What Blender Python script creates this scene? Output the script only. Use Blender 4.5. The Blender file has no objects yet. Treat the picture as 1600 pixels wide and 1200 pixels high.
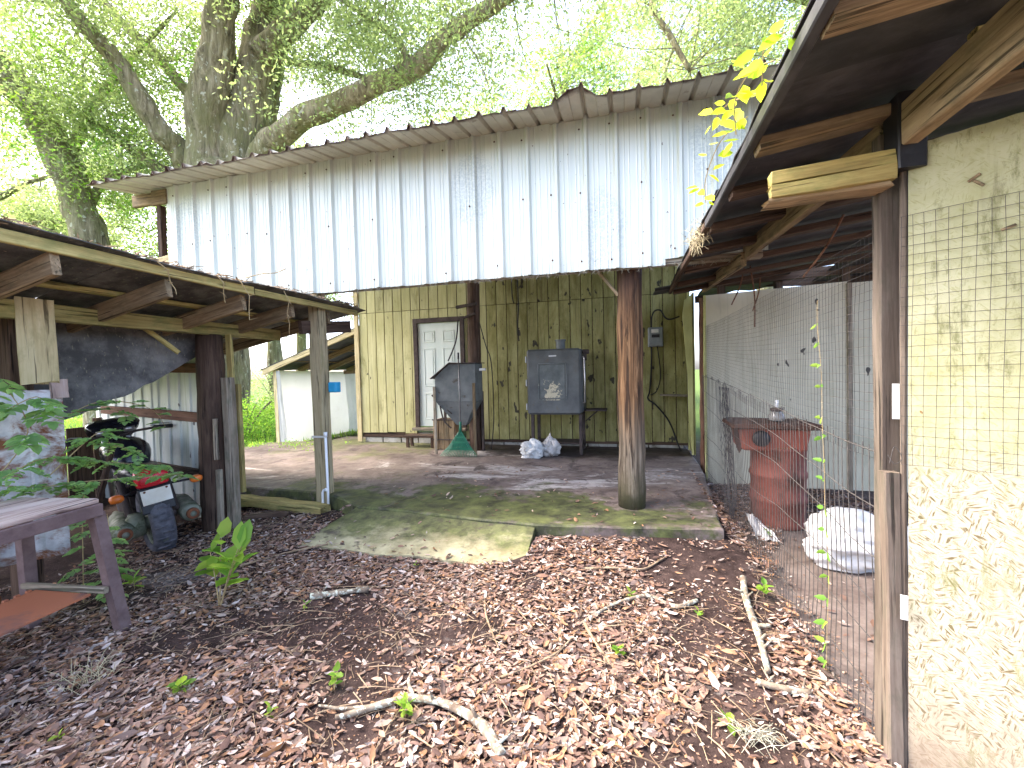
import bpy, math, random
import numpy as np
from mathutils import Vector, Matrix, noise as mnoise

R = math.radians
rnd = random.Random(7)
np.random.seed(7)
scene = bpy.context.scene
col = scene.collection

# ------------------------------------------------------------------ camera, sky, sun, exposure
cam_d = bpy.data.cameras.new('camera')
cam = bpy.data.objects.new('camera', cam_d)
col.objects.link(cam)
scene.camera = cam
cam_d.sensor_fit = 'HORIZONTAL'
cam_d.sensor_width = 36.0
cam_d.lens = 680.0 / 1600.0 * 36.0
cam_d.clip_start = 0.05
cam_d.clip_end = 2000
cam.matrix_world = (Matrix.Translation((0, 0, 1.5)) @ Matrix.Rotation(R(15), 4, 'Z')
                    @ Matrix.Rotation(R(88.5), 4, 'X') @ Matrix.Rotation(R(-1.4), 4, 'Z'))

SUN_EL, SUN_AZ = 52.0, -92.0        # azimuth clockwise from +Y (north); negative is to the left
world = bpy.data.worlds.new('World')
scene.world = world
world.use_nodes = True
wn = world.node_tree.nodes
sky = wn.new('ShaderNodeTexSky')
sky.sky_type = 'NISHITA'
sky.sun_disc = False
sky.sun_elevation = R(SUN_EL)
sky.sun_rotation = R(SUN_AZ)
sky.air_density = 0.55
sky.dust_density = 4.0
sky.ozone_density = 0.3
wn['Background'].inputs['Strength'].default_value = 0.15
world.node_tree.links.new(sky.outputs[0], wn['Background'].inputs['Color'])

sun_d = bpy.data.lights.new('sun', 'SUN')
sun_d.energy = 0.6
sun_d.angle = R(12)
sun_d.color = (1.0, 0.93, 0.83)
sun = bpy.data.objects.new('sun', sun_d)
col.objects.link(sun)
tosun = Vector((math.sin(R(SUN_AZ)) * math.cos(R(SUN_EL)), math.cos(R(SUN_AZ)) * math.cos(R(SUN_EL)), math.sin(R(SUN_EL))))
sun.rotation_euler = tosun.to_track_quat('Z', 'Y').to_euler()

vs = scene.view_settings
vs.view_transform = 'Standard'
vs.look = 'None'
vs.gamma = 1.0
vs.use_curve_mapping = False
vs.exposure = 3.25
scene.render.engine = 'CYCLES'
scene.cycles.max_bounces = 5
scene.cycles.diffuse_bounces = 3
scene.cycles.transmission_bounces = 2
scene.cycles.transparent_max_bounces = 8
scene.cycles.use_denoising = True

# ------------------------------------------------------------------ materials
class G:
    """Small node-graph builder; vectors are Object coordinates unless said otherwise."""
    def __init__(s, name, rough=0.8, metal=0.0, spec=0.3):
        s.m = bpy.data.materials.new(name)
        s.m.use_nodes = True
        s.t = s.m.node_tree
        s.b = s.t.nodes['Principled BSDF']
        s.out = s.t.nodes['Material Output']
        s.b.inputs['Roughness'].default_value = rough
        s.b.inputs['Metallic'].default_value = metal
        s.b.inputs['Specular IOR Level'].default_value = spec
        s.tc = s.t.nodes.new('ShaderNodeTexCoord')
        s.oi = s.t.nodes.new('ShaderNodeObjectInfo')
    def n(s, typ, **kw):
        nd = s.t.nodes.new(typ)
        for k, v in kw.items():
            setattr(nd, k, v)
        return nd
    def set(s, sock, v):
        if hasattr(v, 'is_output') or isinstance(v, bpy.types.NodeSocket):
            s.t.links.new(v, sock)
        else:
            if isinstance(v, (tuple, list)) and len(v) == 3 and sock.type == 'RGBA':
                v = (*v, 1)
            sock.default_value = v
    def vec(s, scale=(1, 1, 1), rot=(0, 0, 0), rand=True, src='Object'):
        mp = s.n('ShaderNodeMapping')
        s.t.links.new(s.tc.outputs[src], mp.inputs['Vector'])
        mp.inputs['Scale'].default_value = scale
        mp.inputs['Rotation'].default_value = rot
        if not rand:
            return mp.outputs[0]
        c = s.n('ShaderNodeVectorMath', operation='ADD')
        k = s.n('ShaderNodeMath', operation='MULTIPLY')
        s.t.links.new(s.oi.outputs['Random'], k.inputs[0])
        k.inputs[1].default_value = 37.0
        s.t.links.new(mp.outputs[0], c.inputs[0])
        s.t.links.new(k.outputs[0], c.inputs[1])
        return c.outputs[0]
    def noise(s, v, scale=5, detail=4, rough=0.6, dist=0.0):
        nd = s.n('ShaderNodeTexNoise')
        s.t.links.new(v, nd.inputs['Vector'])
        nd.inputs['Scale'].default_value = scale
        nd.inputs['Detail'].default_value = detail
        nd.inputs['Roughness'].default_value = rough
        nd.inputs['Distortion'].default_value = dist
        return nd.outputs['Fac']
    def vor(s, v, scale=5, feature='F1', out='Distance'):
        nd = s.n('ShaderNodeTexVoronoi', feature=feature)
        s.t.links.new(v, nd.inputs['Vector'])
        nd.inputs['Scale'].default_value = scale
        return nd.outputs[out]
    def step(s, f, lo, hi, a=0.0, b=1.0):
        nd = s.n('ShaderNodeMapRange')
        nd.clamp = True
        s.t.links.new(f, nd.inputs['Value'])
        nd.inputs['From Min'].default_value = lo
        nd.inputs['From Max'].default_value = hi
        nd.inputs['To Min'].default_value = a
        nd.inputs['To Max'].default_value = b
        return nd.outputs[0]
    def math(s, op, a, b=0.0):
        nd = s.n('ShaderNodeMath', operation=op)
        s.set(nd.inputs[0], a)
        s.set(nd.inputs[1], b)
        return nd.outputs[0]
    def mix(s, f, a, b, blend='MIX'):
        nd = s.n('ShaderNodeMix', data_type='RGBA', blend_type=blend)
        s.set(nd.inputs[0], f)
        s.set(nd.inputs[6], a)
        s.set(nd.inputs[7], b)
        return nd.outputs[2]
    def ramp(s, f, *stops):
        nd = s.n('ShaderNodeValToRGB')
        e = nd.color_ramp.elements
        while len(e) < len(stops):
            e.new(0.5)
        for el, (p, c) in zip(e, stops):
            el.position = p
            el.color = (*c, 1)
        s.t.links.new(f, nd.inputs[0])
        return nd.outputs[0]
    def sep(s, src='Object'):
        nd = s.n('ShaderNodeSeparateXYZ')
        s.t.links.new(s.tc.outputs[src], nd.inputs[0])
        return nd.outputs
    def pos(s):
        g = s.n('ShaderNodeNewGeometry')
        return g.outputs['Position']
    def col(s, c):
        s.set(s.b.inputs['Base Color'], c)
    def rough(s, c):
        s.set(s.b.inputs['Roughness'], c)
    def bump(s, h, strength=0.3, dist=0.01):
        nd = s.n('ShaderNodeBump')
        s.t.links.new(h, nd.inputs['Height'])
        nd.inputs['Strength'].default_value = strength
        nd.inputs['Distance'].default_value = dist
        s.t.links.new(nd.outputs[0], s.b.inputs['Normal'])
    def objrand(s, c, amt=0.25):
        """brightness varies a little from object to object"""
        f = s.step(s.oi.outputs['Random'], 0, 1, 1 - amt, 1 + amt)
        nd = s.n('ShaderNodeVectorMath', operation='SCALE')
        s.t.links.new(c, nd.inputs[0])
        s.t.links.new(f, nd.inputs['Scale'])
        return nd.outputs[0]

def wood(name, dark, mid, light, mildew=None, mil_amt=0.5, grain=30, amt=0.2, rough=0.85):
    g = G(name, rough)
    v = g.vec((2.0, grain, grain))
    n1 = g.noise(v, 1.0, 8, 0.72, 0.4)
    v2 = g.vec((0.7, 3, 3))
    n2 = g.noise(v2, 2.0, 4)
    f = g.math('ADD', g.math('MULTIPLY', n1, 0.65), g.math('MULTIPLY', n2, 0.35))
    c = g.ramp(f, (0.33, dark), (0.48, mid), (0.66, light))
    crack = g.step(g.noise(g.vec((1.3, 46, 46)), 1.0, 4, 0.6), 0.57, 0.63)
    c = g.mix(g.math('MULTIPLY', crack, 0.85), c, tuple(x * 0.25 for x in dark))
    if mildew:
        k = g.step(g.noise(g.vec((1.5, 3, 3)), 3, 5, 0.7), 0.62 - 0.3 * mil_amt, 0.85 - 0.25 * mil_amt)
        c = g.mix(g.math('MULTIPLY', k, 0.85), c, mildew)
    knot = g.step(g.vor(g.vec((2.2, 9, 9)), 1.0), 0.03, 0.12, 1, 0)
    c = g.mix(g.math('MULTIPLY', knot, 0.75), c, tuple(x * 0.35 for x in dark))
    g.col(g.objrand(c, amt))
    g.bump(g.math('SUBTRACT', f, g.math('MULTIPLY', crack, 0.6)), 0.5, 0.006)
    return g.m

def simple(name, c1, c2, scale=6, rough=0.6, metal=0.0, bump=0.15, detail=5, lo=0.35, hi=0.65, stretch=(1, 1, 1), spots=None, amt=0.0, spec=0.3):
    g = G(name, rough, metal, spec)
    f = g.noise(g.vec(stretch), scale, detail, 0.65)
    c = g.mix(g.step(f, lo, hi), c1, c2)
    if spots:
        sc, sscale, slo, shi = spots
        k = g.step(g.noise(g.vec(stretch), sscale, 5, 0.7, 0.3), slo, shi)
        c = g.mix(k, c, sc)
    if amt:
        c = g.objrand(c, amt)
    g.col(c)
    if bump:
        g.bump(g.noise(g.vec((1, 1, 1)), scale * 5, 4), bump, 0.004)
    return g.m

M = {}
M['wood_tan'] = wood('wood_tan', (0.10, 0.065, 0.035), (0.24, 0.17, 0.095), (0.42, 0.32, 0.19), (0.11, 0.10, 0.06), 0.45)
M['wood_olive'] = wood('wood_olive', (0.15, 0.11, 0.04), (0.36, 0.28, 0.10), (0.55, 0.46, 0.18), (0.17, 0.19, 0.06), 0.5)
M['wood_pale'] = wood('wood_pale', (0.30, 0.22, 0.11), (0.55, 0.45, 0.24), (0.70, 0.60, 0.36), (0.34, 0.30, 0.14), 0.35)
M['wood_grey'] = wood('wood_grey', (0.13, 0.10, 0.07), (0.27, 0.22, 0.16), (0.42, 0.37, 0.29), (0.12, 0.13, 0.08), 0.45)
M['wood_post'] = wood('wood_post', (0.20, 0.15, 0.075), (0.37, 0.30, 0.17), (0.52, 0.44, 0.27), (0.24, 0.22, 0.10), 0.3)
M['wood_weathered'] = wood('wood_weathered', (0.05, 0.037, 0.028), (0.12, 0.092, 0.07), (0.215, 0.178, 0.14), (0.075, 0.075, 0.05), 0.4)
M['wood_dark'] = wood('wood_dark', (0.03, 0.017, 0.011), (0.075, 0.045, 0.03), (0.15, 0.10, 0.07), None, amt=0.2)
M['wood_red'] = wood('wood_red', (0.07, 0.028, 0.018), (0.16, 0.075, 0.045), (0.27, 0.15, 0.10), (0.10, 0.08, 0.06), 0.3)
M['bench_wood'] = wood('bench_wood', (0.20, 0.13, 0.11), (0.42, 0.31, 0.26), (0.62, 0.52, 0.46), None, amt=0.12, grain=18)

def post_round():
    g = G('wood_round_post', 0.85)
    v = g.vec((1.0, 24, 24))
    n1 = g.noise(v, 1.0, 8, 0.7, 0.6)
    c = g.ramp(n1, (0.36, (0.024, 0.013, 0.007)), (0.5, (0.135, 0.072, 0.032)), (0.65, (0.32, 0.19, 0.095)))
    x = g.sep()[0]
    low = g.math('ADD', x, g.math('MULTIPLY', g.math('SUBTRACT', n1, 0.5), 1.2))
    pale = g.ramp(n1, (0.32, (0.045, 0.034, 0.023)), (0.5, (0.17, 0.135, 0.095)), (0.70, (0.40, 0.35, 0.27)))
    c = g.mix(g.step(low, 0.55, 1.05, 1, 0), c, pale)
    ms = g.math('ADD', x, g.math('MULTIPLY', g.noise(g.vec((2, 3, 3)), 3, 4), 0.6))
    c = g.mix(g.step(ms, 0.40, 0.72, 0.9, 0), c, (0.055, 0.052, 0.025))
    dk = g.step(g.math('ADD', x, g.math('MULTIPLY', n1, 0.5)), 1.95, 2.4)
    c = g.mix(g.math('MULTIPLY', dk, 0.8), c, (0.03, 0.014, 0.010))
    crack = g.step(g.noise(g.vec((0.6, 20, 20)), 1.0, 4, 0.6), 0.58, 0.62)
    c = g.mix(g.math('MULTIPLY', crack, 0.85), c, (0.02, 0.012, 0.008))
    g.col(c)
    g.bump(g.math('SUBTRACT', n1, crack), 0.7, 0.012)
    return g.m
M['post_round'] = post_round()

def siding(name, mildew_shift, c1=(0.44, 0.38, 0.085), c2=(0.60, 0.53, 0.16)):
    g = G(name, 0.75)
    v = g.vec((1, 1, 0.35), src='Object')
    base = g.mix(g.step(g.noise(v, 3, 5), 0.35, 0.65), c1, c2)
    grain = g.noise(g.vec((45, 45, 2.0)), 1.0, 5, 0.6)
    base = g.mix(g.step(grain, 0.35, 0.75, 0, 0.35), base, (0.27, 0.23, 0.06))
    mil = g.step(g.noise(g.vec((1.6, 1.6, 0.55)), 2.2, 6, 0.72, 0.4), 0.56 - mildew_shift, 0.74 - mildew_shift * 0.6)
    base = g.mix(g.math('MULTIPLY', mil, 0.8), base, (0.16, 0.145, 0.035))
    drip = g.step(g.noise(g.vec((9, 9, 0.35)), 1.6, 5, 0.7), 0.56, 0.72)
    base = g.mix(g.math('MULTIPLY', drip, 0.7 if mildew_shift > .1 else 0.4), base, (0.11, 0.085, 0.035))
    thin = g.step(g.noise(g.vec((34, 34, 0.9)), 1.1, 5, 0.75), 0.57, 0.66)
    base = g.mix(g.math('MULTIPLY', thin, 0.6 if mildew_shift > .1 else 0.35), base, (0.075, 0.06, 0.03))
    speck = g.step(g.noise(g.vec((1, 1, 0.6)), 26, 5, 0.75), 0.60, 0.68)
    base = g.mix(g.math('MULTIPLY', speck, 0.5 if mildew_shift > .1 else 0.25), base, (0.09, 0.075, 0.03))
    spot = g.step(g.noise(g.vec((2.9, 2.9, 1.4)), 3.3, 3, 0.5), 0.70 - mildew_shift * 0.25, 0.725 - mildew_shift * 0.25)
    base = g.mix(spot, base, (0.06, 0.052, 0.035))
    g.col(g.objrand(base, 0.10))
    g.bump(g.math('SUBTRACT', grain, spot), 0.35, 0.006)
    return g.m
M['siding_clean'] = siding('siding_yellow_clean', 0.0, (0.45, 0.42, 0.19), (0.57, 0.535, 0.28))
M['siding_dirty'] = siding('siding_yellow_mildewed', 0.19, (0.36, 0.335, 0.135), (0.48, 0.45, 0.205))
M['siding_end'] = simple('siding_end_board', (0.56, 0.55, 0.24), (0.40, 0.38, 0.14), 5, 0.8, bump=0.3, stretch=(1, 1, 0.3), spots=((0.08, 0.07, 0.04), 6, 0.62, 0.68))

def fascia_metal():
    g = G('painted_metal_fascia', 0.38, 0.15, 0.5)
    st = g.noise(g.vec((24, 1, 0.25)), 1.0, 5, 0.6)
    c = g.mix(g.step(st, 0.25, 0.75), (0.53, 0.55, 0.47), (0.58, 0.595, 0.515))
    bl = g.noise(g.vec((1, 1, 1)), 1.3, 3)
    c = g.mix(g.step(bl, 0.4, 0.65, 0, 0.35), c, (0.50, 0.56, 0.50))
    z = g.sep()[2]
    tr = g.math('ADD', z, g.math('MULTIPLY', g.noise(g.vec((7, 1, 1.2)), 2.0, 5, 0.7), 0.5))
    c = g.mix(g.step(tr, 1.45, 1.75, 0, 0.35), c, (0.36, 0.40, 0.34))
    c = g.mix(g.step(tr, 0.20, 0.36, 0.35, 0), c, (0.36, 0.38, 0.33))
    pit = g.step(g.noise(g.vec((1, 1, 1)), 22, 2), 0.73, 0.76)
    c = g.mix(pit, c, (0.16, 0.13, 0.11))
    sc = g.step(g.noise(g.vec((55, 1, 0.6)), 1.2, 4, 0.7), 0.68, 0.74)
    c = g.mix(g.math('MULTIPLY', sc, 0.2), c, (0.33, 0.38, 0.36))
    # oxidised patches with a fine mottle
    blob = 0.0
    for (bx, bz_) in ((-1.42, 3.30), (0.78, 3.38), (-5.0, 3.35), (-0.2, 2.75)):
        dd = g.n('ShaderNodeVectorMath', operation='DISTANCE')
        ps = g.n('ShaderNodeMapping')
        g.t.links.new(g.pos(), ps.inputs[0])
        ps.inputs['Scale'].default_value = (1.6, 0, 0.95)
        g.t.links.new(ps.outputs[0], dd.inputs[0])
        dd.inputs[1].default_value = (bx * 1.6, 0, bz_ * 0.95)
        e_ = g.math('ADD', dd.outputs['Value'], g.math('MULTIPLY', g.math('SUBTRACT', g.noise(g.vec(), 5, 3), 0.5), 0.35))
        k_ = g.step(e_, 0.30, 0.40, 1, 0)
        blob = k_ if blob == 0.0 else g.math('MAXIMUM', blob, k_)
    mot = g.step(g.noise(g.vec((1, 1, 1)), 55, 2, 0.6, 0.6), 0.47, 0.53)
    c = g.mix(g.math('MULTIPLY', blob, g.math('MULTIPLY', mot, 0.45)), c, (0.32, 0.36, 0.34))
    g.col(g.objrand(c, 0.05))
    g.rough(g.step(bl, 0.3, 0.7, 0.32, 0.5))
    g.bump(g.noise(g.vec((1, 1, 0.6)), 3.0, 2), 0.3, 0.02)
    return g.m
M['fascia'] = fascia_metal()

def roof_metal():
    g = G('roof_metal', 0.5, 0.2)
    c = g.mix(g.step(g.noise(g.vec((1, 1, 1)), 4, 5), 0.35, 0.65), (0.50, 0.45, 0.36), (0.62, 0.57, 0.47))
    y = g.sep()[1]
    e = g.math('ADD', y, g.math('MULTIPLY', g.noise(g.vec((1, 1, 1)), 9, 4), 0.12))
    c = g.mix(g.step(e, 0.07, 0.12, 1, 0), c, (0.075, 0.036, 0.024))
    sp = g.step(g.noise(g.vec((1, 1, 1)), 7, 5, 0.75), 0.60, 0.70)
    c = g.mix(g.math('MULTIPLY', sp, 0.6), c, (0.15, 0.09, 0.055))
    g.col(g.objrand(c, 0.12))
    return g.m
M['roof_metal'] = roof_metal()
M['rust'] = simple('rust', (0.10, 0.035, 0.018), (0.22, 0.085, 0.04), 9, 0.85, bump=0.4)
M['rust_dark'] = simple('rust_dark', (0.035, 0.018, 0.013), (0.10, 0.045, 0.028), 12, 0.85, bump=0.4)

def rusty_galv():
    g = G('rusty_galvanised', 0.55, 0.35)
    c = g.mix(g.step(g.noise(g.vec(), 14, 5), 0.35, 0.65), (0.42, 0.43, 0.45), (0.62, 0.62, 0.63))
    r = g.step(g.noise(g.vec((1, 1, 1.6)), 3.0, 6, 0.7, 0.5), 0.47, 0.58)
    c = g.mix(r, c, g.mix(g.noise(g.vec(), 10, 4), (0.12, 0.04, 0.02), (0.34, 0.15, 0.075)))
    g.col(c)
    g.rough(g.step(r, 0, 1, 0.45, 0.85))
    return g.m
M['rusty_galv'] = rusty_galv()

def pale_tin():
    g = G('pale_green_tin', 0.55, 0.1)
    c = g.mix(g.step(g.noise(g.vec((3, 3, 0.7)), 2, 5), 0.35, 0.65), (0.58, 0.63, 0.56), (0.76, 0.78, 0.73))
    st = g.step(g.noise(g.vec((12, 12, 0.5)), 1.2, 5, 0.7), 0.54, 0.7)
    c = g.mix(g.math('MULTIPLY', st, 0.6), c, (0.28, 0.33, 0.17))
    sp = g.step(g.noise(g.vec((5, 5, 2.5)), 2.3, 3, 0.5), 0.68, 0.71)
    c = g.mix(sp, c, (0.14, 0.13, 0.12))
    g.col(c)
    return g.m
M['pale_tin'] = pale_tin()

def tar(name='tar_black'):
    g = G(name, 0.62, 0.0, 0.4)
    c = g.mix(g.step(g.noise(g.vec((1, 2.2, 1)), 3.2, 6, 0.7, 0.4), 0.42, 0.75), (0.026, 0.025, 0.028), (0.085, 0.083, 0.087))
    sp = g.step(g.noise(g.vec((3, 1, 1)), 18, 3, 0.6), 0.70, 0.76)
    c = g.mix(g.math('MULTIPLY', sp, 0.55), c, (0.22, 0.21, 0.18))
    g.col(g.objrand(c, 0.25))
    g.bump(g.noise(g.vec(), 12, 4), 0.25, 0.006)
    return g.m
M['tar'] = tar()
def tar_lichen():
    g = G('tar_lichen', 0.8)
    c = g.mix(g.step(g.noise(g.vec(), 5, 6, 0.7), 0.4, 0.7), (0.075, 0.072, 0.068), (0.22, 0.21, 0.195))
    sp = g.step(g.noise(g.vec((1, 2.5, 1)), 26, 3, 0.6), 0.62, 0.70)
    c = g.mix(g.math('MULTIPLY', sp, 0.7), c, (0.30, 0.28, 0.19))
    g.col(c)
    g.bump(g.noise(g.vec(), 15, 4), 0.4, 0.006)
    return g.m
M['tar_lichen'] = tar_lichen()

M['door'] = simple('door_paint', (0.66, 0.74, 0.66), (0.76, 0.80, 0.72), 3, 0.5, bump=0.05, spots=((0.46, 0.36, 0.18), 2.4, 0.68, 0.80))
M['door_frame'] = simple('door_frame_paint', (0.045, 0.03, 0.025), (0.085, 0.06, 0.05), 10, 0.7, spots=((0.3, 0.28, 0.24), 25, 0.70, 0.74))
M['block'] = simple('foundation_block', (0.50, 0.48, 0.43), (0.30, 0.28, 0.22), 7, 0.9, bump=0.4, spots=((0.10, 0.09, 0.06), 5, 0.56, 0.68))

def concrete():
    g = G('mossy_concrete', 0.72, 0, 0.35)
    P = g.pos()
    def nz(sc, det=5, ro=0.65, di=0.3, st=(1, 1, 1)):
        mp = g.n('ShaderNodeMapping')
        g.t.links.new(P, mp.inputs[0])
        mp.inputs['Scale'].default_value = st
        return g.noise(mp.outputs[0], sc, det, ro, di)
    sx = g.n('ShaderNodeSeparateXYZ')
    g.t.links.new(P, sx.inputs[0])
    X, Yc = sx.outputs[0], sx.outputs[1]
    c = g.mix(g.step(nz(1.1, 8, 0.75), 0.38, 0.60), (0.085, 0.062, 0.056), (0.25, 0.20, 0.175))
    pale = g.math('ADD', nz(0.9, 8, 0.75, 0.8, (0.6, 1.6, 1)), g.math('MULTIPLY', g.math('MULTIPLY', g.step(g.math('ABSOLUTE', g.math('SUBTRACT', Yc, 5.35)), 0.15, 0.7, 1, 0), g.step(g.math('ABSOLUTE', g.math('ADD', X, 1.3)), 0.6, 1.9, 1, 0)), 0.13))
    c = g.mix(g.step(pale, 0.57, 0.64, 0, 0.85), c, (0.50, 0.465, 0.44))
    c = g.mix(g.step(nz(2.2, 8, 0.75, 0.6), 0.55, 0.62, 0, 0.85), c, (0.060, 0.042, 0.042))
    c = g.mix(g.step(nz(11, 4), 0.56, 0.68, 0, 0.5), c, (0.09, 0.07, 0.06))
    # moss grows along the weather side, thickest by the ramp
    d = g.math('ADD', g.math('ABSOLUTE', g.math('SUBTRACT', Yc, 3.95)), g.math('MULTIPLY', g.math('ABSOLUTE', g.math('ADD', X, 2.0)), 0.22))
    moss = g.math('SUBTRACT', g.math('ADD', nz(1.6, 6, 0.72), g.math('MULTIPLY', nz(7, 4), 0.25)), g.math('MULTIPLY', d, 0.20))
    c = g.mix(g.step(moss, 0.43, 0.53, 0, 0.92), c, g.mix(g.step(nz(5, 6, 0.72), 0.35, 0.65), (0.018, 0.022, 0.012), (0.13, 0.15, 0.045)))
    far = g.step(g.math('ADD', nz(0.8, 5), g.math('MULTIPLY', g.step(Yc, 5.6, 7.4), g.step(X, -2.6, -3.6, 0, 0.25))), 0.60, 0.72, 0, 0.8)
    c = g.mix(far, c, (0.14, 0.15, 0.055))
    dirt_shade = g.step(g.math('ADD', nz(1.4, 5, 0.7), g.math('MULTIPLY', g.math('MULTIPLY', g.step(Yc, 5.9, 7.2), g.step(X, -3.2, -2.2)), 0.36)), 0.62, 0.74, 0, 0.9)  # dirt together with painted-in shade, heavier towards the back wall
    c = g.mix(dirt_shade, c, (0.045, 0.034, 0.030))
    g.col(c)
    g.rough(g.step(nz(2.5, 4), 0.35, 0.65, 0.5, 0.9))
    g.bump(nz(14, 6, 0.7), 0.35, 0.01)
    return g.m
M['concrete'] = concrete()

def ramp_concrete():
    g = G('ramp_concrete', 0.8)
    c = g.mix(g.step(g.noise(g.vec(), 2.5, 6, 0.7), 0.36, 0.6), (0.22, 0.19, 0.10), (0.46, 0.42, 0.26))
    y = g.sep()[1]
    m = g.math('ADD', y, g.math('MULTIPLY', g.noise(g.vec((1, 1.4, 1)), 3.2, 6, 0.72), 0.9))
    c = g.mix(g.step(m, 0.62, 0.85, 0, 0.9), c, g.mix(g.step(g.noise(g.vec(), 6, 6, 0.7), 0.36, 0.64), (0.02, 0.025, 0.012), (0.15, 0.165, 0.055)))
    c = g.mix(g.step(g.noise(g.vec(), 4.5, 5, 0.7), 0.58, 0.68, 0, 0.8), c, (0.075, 0.06, 0.05))
    g.col(c)
    g.bump(g.noise(g.vec(), 18, 5, 0.7), 0.45, 0.008)
    return g.m
M['ramp'] = ramp_concrete()

def soil():
    g = G('soil', 0.95, 0, 0.1)
    P = g.pos()
    sx = g.n('ShaderNodeSeparateXYZ')
    g.t.links.new(P, sx.inputs[0])
    X, Yc = sx.outputs[0], sx.outputs[1]
    def nz(sc, det=5, ro=0.65, di=0.2):
        return g.noise(P, sc, det, ro, di)
    c = g.mix(g.step(nz(6, 6, 0.75), 0.35, 0.65), (0.020, 0.013, 0.012), (0.070, 0.047, 0.042))
    sand = g.step(nz(1.3, 5, 0.7), 0.56, 0.66)
    sand = g.math('MULTIPLY', sand, g.step(nz(45, 3), 0.40, 0.60))
    c = g.mix(g.math('MULTIPLY', sand, 0.8), c, (0.36, 0.33, 0.31))
    c = g.mix(g.step(nz(60, 2), 0.66, 0.72, 0, 0.6), c, (0.30, 0.23, 0.18))
    # bare swept dirt inside the pen
    e = g.math('ADD', X, g.math('MULTIPLY', nz(2.2), 0.5))
    dirt = g.mix(g.step(nz(3.5, 6, 0.7), 0.35, 0.65), (0.115, 0.085, 0.072), (0.235, 0.19, 0.165))
    dirt = g.mix(g.step(nz(1.7, 5, 0.7), 0.55, 0.68, 0, 0.7), dirt, (0.06, 0.045, 0.04))
    c = g.mix(g.math('MULTIPLY', g.step(e, 1.05, 1.30), g.step(Yc, 4.0, 4.6, 1, 0.15)), c, dirt)
    # lawn beyond the buildings
    lawn = g.math('MAXIMUM', g.step(Yc, 8.5, 11.0), g.step(X, -6.4, -9.0))
    c = g.mix(lawn, c, g.mix(nz(2.5), (0.05, 0.085, 0.02), (0.11, 0.16, 0.04)))
    g.col(c)
    g.bump(nz(30, 5, 0.75), 0.7, 0.012)
    return g.m
M['soil'] = soil()

def vcol_mat(name, trans=0.0, rough=0.6, tboost=2.2, spec=0.25):
    g = G(name, rough, 0, spec)
    a = g.n('ShaderNodeAttribute')
    a.attribute_name = 'Col'
    g.col(a.outputs['Color'])
    if trans:
        tr = g.n('ShaderNodeBsdfTranslucent')
        k = g.n('ShaderNodeVectorMath', operation='MULTIPLY')
        g.t.links.new(a.outputs['Color'], k.inputs[0])
        k.inputs[1].default_value = (tboost, tboost * 1.02, tboost * 0.8)
        g.t.links.new(k.outputs[0], tr.inputs['Color'])
        mx = g.n('ShaderNodeMixShader')
        mx.inputs[0].default_value = trans
        g.t.links.new(g.b.outputs[0], mx.inputs[1])
        g.t.links.new(tr.outputs[0], mx.inputs[2])
        g.t.links.new(mx.outputs[0], g.out.inputs['Surface'])
    return g.m
M['leaf'] = vcol_mat('leaf_green', 0.58, 0.45, 2.2)
M['litter'] = vcol_mat('leaf_litter', 0.12, 0.88, 1.4, 0.1)

def bark():
    g = G('bark', 0.9)
    v = g.vec((1, 1, 0.14), rand=False)
    n1 = g.noise(v, 8, 8, 0.72, 0.5)
    c = g.ramp(n1, (0.36, (0.075, 0.06, 0.04)), (0.5, (0.26, 0.22, 0.145)), (0.66, (0.45, 0.39, 0.285)))
    ms = g.step(g.noise(g.vec((1, 1, 0.5), rand=False), 1.4, 5, 0.7), 0.44, 0.60)
    c = g.mix(g.math('MULTIPLY', ms, 0.65), c, (0.20, 0.20, 0.085))
    li = g.step(g.noise(g.vec((1, 1, 0.8), rand=False), 7, 4, 0.6), 0.61, 0.65)
    c = g.mix(g.math('MULTIPLY', li, 0.8), c, (0.52, 0.51, 0.42))
    g.col(c)
    g.bump(n1, 1.0, 0.09)
    return g.m
M['bark'] = bark()
M['branch'] = simple('lichen_branch', (0.13, 0.095, 0.068), (0.30, 0.25, 0.185), 14, 0.9, bump=0.7, spots=((0.50, 0.52, 0.42), 30, 0.52, 0.58))
M['twig'] = simple('dry_twig', (0.20, 0.13, 0.08), (0.38, 0.29, 0.19), 12, 0.9, bump=0.2)
M['stem'] = simple('vine_stem', (0.30, 0.21, 0.10), (0.44, 0.34, 0.17), 12, 0.8, bump=0)

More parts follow.
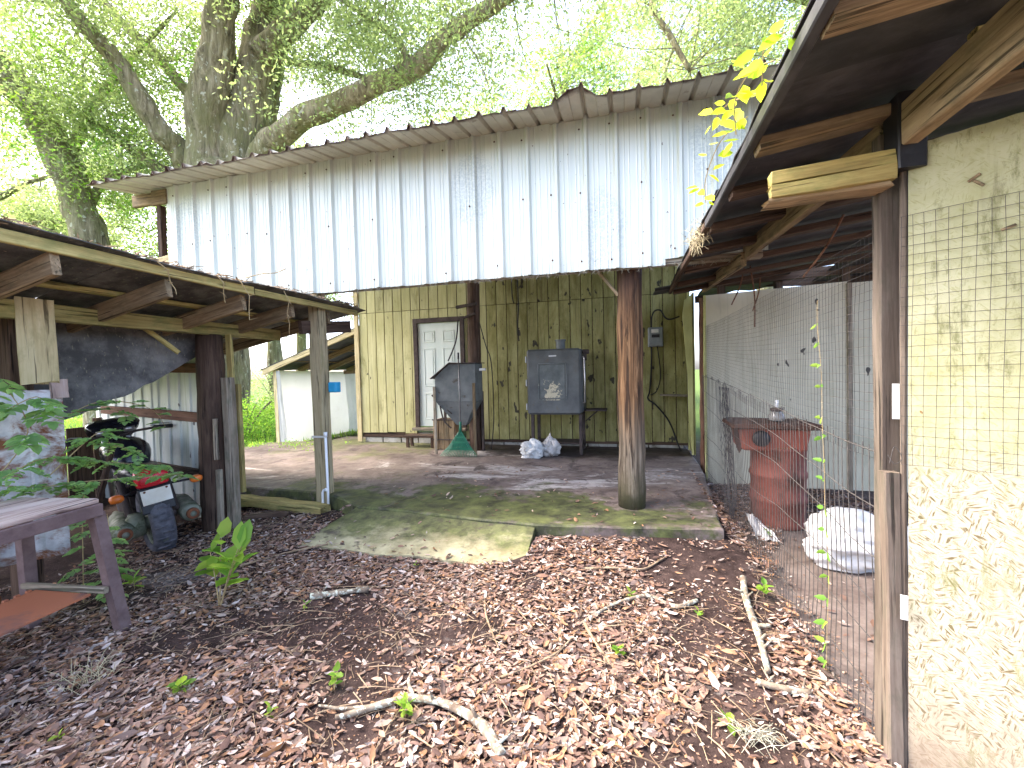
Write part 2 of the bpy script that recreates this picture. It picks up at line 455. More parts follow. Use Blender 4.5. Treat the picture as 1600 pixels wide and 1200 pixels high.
M['hopper'] = simple('hopper_grey_paint', (0.13, 0.145, 0.145), (0.20, 0.215, 0.21), 5, 0.55, 0.1, spots=((0.09, 0.065, 0.045), 7, 0.62, 0.70))
def smoker_paint():
    g = G('smoker_blue_grey', 0.5, 0.15)
    c = g.mix(g.step(g.noise(g.vec(), 3.5, 5), 0.35, 0.65), (0.085, 0.09, 0.09), (0.14, 0.147, 0.145))
    rs = g.step(g.noise(g.vec((1, 1, 0.6)), 6, 8, 0.8), 0.57, 0.66)
    c = g.mix(g.math('MULTIPLY', rs, 0.7), c, (0.14, 0.105, 0.07))
    g.col(c)
    g.bump(g.noise(g.vec(), 20, 4), 0.15, 0.003)
    return g.m
M['smoker'] = smoker_paint()
def smoker_panel():
    g = G('smoker_panel', 0.55, 0.1)
    c = g.mix(g.step(g.noise(g.vec(), 6, 5), 0.35, 0.65), (0.095, 0.11, 0.11), (0.17, 0.185, 0.18))
    v = g.tc.outputs['Generated']
    d = g.n('ShaderNodeVectorMath', operation='DISTANCE')
    g.t.links.new(v, d.inputs[0])
    d.inputs[1].default_value = (0.50, 0.0, 0.16)
    k = g.math('SUBTRACT', g.noise(g.vec(), 11, 5, 0.7), g.math('MULTIPLY', d.outputs['Value'], 0.55))
    c = g.mix(g.step(k, 0.34, 0.38), c, (0.55, 0.50, 0.36))
    g.col(c)
    return g.m
M['smoker_panel'] = smoker_panel()
M['chrome'] = simple('worn_chrome', (0.5, 0.5, 0.5), (0.35, 0.34, 0.33), 8, 0.35, 0.8, bump=0.05)
M['iron'] = simple('dark_iron', (0.05, 0.04, 0.038), (0.10, 0.075, 0.065), 9, 0.7, 0.3, bump=0.3)
M['bench_iron'] = simple('bench_angle_iron', (0.13, 0.085, 0.082), (0.20, 0.14, 0.135), 12, 0.7, 0.15, bump=0.3)
M['bench_shelf'] = simple('bench_rusted_shelf', (0.16, 0.10, 0.09), (0.42, 0.15, 0.075), 2.2, 0.75, 0.1, bump=0.4, lo=0.42, hi=0.56)
M['green_plastic'] = simple('rake_green', (0.02, 0.13, 0.075), (0.035, 0.20, 0.11), 5, 0.45, bump=0)
M['steel'] = simple('rake_steel', (0.16, 0.16, 0.16), (0.26, 0.25, 0.24), 9, 0.5, 0.5, bump=0)
M['white_bag'] = simple('white_plastic_bag', (0.55, 0.55, 0.53), (0.68, 0.68, 0.67), 4, 0.4, bump=0.2, spots=((0.30, 0.27, 0.21), 5, 0.56, 0.70))
M['dirty_bag'] = simple('dirty_plastic_bag', (0.46, 0.43, 0.40), (0.66, 0.63, 0.60), 7, 0.5, bump=0.3, spots=((0.16, 0.13, 0.10), 8, 0.56, 0.68))
M['sack'] = simple('white_sack', (0.50, 0.50, 0.495), (0.60, 0.60, 0.595), 3, 0.45, bump=0.1, spots=((0.40, 0.355, 0.25), 2.0, 0.60, 0.76))
M['hole'] = simple('sack_tear', (0.02, 0.018, 0.016), (0.04, 0.035, 0.03), 20, 0.9, bump=0)
M['box_grey'] = simple('breaker_box_grey', (0.16, 0.18, 0.19), (0.23, 0.25, 0.255), 6, 0.5, 0.1, spots=((0.10, 0.075, 0.05), 9, 0.62, 0.70))
M['paper'] = simple('paper_label', (0.60, 0.60, 0.55), (0.70, 0.68, 0.62), 8, 0.8, bump=0)
M['black'] = simple('black_plastic', (0.012, 0.012, 0.014), (0.028, 0.027, 0.03), 8, 0.4, bump=0.05)
M['black_gloss'] = simple('black_gloss', (0.008, 0.008, 0.013), (0.018, 0.018, 0.026), 4, 0.22, bump=0, spec=0.5)
M['cable'] = simple('black_cable', (0.015, 0.014, 0.013), (0.03, 0.027, 0.025), 10, 0.6, bump=0)
M['tyre'] = simple('tyre_rubber', (0.05, 0.05, 0.06), (0.12, 0.12, 0.14), 16, 0.75, bump=0.5, spots=((0.17, 0.19, 0.10), 9, 0.62, 0.7))
M['red_lens'] = simple('red_lens', (0.50, 0.012, 0.022), (0.60, 0.03, 0.04), 6, 0.25, bump=0, spec=0.5)
M['orange_lens'] = simple('orange_lens', (0.75, 0.20, 0.03), (0.65, 0.15, 0.02), 6, 0.3, bump=0, spec=0.5)
M['plate'] = simple('licence_plate', (0.62, 0.58, 0.48), (0.72, 0.70, 0.62), 9, 0.5, bump=0, spots=((0.45, 0.28, 0.20), 14, 0.62, 0.72))
M['green_metal'] = simple('mildewed_metal', (0.16, 0.18, 0.13), (0.28, 0.29, 0.23), 10, 0.6, 0.3, spots=((0.07, 0.09, 0.04), 9, 0.5, 0.62))
M['pvc'] = simple('white_pvc', (0.74, 0.74, 0.72), (0.80, 0.80, 0.79), 5, 0.4, bump=0)
M['blue_box'] = simple('blue_box', (0.02, 0.28, 0.50), (0.04, 0.34, 0.56), 6, 0.4, bump=0)
M['tarp'] = simple('white_tarp', (0.62, 0.63, 0.60), (0.76, 0.76, 0.74), 1.8, 0.55, bump=0.1, spots=((0.45, 0.46, 0.36), 1.6, 0.56, 0.75))
def backlit(mat, amount, tint):
    t = mat.node_tree
    tr = t.nodes.new('ShaderNodeBsdfTranslucent')
    tr.inputs['Color'].default_value = (*tint, 1)
    mx = t.nodes.new('ShaderNodeMixShader')
    mx.inputs[0].default_value = amount
    t.links.new(t.nodes['Principled BSDF'].outputs[0], mx.inputs[1])
    t.links.new(tr.outputs[0], mx.inputs[2])
    t.links.new(mx.outputs[0], t.nodes['Material Output'].inputs['Surface'])
backlit(M['tarp'], 0.5, (0.85, 0.85, 0.82))
M['cardboard'] = simple('old_crate', (0.32, 0.20, 0.11), (0.46, 0.30, 0.17), 6, 0.85, bump=0.3)
M['barrel'] = simple('red_barrel', (0.17, 0.048, 0.034), (0.25, 0.085, 0.06), 3, 0.7, bump=0.15, spots=((0.075, 0.034, 0.022), 3, 0.48, 0.62))
M['tub'] = simple('orange_red_tub', (0.29, 0.085, 0.055), (0.24, 0.065, 0.042), 4, 0.6, bump=0.2, spots=((0.15, 0.05, 0.03), 5, 0.60, 0.72))
M['ply'] = None
def ply():
    g = G('pale_plywood', 0.75)
    c = g.mix(g.step(g.noise(g.vec((1, 1, 0.4)), 2, 5), 0.35, 0.65), (0.50, 0.465, 0.335), (0.64, 0.60, 0.46))
    st = g.step(g.noise(g.vec((14, 14, 0.3)), 1.2, 5, 0.7), 0.54, 0.70)
    c = g.mix(g.math('MULTIPLY', st, 0.4), c, (0.29, 0.27, 0.19))
    bl = g.step(g.noise(g.vec((1, 1, 0.7)), 1.6, 5, 0.7), 0.55, 0.72)
    c = g.mix(g.math('MULTIPLY', bl, 0.45), c, (0.25, 0.26, 0.17))
    sp = g.step(g.noise(g.vec((3, 3, 2)), 2.6, 2, 0.5), 0.72, 0.74)
    c = g.mix(sp, c, (0.07, 0.065, 0.055))
    g.col(g.objrand(c, 0.06))
    return g.m
M['ply'] = ply()

def osb():
    g = G('painted_osb', 0.7)
    v = g.vec((1, 1, 1), rand=False)
    z = g.sep()[2]
    def strand(rot, sc):
        a = g.n('ShaderNodeMapping')
        g.t.links.new(v, a.inputs[0])
        a.inputs['Rotation'].default_value = (0, rot, 0)
        b = g.n('ShaderNodeMapping')
        g.t.links.new(a.outputs[0], b.inputs[0])
        b.inputs['Scale'].default_value = (25, 1, 140)
        return g.noise(b.outputs[0], sc, 3, 0.55, 0.5)
    sel = g.vor(v, 33, out='Color')
    ss = g.n('ShaderNodeSeparateColor')
    g.t.links.new(sel, ss.inputs[0])
    s1, s2, s3, s4 = strand(0.4, 1), strand(1.35, 1.1), strand(2.3, 0.9), strand(-0.5, 1.2)
    k = g.n('ShaderNodeMix', data_type='FLOAT')
    g.set(k.inputs[0], g.step(ss.outputs[0], 0.48, 0.52)); g.set(k.inputs[2], s1); g.set(k.inputs[3], s2)
    k2 = g.n('ShaderNodeMix', data_type='FLOAT')
    g.set(k2.inputs[0], g.step(ss.outputs[1], 0.48, 0.52)); g.set(k2.inputs[2], s3); g.set(k2.inputs[3], s4)
    k3 = g.n('ShaderNodeMix', data_type='FLOAT')
    g.set(k3.inputs[0], g.step(ss.outputs[2], 0.48, 0.52)); g.set(k3.inputs[2], k.outputs[0]); g.set(k3.inputs[3], k2.outputs[0])
    st = k3.outputs[0]
    paint = g.mix(g.step(g.noise(v, 5, 5, 0.7), 0.35, 0.65), (0.36, 0.355, 0.185), (0.46, 0.455, 0.29))
    low = g.mix(g.step(st, 0.36, 0.52), (0.12, 0.092, 0.045), (0.39, 0.36, 0.27))
    hi = g.mix(g.step(st, 0.34, 0.46, 0.6, 0), paint, (0.27, 0.27, 0.11))
    t = g.math('ADD', z, g.math('MULTIPLY', g.math('SUBTRACT', g.noise(v, 4, 5, 0.7), 0.5), 0.25))
    c = g.mix(g.step(t, 1.05, 1.22), low, hi)
    dk = g.step(g.noise(g.vec((1.6, 1, 0.5), rand=False), 7, 8, 0.8), 0.53, 0.62)
    c = g.mix(g.math('MULTIPLY', dk, 0.8), c, (0.15, 0.155, 0.06))
    tear = g.step(g.noise(g.vec((1.4, 1, 1), (0, 0.6, 0), rand=False), 15, 3, 0.6, 0.6), 0.72, 0.75)
    c = g.mix(tear, c, (0.22, 0.13, 0.05))
    br = g.step(g.noise(v, 2.4, 4, 0.6), 0.58, 0.72)
    c = g.mix(g.math('MULTIPLY', g.math('MULTIPLY', br, 0.35), g.step(t, 0.9, 1.2, 1, 0.2)), c, (0.45, 0.34, 0.12))
    run = g.step(g.noise(g.vec((16, 1, 0.9), rand=False), 1.0, 5, 0.7), 0.55, 0.70)
    c = g.mix(g.math('MULTIPLY', g.math('MULTIPLY', run, 0.55), g.step(t, 1.2, 2.2, 0.25, 1)), c, (0.17, 0.17, 0.075))
    mud = g.math('SUBTRACT', g.math('MULTIPLY', g.noise(v, 9, 6, 0.75), 0.75), z)
    c = g.mix(g.step(mud, 0.02, 0.30, 0, 0.8), c, (0.20, 0.155, 0.115))
    gb = g.step(g.noise(v, 3.3, 6, 0.72, 0.4), 0.52, 0.66)
    c = g.mix(g.math('MULTIPLY', gb, 0.45), c, (0.33, 0.30, 0.22))
    g.col(c)
    g.bump(st, 0.3, 0.004)
    return g.m
M['osb'] = osb()
M['wire'] = simple('fence_wire', (0.05, 0.045, 0.042), (0.09, 0.082, 0.076), 30, 0.7, 0.2, bump=0)
M['galv'] = simple('galvanised_strap', (0.55, 0.56, 0.55), (0.66, 0.66, 0.64), 12, 0.5, 0.4, bump=0.1)
M['glass'] = simple('grimy_glass', (0.20, 0.20, 0.19), (0.30, 0.30, 0.28), 8, 0.2, bump=0, spec=0.6)
M['dry_grass'] = simple('dry_grass', (0.34, 0.29, 0.17), (0.50, 0.44, 0.28), 12, 0.9, bump=0)
M['moss_fringe'] = simple('spanish_moss', (0.28, 0.27, 0.20), (0.42, 0.41, 0.33), 12, 0.9, bump=0)

# ------------------------------------------------------------------ mesh helpers
def put(name, me, mat, parent=None, mw=None, smooth=False):
    o = bpy.data.objects.new(name, me)
    col.objects.link(o)
    if mat is not None and not me.materials:
        me.materials.append(mat)
    if smooth:
        me.polygons.foreach_set('use_smooth', [True] * len(me.polygons))
    if mw is not None:
        o.matrix_basis = mw
    if parent is not None:
        o.parent = parent
        o.matrix_parent_inverse = PW[parent.name].inverted()
    PW[o.name] = mw.copy() if mw is not None else Matrix()
    return o
PW = {}

def root(name, loc, label, cat, group=None, rz=0.0):
    o = bpy.data.objects.new(name, None)
    col.objects.link(o)
    o.empty_display_size = 0.1
    mw = Matrix.Translation(loc) @ Matrix.Rotation(rz, 4, 'Z')
    o.matrix_basis = mw
    PW[o.name] = mw
    return tag(o, label, cat, group)

def tag(o, label=None, cat=None, group=None, kind=None):
    if label: o['label'] = label
    if cat: o['category'] = cat
    if group: o['group'] = group
    if kind: o['kind'] = kind
    return o

class MB:
    def __init__(s):
        s.v = []
        s.f = []
    def add(s, v, f):
        k = len(s.v)
        s.v += [tuple(p) for p in v]
        s.f += [tuple(i + k for i in q) for q in f]
        return s
    def box(s, c, size, rot=None, ch=0.0):
        hx, hy, hz = (x / 2 for x in size)
        if ch <= 0:
            v = [Vector((x * hx, y * hy, z * hz)) for x in (-1, 1) for y in (-1, 1) for z in (-1, 1)]
            f = [(0, 1, 3, 2), (4, 6, 7, 5), (0, 4, 5, 1), (2, 3, 7, 6), (0, 2, 6, 4), (1, 5, 7, 3)]
        else:
            xs = []
            for X, e in ((-hx, 1), (-hx + ch, 0), (hx - ch, 0), (hx, 1)):
                a, b = (hy - ch, hz - ch) if e else (hy, hz)
                ca = 0 if e else ch
                if e:
                    xs.append([(X, -a, -b + 1e-5), (X, -a + 1e-5, -b), (X, a - 1e-5, -b), (X, a, -b + 1e-5), (X, a, b - 1e-5), (X, a - 1e-5, b), (X, -a + 1e-5, b), (X, -a, b - 1e-5)])
                else:
                    xs.append([(X, -a, -b + ca), (X, -a + ca, -b), (X, a - ca, -b), (X, a, -b + ca), (X, a, b - ca), (X, a - ca, b), (X, -a + ca, b), (X, -a, b - ca)])
            v = [Vector(p) for r in xs for p in r]
            f = []
            for i in range(3):
                for j in range(8):
                    f.append((i * 8 + j, i * 8 + (j + 1) % 8, (i + 1) * 8 + (j + 1) % 8, (i + 1) * 8 + j))
            f.append(tuple(range(7, -1, -1)))
            f.append(tuple(range(24, 32)))
        if rot is not None:
            v = [rot @ p for p in v]
        c = Vector(c)
        return s.add([p + c for p in v], f)
    def tube(s, pts, rads, n=8, cap=True, wob=0.0, seed=0):
        pts = [Vector(p) for p in pts]
        if not isinstance(rads, (list, tuple)):
            rads = [rads] * len(pts)
        rg = random.Random(seed)
        ring = []
        prev = None
        for i, p in enumerate(pts):
            t = (pts[min(i + 1, len(pts) - 1)] - pts[max(i - 1, 0)])
            t = t.normalized() if t.length > 1e-9 else Vector((0, 0, 1))
            if prev is None:
                a = Vector((0, 0, 1)) if abs(t.z) < 0.9 else Vector((1, 0, 0))
                u = t.cross(a).normalized()
            else:
                u = (prev - t * prev.dot(t))
                u = u.normalized() if u.length > 1e-6 else t.orthogonal().normalized()
            prev = u
            w = t.cross(u)
            for j in range(n):
                a = 2 * math.pi * j / n
                r = rads[i] * (1 + (wob * (mnoise.noise(p * 1.3 / max(rads[i], .05) * .3 + Vector((math.cos(a), math.sin(a), seed)) * 1.3)) if wob else 0))
                ring.append(p + (u * math.cos(a) + w * math.sin(a)) * r)
        f = []
        for i in range(len(pts) - 1):
            for j in range(n):
                f.append((i * n + j, i * n + (j + 1) % n, (i + 1) * n + (j + 1) % n, (i + 1) * n + j))
        if cap:
            f.append(tuple(range(n - 1, -1, -1)))
            f.append(tuple((len(pts) - 1) * n + j for j in range(n)))
        return s.add(ring, f)
    def lathe(s, prof, n=24, mat=None):
        mat = mat or Matrix()
        v = []
        for r, z in prof:
            for j in range(n):
                a = 2 * math.pi * j / n
                v.append(mat @ Vector((r * math.cos(a), r * math.sin(a), z)))
        f = []
        for i in range(len(prof) - 1):
            for j in range(n):
                f.append((i * n + j, i * n + (j + 1) % n, (i + 1) * n + (j + 1) % n, (i + 1) * n + j))
        return s.add(v, f)
    def prism(s, poly, y0, y1):
        """polygon in XZ extruded along Y"""
        n = len(poly)
        v = [(x, y0, z) for x, z in poly] + [(x, y1, z) for x, z in poly]
        f = [tuple(range(n)), tuple(range(2 * n - 1, n - 1, -1))]
        f += [(i, i + n, (i + 1) % n + n, (i + 1) % n) for i in range(n)]
        return s.add(v, f)
    def mesh(s, name):
        me = bpy.data.meshes.new(name)
        me.from_pydata(s.v, [], s.f)
        me.validate()
        me.update()
        return me
    def build(s, name, mat, parent=None, mw=None, smooth=False, origin=None):
        if origin is not None and mw is None:
            o = Vector(origin)
            s.v = [tuple(Vector(p) - o) for p in s.v]
            mw = Matrix.Translation(o)
        return put(name, s.mesh(name), mat, parent, mw, smooth)

def frame(a, b, up=(0, 0, 1)):
    a, b, up = Vector(a), Vector(b), Vector(up)
    x = (b - a).normalized()
    if abs(x.dot(up.normalized())) > 0.98:
        up = Vector((0, 1, 0))
    y = up.cross(x).normalized()
    z = x.cross(y)
    m = Matrix((x, y, z)).transposed().to_4x4()
    m.translation = a
    return m, (b - a).length

def board(name, a, b, w, t, mat, parent=None, up=(0, 0, 1), seg=6, jit=0.003, ch=0.005, ragged=0.0):
    """timber from a to b: local X runs along it, w wide across, t deep along `up`"""
    m, L = frame(a, b, up)
    mb = MB()
    rings = []
    rg = random.Random(hash((round(a[0], 3), round(a[2], 3), round(b[1], 3))) & 0xffff)
    bow = rg.uniform(-1, 1) * jit * 2
    for i in range(seg + 1):
        x = L * i / seg
        off = bow * math.sin(math.pi * i / seg)
        hw, ht = w / 2 + rg.uniform(-jit, jit) * .6, t / 2 + rg.uniform(-jit, jit) * .6
        e = ch
        ring = [(x, -hw, -ht + e), (x, -hw + e, -ht), (x, hw - e, -ht), (x, hw, -ht + e), (x, hw, ht - e), (x, hw - e, ht), (x, -hw + e, ht), (x, -hw, ht - e)]
        if ragged and i in (0, seg):
            ring = [(px + rg.uniform(-ragged, ragged), py, pz) for px, py, pz in ring]
        rings.append([(px, py + off, pz + off * .5) for px, py, pz in ring])
    v = [p for r in rings for p in r]
    f = []
    for i in range(seg):
        for j in range(8):
            f.append((i * 8 + j, i * 8 + (j + 1) % 8, (i + 1) * 8 + (j + 1) % 8, (i + 1) * 8 + j))
    f.append(tuple(range(7, -1, -1)))
    f.append(tuple(seg * 8 + j for j in range(8)))
    mb.add(v, f)
    return mb.build(name, mat, parent, m)

def pole(name, a, b, r0, r1, mat, parent=None, n=18, wob=0.12, seg=14, seed=1):
    m, L = frame(a, b)
    mb = MB()
    rg = random.Random(seed)
    pts, rs = [], []
    for i in range(seg + 1):
        t = i / seg
        pts.append((L * t, rg.uniform(-.006, .006), rg.uniform(-.006, .006)))
        rs.append(r0 + (r1 - r0) * t)
    mb.tube(pts, rs, n, wob=wob, seed=seed)
    return mb.build(name, mat, parent, m, smooth=True)

def gz(x, y):
    """height of the ground"""
    p = Vector((x, y, 0.3))
    z = 0.03 * mnoise.noise(p * 0.6) + 0.018 * mnoise.noise(p * 1.9) + 0.008 * mnoise.noise(p * 5.3)
    t = min(max((y - 2.4) / 1.4, 0), 1)
    q = min(max((x + 1.3) / 0.6, 0), 1)
    q *= 1 - min(max((x - 0.8) / 0.25, 0), 1)
    z += (0.05 + 0.065 * q) * t * t * (3 - 2 * t)
    if x < -3.6:
        z -= 0.05 * min((-3.6 - x), 1.0)
    if x > 0.95:
        z -= 0.03
    return z

# ------------------------------------------------------------------ ground, slab, ramp
def axis(lo, hi, step, far):
    a = list(np.arange(lo, hi + 1e-6, step))
    out_l, out_r, d = [], [], step
    x = lo
    while x > -far:
        d *= 1.35
        x -= d
        out_l.append(x)
    x, d = hi, step
    while x < far:
        d *= 1.35
        x += d
        out_r.append(x)
    return out_l[::-1] + a + out_r
gx, gy = axis(-5.6, 3.2, 0.05, 400), axis(-0.4, 7.0, 0.05, 400)
gv = [(x, y, gz(x, y) if (abs(x) < 40 and abs(y) < 40) else 0.0) for y in gy for x in gx]
nx = len(gx)
gf = [(j * nx + i, j * nx + i + 1, (j + 1) * nx + i + 1, (j + 1) * nx + i) for j in range(len(gy) - 1) for i in range(nx - 1)]
me = bpy.data.meshes.new('ground')
me.from_pydata(gv, [], gf)
ground = put('ground', me, M['soil'], smooth=True)
tag(ground, 'dark soil yard strewn with brown fallen leaves in front of the barn', kind='structure')

def ragged_slab(name, outline, z0, z1, mat, seg=0.12):
    pts = []
    n = len(outline)
    for i in range(n):
        a, b = Vector(outline[i]), Vector(outline[(i + 1) % n])
        k = max(1, int((b - a).length / seg))
        for j in range(k):
            p = a.lerp(b, j / k)
            q = Vector((p.x, p.y, 0)) * 3.1
            pts.append((p.x + 0.018 * mnoise.noise(q), p.y + 0.018 * mnoise.noise(q + Vector((9, 4, 2)))))
    m = len(pts)
    cx, cy = sum(p[0] for p in pts) / m, sum(p[1] for p in pts) / m
    def ins(p, d):
        v = Vector((cx - p[0], cy - p[1]))
        v.normalize()
        return (p[0] + v.x * d, p[1] + v.y * d)
    v = [(x, y, z0) for x, y in pts] + [(x, y, z1 - 0.014 + 0.006 * mnoise.noise(Vector((x * 6, y * 6, 0)))) for x, y in pts] + [(*ins(p, 0.018), z1) for p in pts]
    f = []
    for k in range(2):
        f += [(k * m + i, k * m + (i + 1) % m, (k + 1) * m + (i + 1) % m, (k + 1) * m + i) for i in range(m)]
    f.append(tuple(2 * m + i for i in range(m)))
    mb = MB()
    mb.add(v, f)
    return mb.build(name, mat)
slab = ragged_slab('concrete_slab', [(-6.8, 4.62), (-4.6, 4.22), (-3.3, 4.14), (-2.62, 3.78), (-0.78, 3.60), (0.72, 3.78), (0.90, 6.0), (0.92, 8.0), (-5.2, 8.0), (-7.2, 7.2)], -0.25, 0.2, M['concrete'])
tag(slab, 'mossy stained concrete slab floor under the barn roof', kind='structure')
mb = MB()
rows = 8
tl, tr_, bl, br = Vector((-2.66, 3.88, 0.197)), Vector((-0.80, 3.70, 0.197)), Vector((-2.83, 3.16, 0.035)), Vector((-0.78, 3.10, 0.045))
v, f = [], []
N = 16
for i in range(rows + 1):
    for j in range(N + 1):
        a = tl.lerp(tr_, j / N)
        b = bl.lerp(br, j / N)
        p = a.lerp(b, i / rows)
        if i == rows:
            p.y += 0.06 * mnoise.noise(Vector((p.x * 2.2, 3, 1)))
        p.z += 0.006 * mnoise.noise(p * 3)
        v.append(tuple(p - Vector((-1.75, 3.1, 0))))
for i in range(rows):
    for j in range(N):
        f.append((i * (N + 1) + j, (i + 1) * (N + 1) + j, (i + 1) * (N + 1) + j + 1, i * (N + 1) + j + 1))
k = len(v)
edge = [i * (N + 1) for i in range(rows + 1)] + [rows * (N + 1) + j for j in range(1, N + 1)] + [i * (N + 1) + N for i in range(rows - 1, -1, -1)]
for e in edge:
    v.append((v[e][0], v[e][1], -0.2))
for i in range(len(edge) - 1):
    f.append((edge[i], k + i, k + i + 1, edge[i + 1]))
mb.add(v, f)
ramp = mb.build('concrete_ramp', M['ramp'], mw=Matrix.Translation((-1.75, 3.1, 0)))
tag(ramp, 'sloping mossy concrete ramp up to the slab', kind='structure')

# ------------------------------------------------------------------ barn: yellow wall, door, metal fascia, roof, posts
barn = root('barn', (-2.1, 7.5, 0.2), 'yellow board barn with wide pale metal fascia over its open concrete porch', 'barn')
WY = 7.5
wall = root('wall', (-2.1, WY, 0.4), None, None)
wall.parent = barn
wall.matrix_parent_inverse = PW[barn.name].inverted()
bw = 0.188
DX0, DX1, DZ1 = -3.90, -2.90, 2.53
SEAM = 2.72
i = 0
x = -5.08
while x < 0.90:
    x1 = min(x + bw, 0.92)
    w = x1 - x - 0.012
    cx = (x + x1) / 2
    dirty = cx > -2.45 + rnd.uniform(-.1, .1)
    mat = M['siding_dirty'] if dirty else M['siding_clean']
    z0 = 0.40 if cx < -3.1 else 0.30
    segs = [(z0 + rnd.uniform(-.012, .012), SEAM - 0.003), (SEAM + 0.005, 3.75)]
    for k, (a, b) in enumerate(segs):
        xa, xb = x, x1 - 0.012
        if k == 0 and xb > DX0 and xa < DX1:
            if xa < DX0 - 0.01:
                parts = [(xa, DX0, a, b)]
                parts.append((DX0, xb, DZ1, b))
            elif xb > DX1 + 0.01:
                parts = [(DX1, xb, a, b), (xa, DX1, DZ1, b)]
            else:
                parts = [(xa, xb, DZ1, b)]
        else:
            parts = [(xa, xb, a, b)]
        for (pa, pb, qa, qb) in parts:
            if pb - pa < 0.02:
                continue
            mb = MB()
            mb.box((0, 0, (qb - qa) / 2), (pb - pa, 0.016, qb - qa), ch=0.003)
            mb.build('board', mat, wall, Matrix.Translation(((pa + pb) / 2, WY + rnd.uniform(-.003, .003), qa)))
    x = x1
mb = MB()   # sheathing behind the boards shows as dark in the grooves
for (xa, xb, za, zb) in ((-5.08, DX0, 0.3, 3.75), (DX1, 0.92, 0.25, 3.75), (DX0, DX1, DZ1, 3.75)):
    mb.box(((xa + xb) / 2, WY + 0.03, (za + zb) / 2), (xb - xa, 0.03, zb - za))
mb.build('sheathing', M['wood_dark'], barn, origin=(-2.1, WY + 0.03, 1))
mb = MB()
mb.box((-5.06, WY + 2.2, 2.0), (0.05, 4.3, 3.4))
mb.box((0.95, WY + 2.2, 2.0), (0.04, 4.3, 3.4))
mb.box((-2.1, WY + 4.3, 2.0), (6.0, 0.05, 3.4))
mb.build('side_wall', M['siding_end'], barn, origin=(-5.06, WY + 2, 0.3))
board('corner_trim', (-5.125, WY - 0.02, 0.22), (-5.125, WY - 0.02, 3.7), 0.10, 0.03, M['wood_pale'], barn, up=(0, 1, 0))
for (xa, xb) in ((-5.05, -4.66), (-4.65, -4.26), (-4.25, -3.9), (-3.89, -3.5), (-3.49, -3.1), (-3.09, -2.7), (-2.69, -2.2), (-2.19, -1.7), (-1.69, -1.2), (-1.19, -0.7), (-0.69, -0.2), (-0.19, 0.3), (0.31, 0.85)):
    mb = MB()
    mb.box((0, 0, 0), (xb - xa - 0.01, 0.14, 0.20 if xb < -3 else 0.10), ch=0.006)
    mb.build('foundation_block', M['block'], barn, Matrix.Translation(((xa + xb) / 2, WY + 0.10, 0.30 if xb < -3 else 0.25)))

# six-panel door in its dark frame
door = root('door', (-3.4, WY - 0.02, 0.52), None, None)
door.parent = barn
door.matrix_parent_inverse = PW[barn.name].inverted()
door['label'] = 'pale mint six-panel door in a dark frame'
mb = MB()
mb.box((-3.40, WY + 0.012, 1.495), (0.86, 0.03, 1.93), ch=0.003)
mb.build('door_slab', M['door'], door, origin=(-3.4, WY + 0.012, 0.53))
for cx in (-3.595, -3.205):
    for z0, z1 in ((2.10, 2.32), (1.28, 2.00), (0.66, 1.16)):
        mb = MB()
        wd, h = 0.235, z1 - z0
        for (px, pz, sx, sz) in ((0, h / 2 - .012, wd, .024), (0, -h / 2 + .012, wd, .024), (-wd / 2 + .012, 0, .024, h - .052), (wd / 2 - .012, 0, .024, h - .052)):
            mb.box((px, 0, pz), (sx, 0.016, sz), ch=0.006)
        mb.box((0, 0.0, 0), (wd - 0.085, 0.012, h - 0.085), ch=0.005)
        mb.build('moulded_panel', M['door'], door, Matrix.Translation((cx, WY - 0.006, (z0 + z1) / 2)))
mb = MB()
mb.lathe([(0.0, -.05), (0.02, -.05), (0.032, -.035), (0.028, -.018), (0.012, -.01), (0.012, 0.0)], 12, Matrix.Rotation(R(-90), 4, 'X'))
mb.build('knob', M['chrome'], door, Matrix.Translation((-3.02, WY - 0.005, 1.42)))
for (a, b, nm) in (((-3.865, WY - 0.025, 0.48), (-3.865, WY - 0.025, 2.55), 'door_jamb'), ((-2.925, WY - 0.025, 0.48), (-2.925, WY - 0.025, 2.55), 'door_jamb')):
    board(nm, a, b, 0.085, 0.05, M['door_frame'], barn, up=(0, 1, 0))
board('door_lintel', (-3.82, WY - 0.027, 2.508), (-2.97, WY - 0.027, 2.508), 0.05, 0.085, M['door_frame'], barn)
board('door_sill', (-3.93, WY - 0.06, 0.485), (-2.86, WY - 0.06, 0.485), 0.16, 0.05, M['wood_grey'], barn)

# metal fascia sheets
FY, FZ0, FZ1 = 4.05, 2.412, 3.83
fascia = root('fascia', (-2.1, FY, FZ0), None, None)
fascia.parent = barn
fascia.matrix_parent_inverse = PW[barn.name].inverted()
fascia['label'] = 'long pale blue-grey ribbed metal fascia above the porch'
RIB = 0.268
def ribbed_profile(nr, pitch, h=0.030, wide=0.056, top=0.022, minor=True):
    pr = [(0.0, 0.0)]
    for k in range(nr):
        c = (k + 0.5) * pitch
        x0 = k * pitch
        if minor:
            for q in (0.17, 0.33):
                pr += [(x0 + pitch * q * .75 + 0.0, 0), (x0 + pitch * q * .75 + 0.008, 0.004), (x0 + pitch * q * .75 + 0.016, 0)]
        pr += [(c - wide / 2, 0), (c - top / 2, h), (c + top / 2, h), (c + wide / 2, 0)]
        if minor:
            for q in (0.72, 0.88):
                pr += [(x0 + pitch * q, 0), (x0 + pitch * q + 0.008, 0.004), (x0 + pitch * q + 0.016, 0)]
    pr.append((nr * pitch, 0.0))
    return sorted(pr)
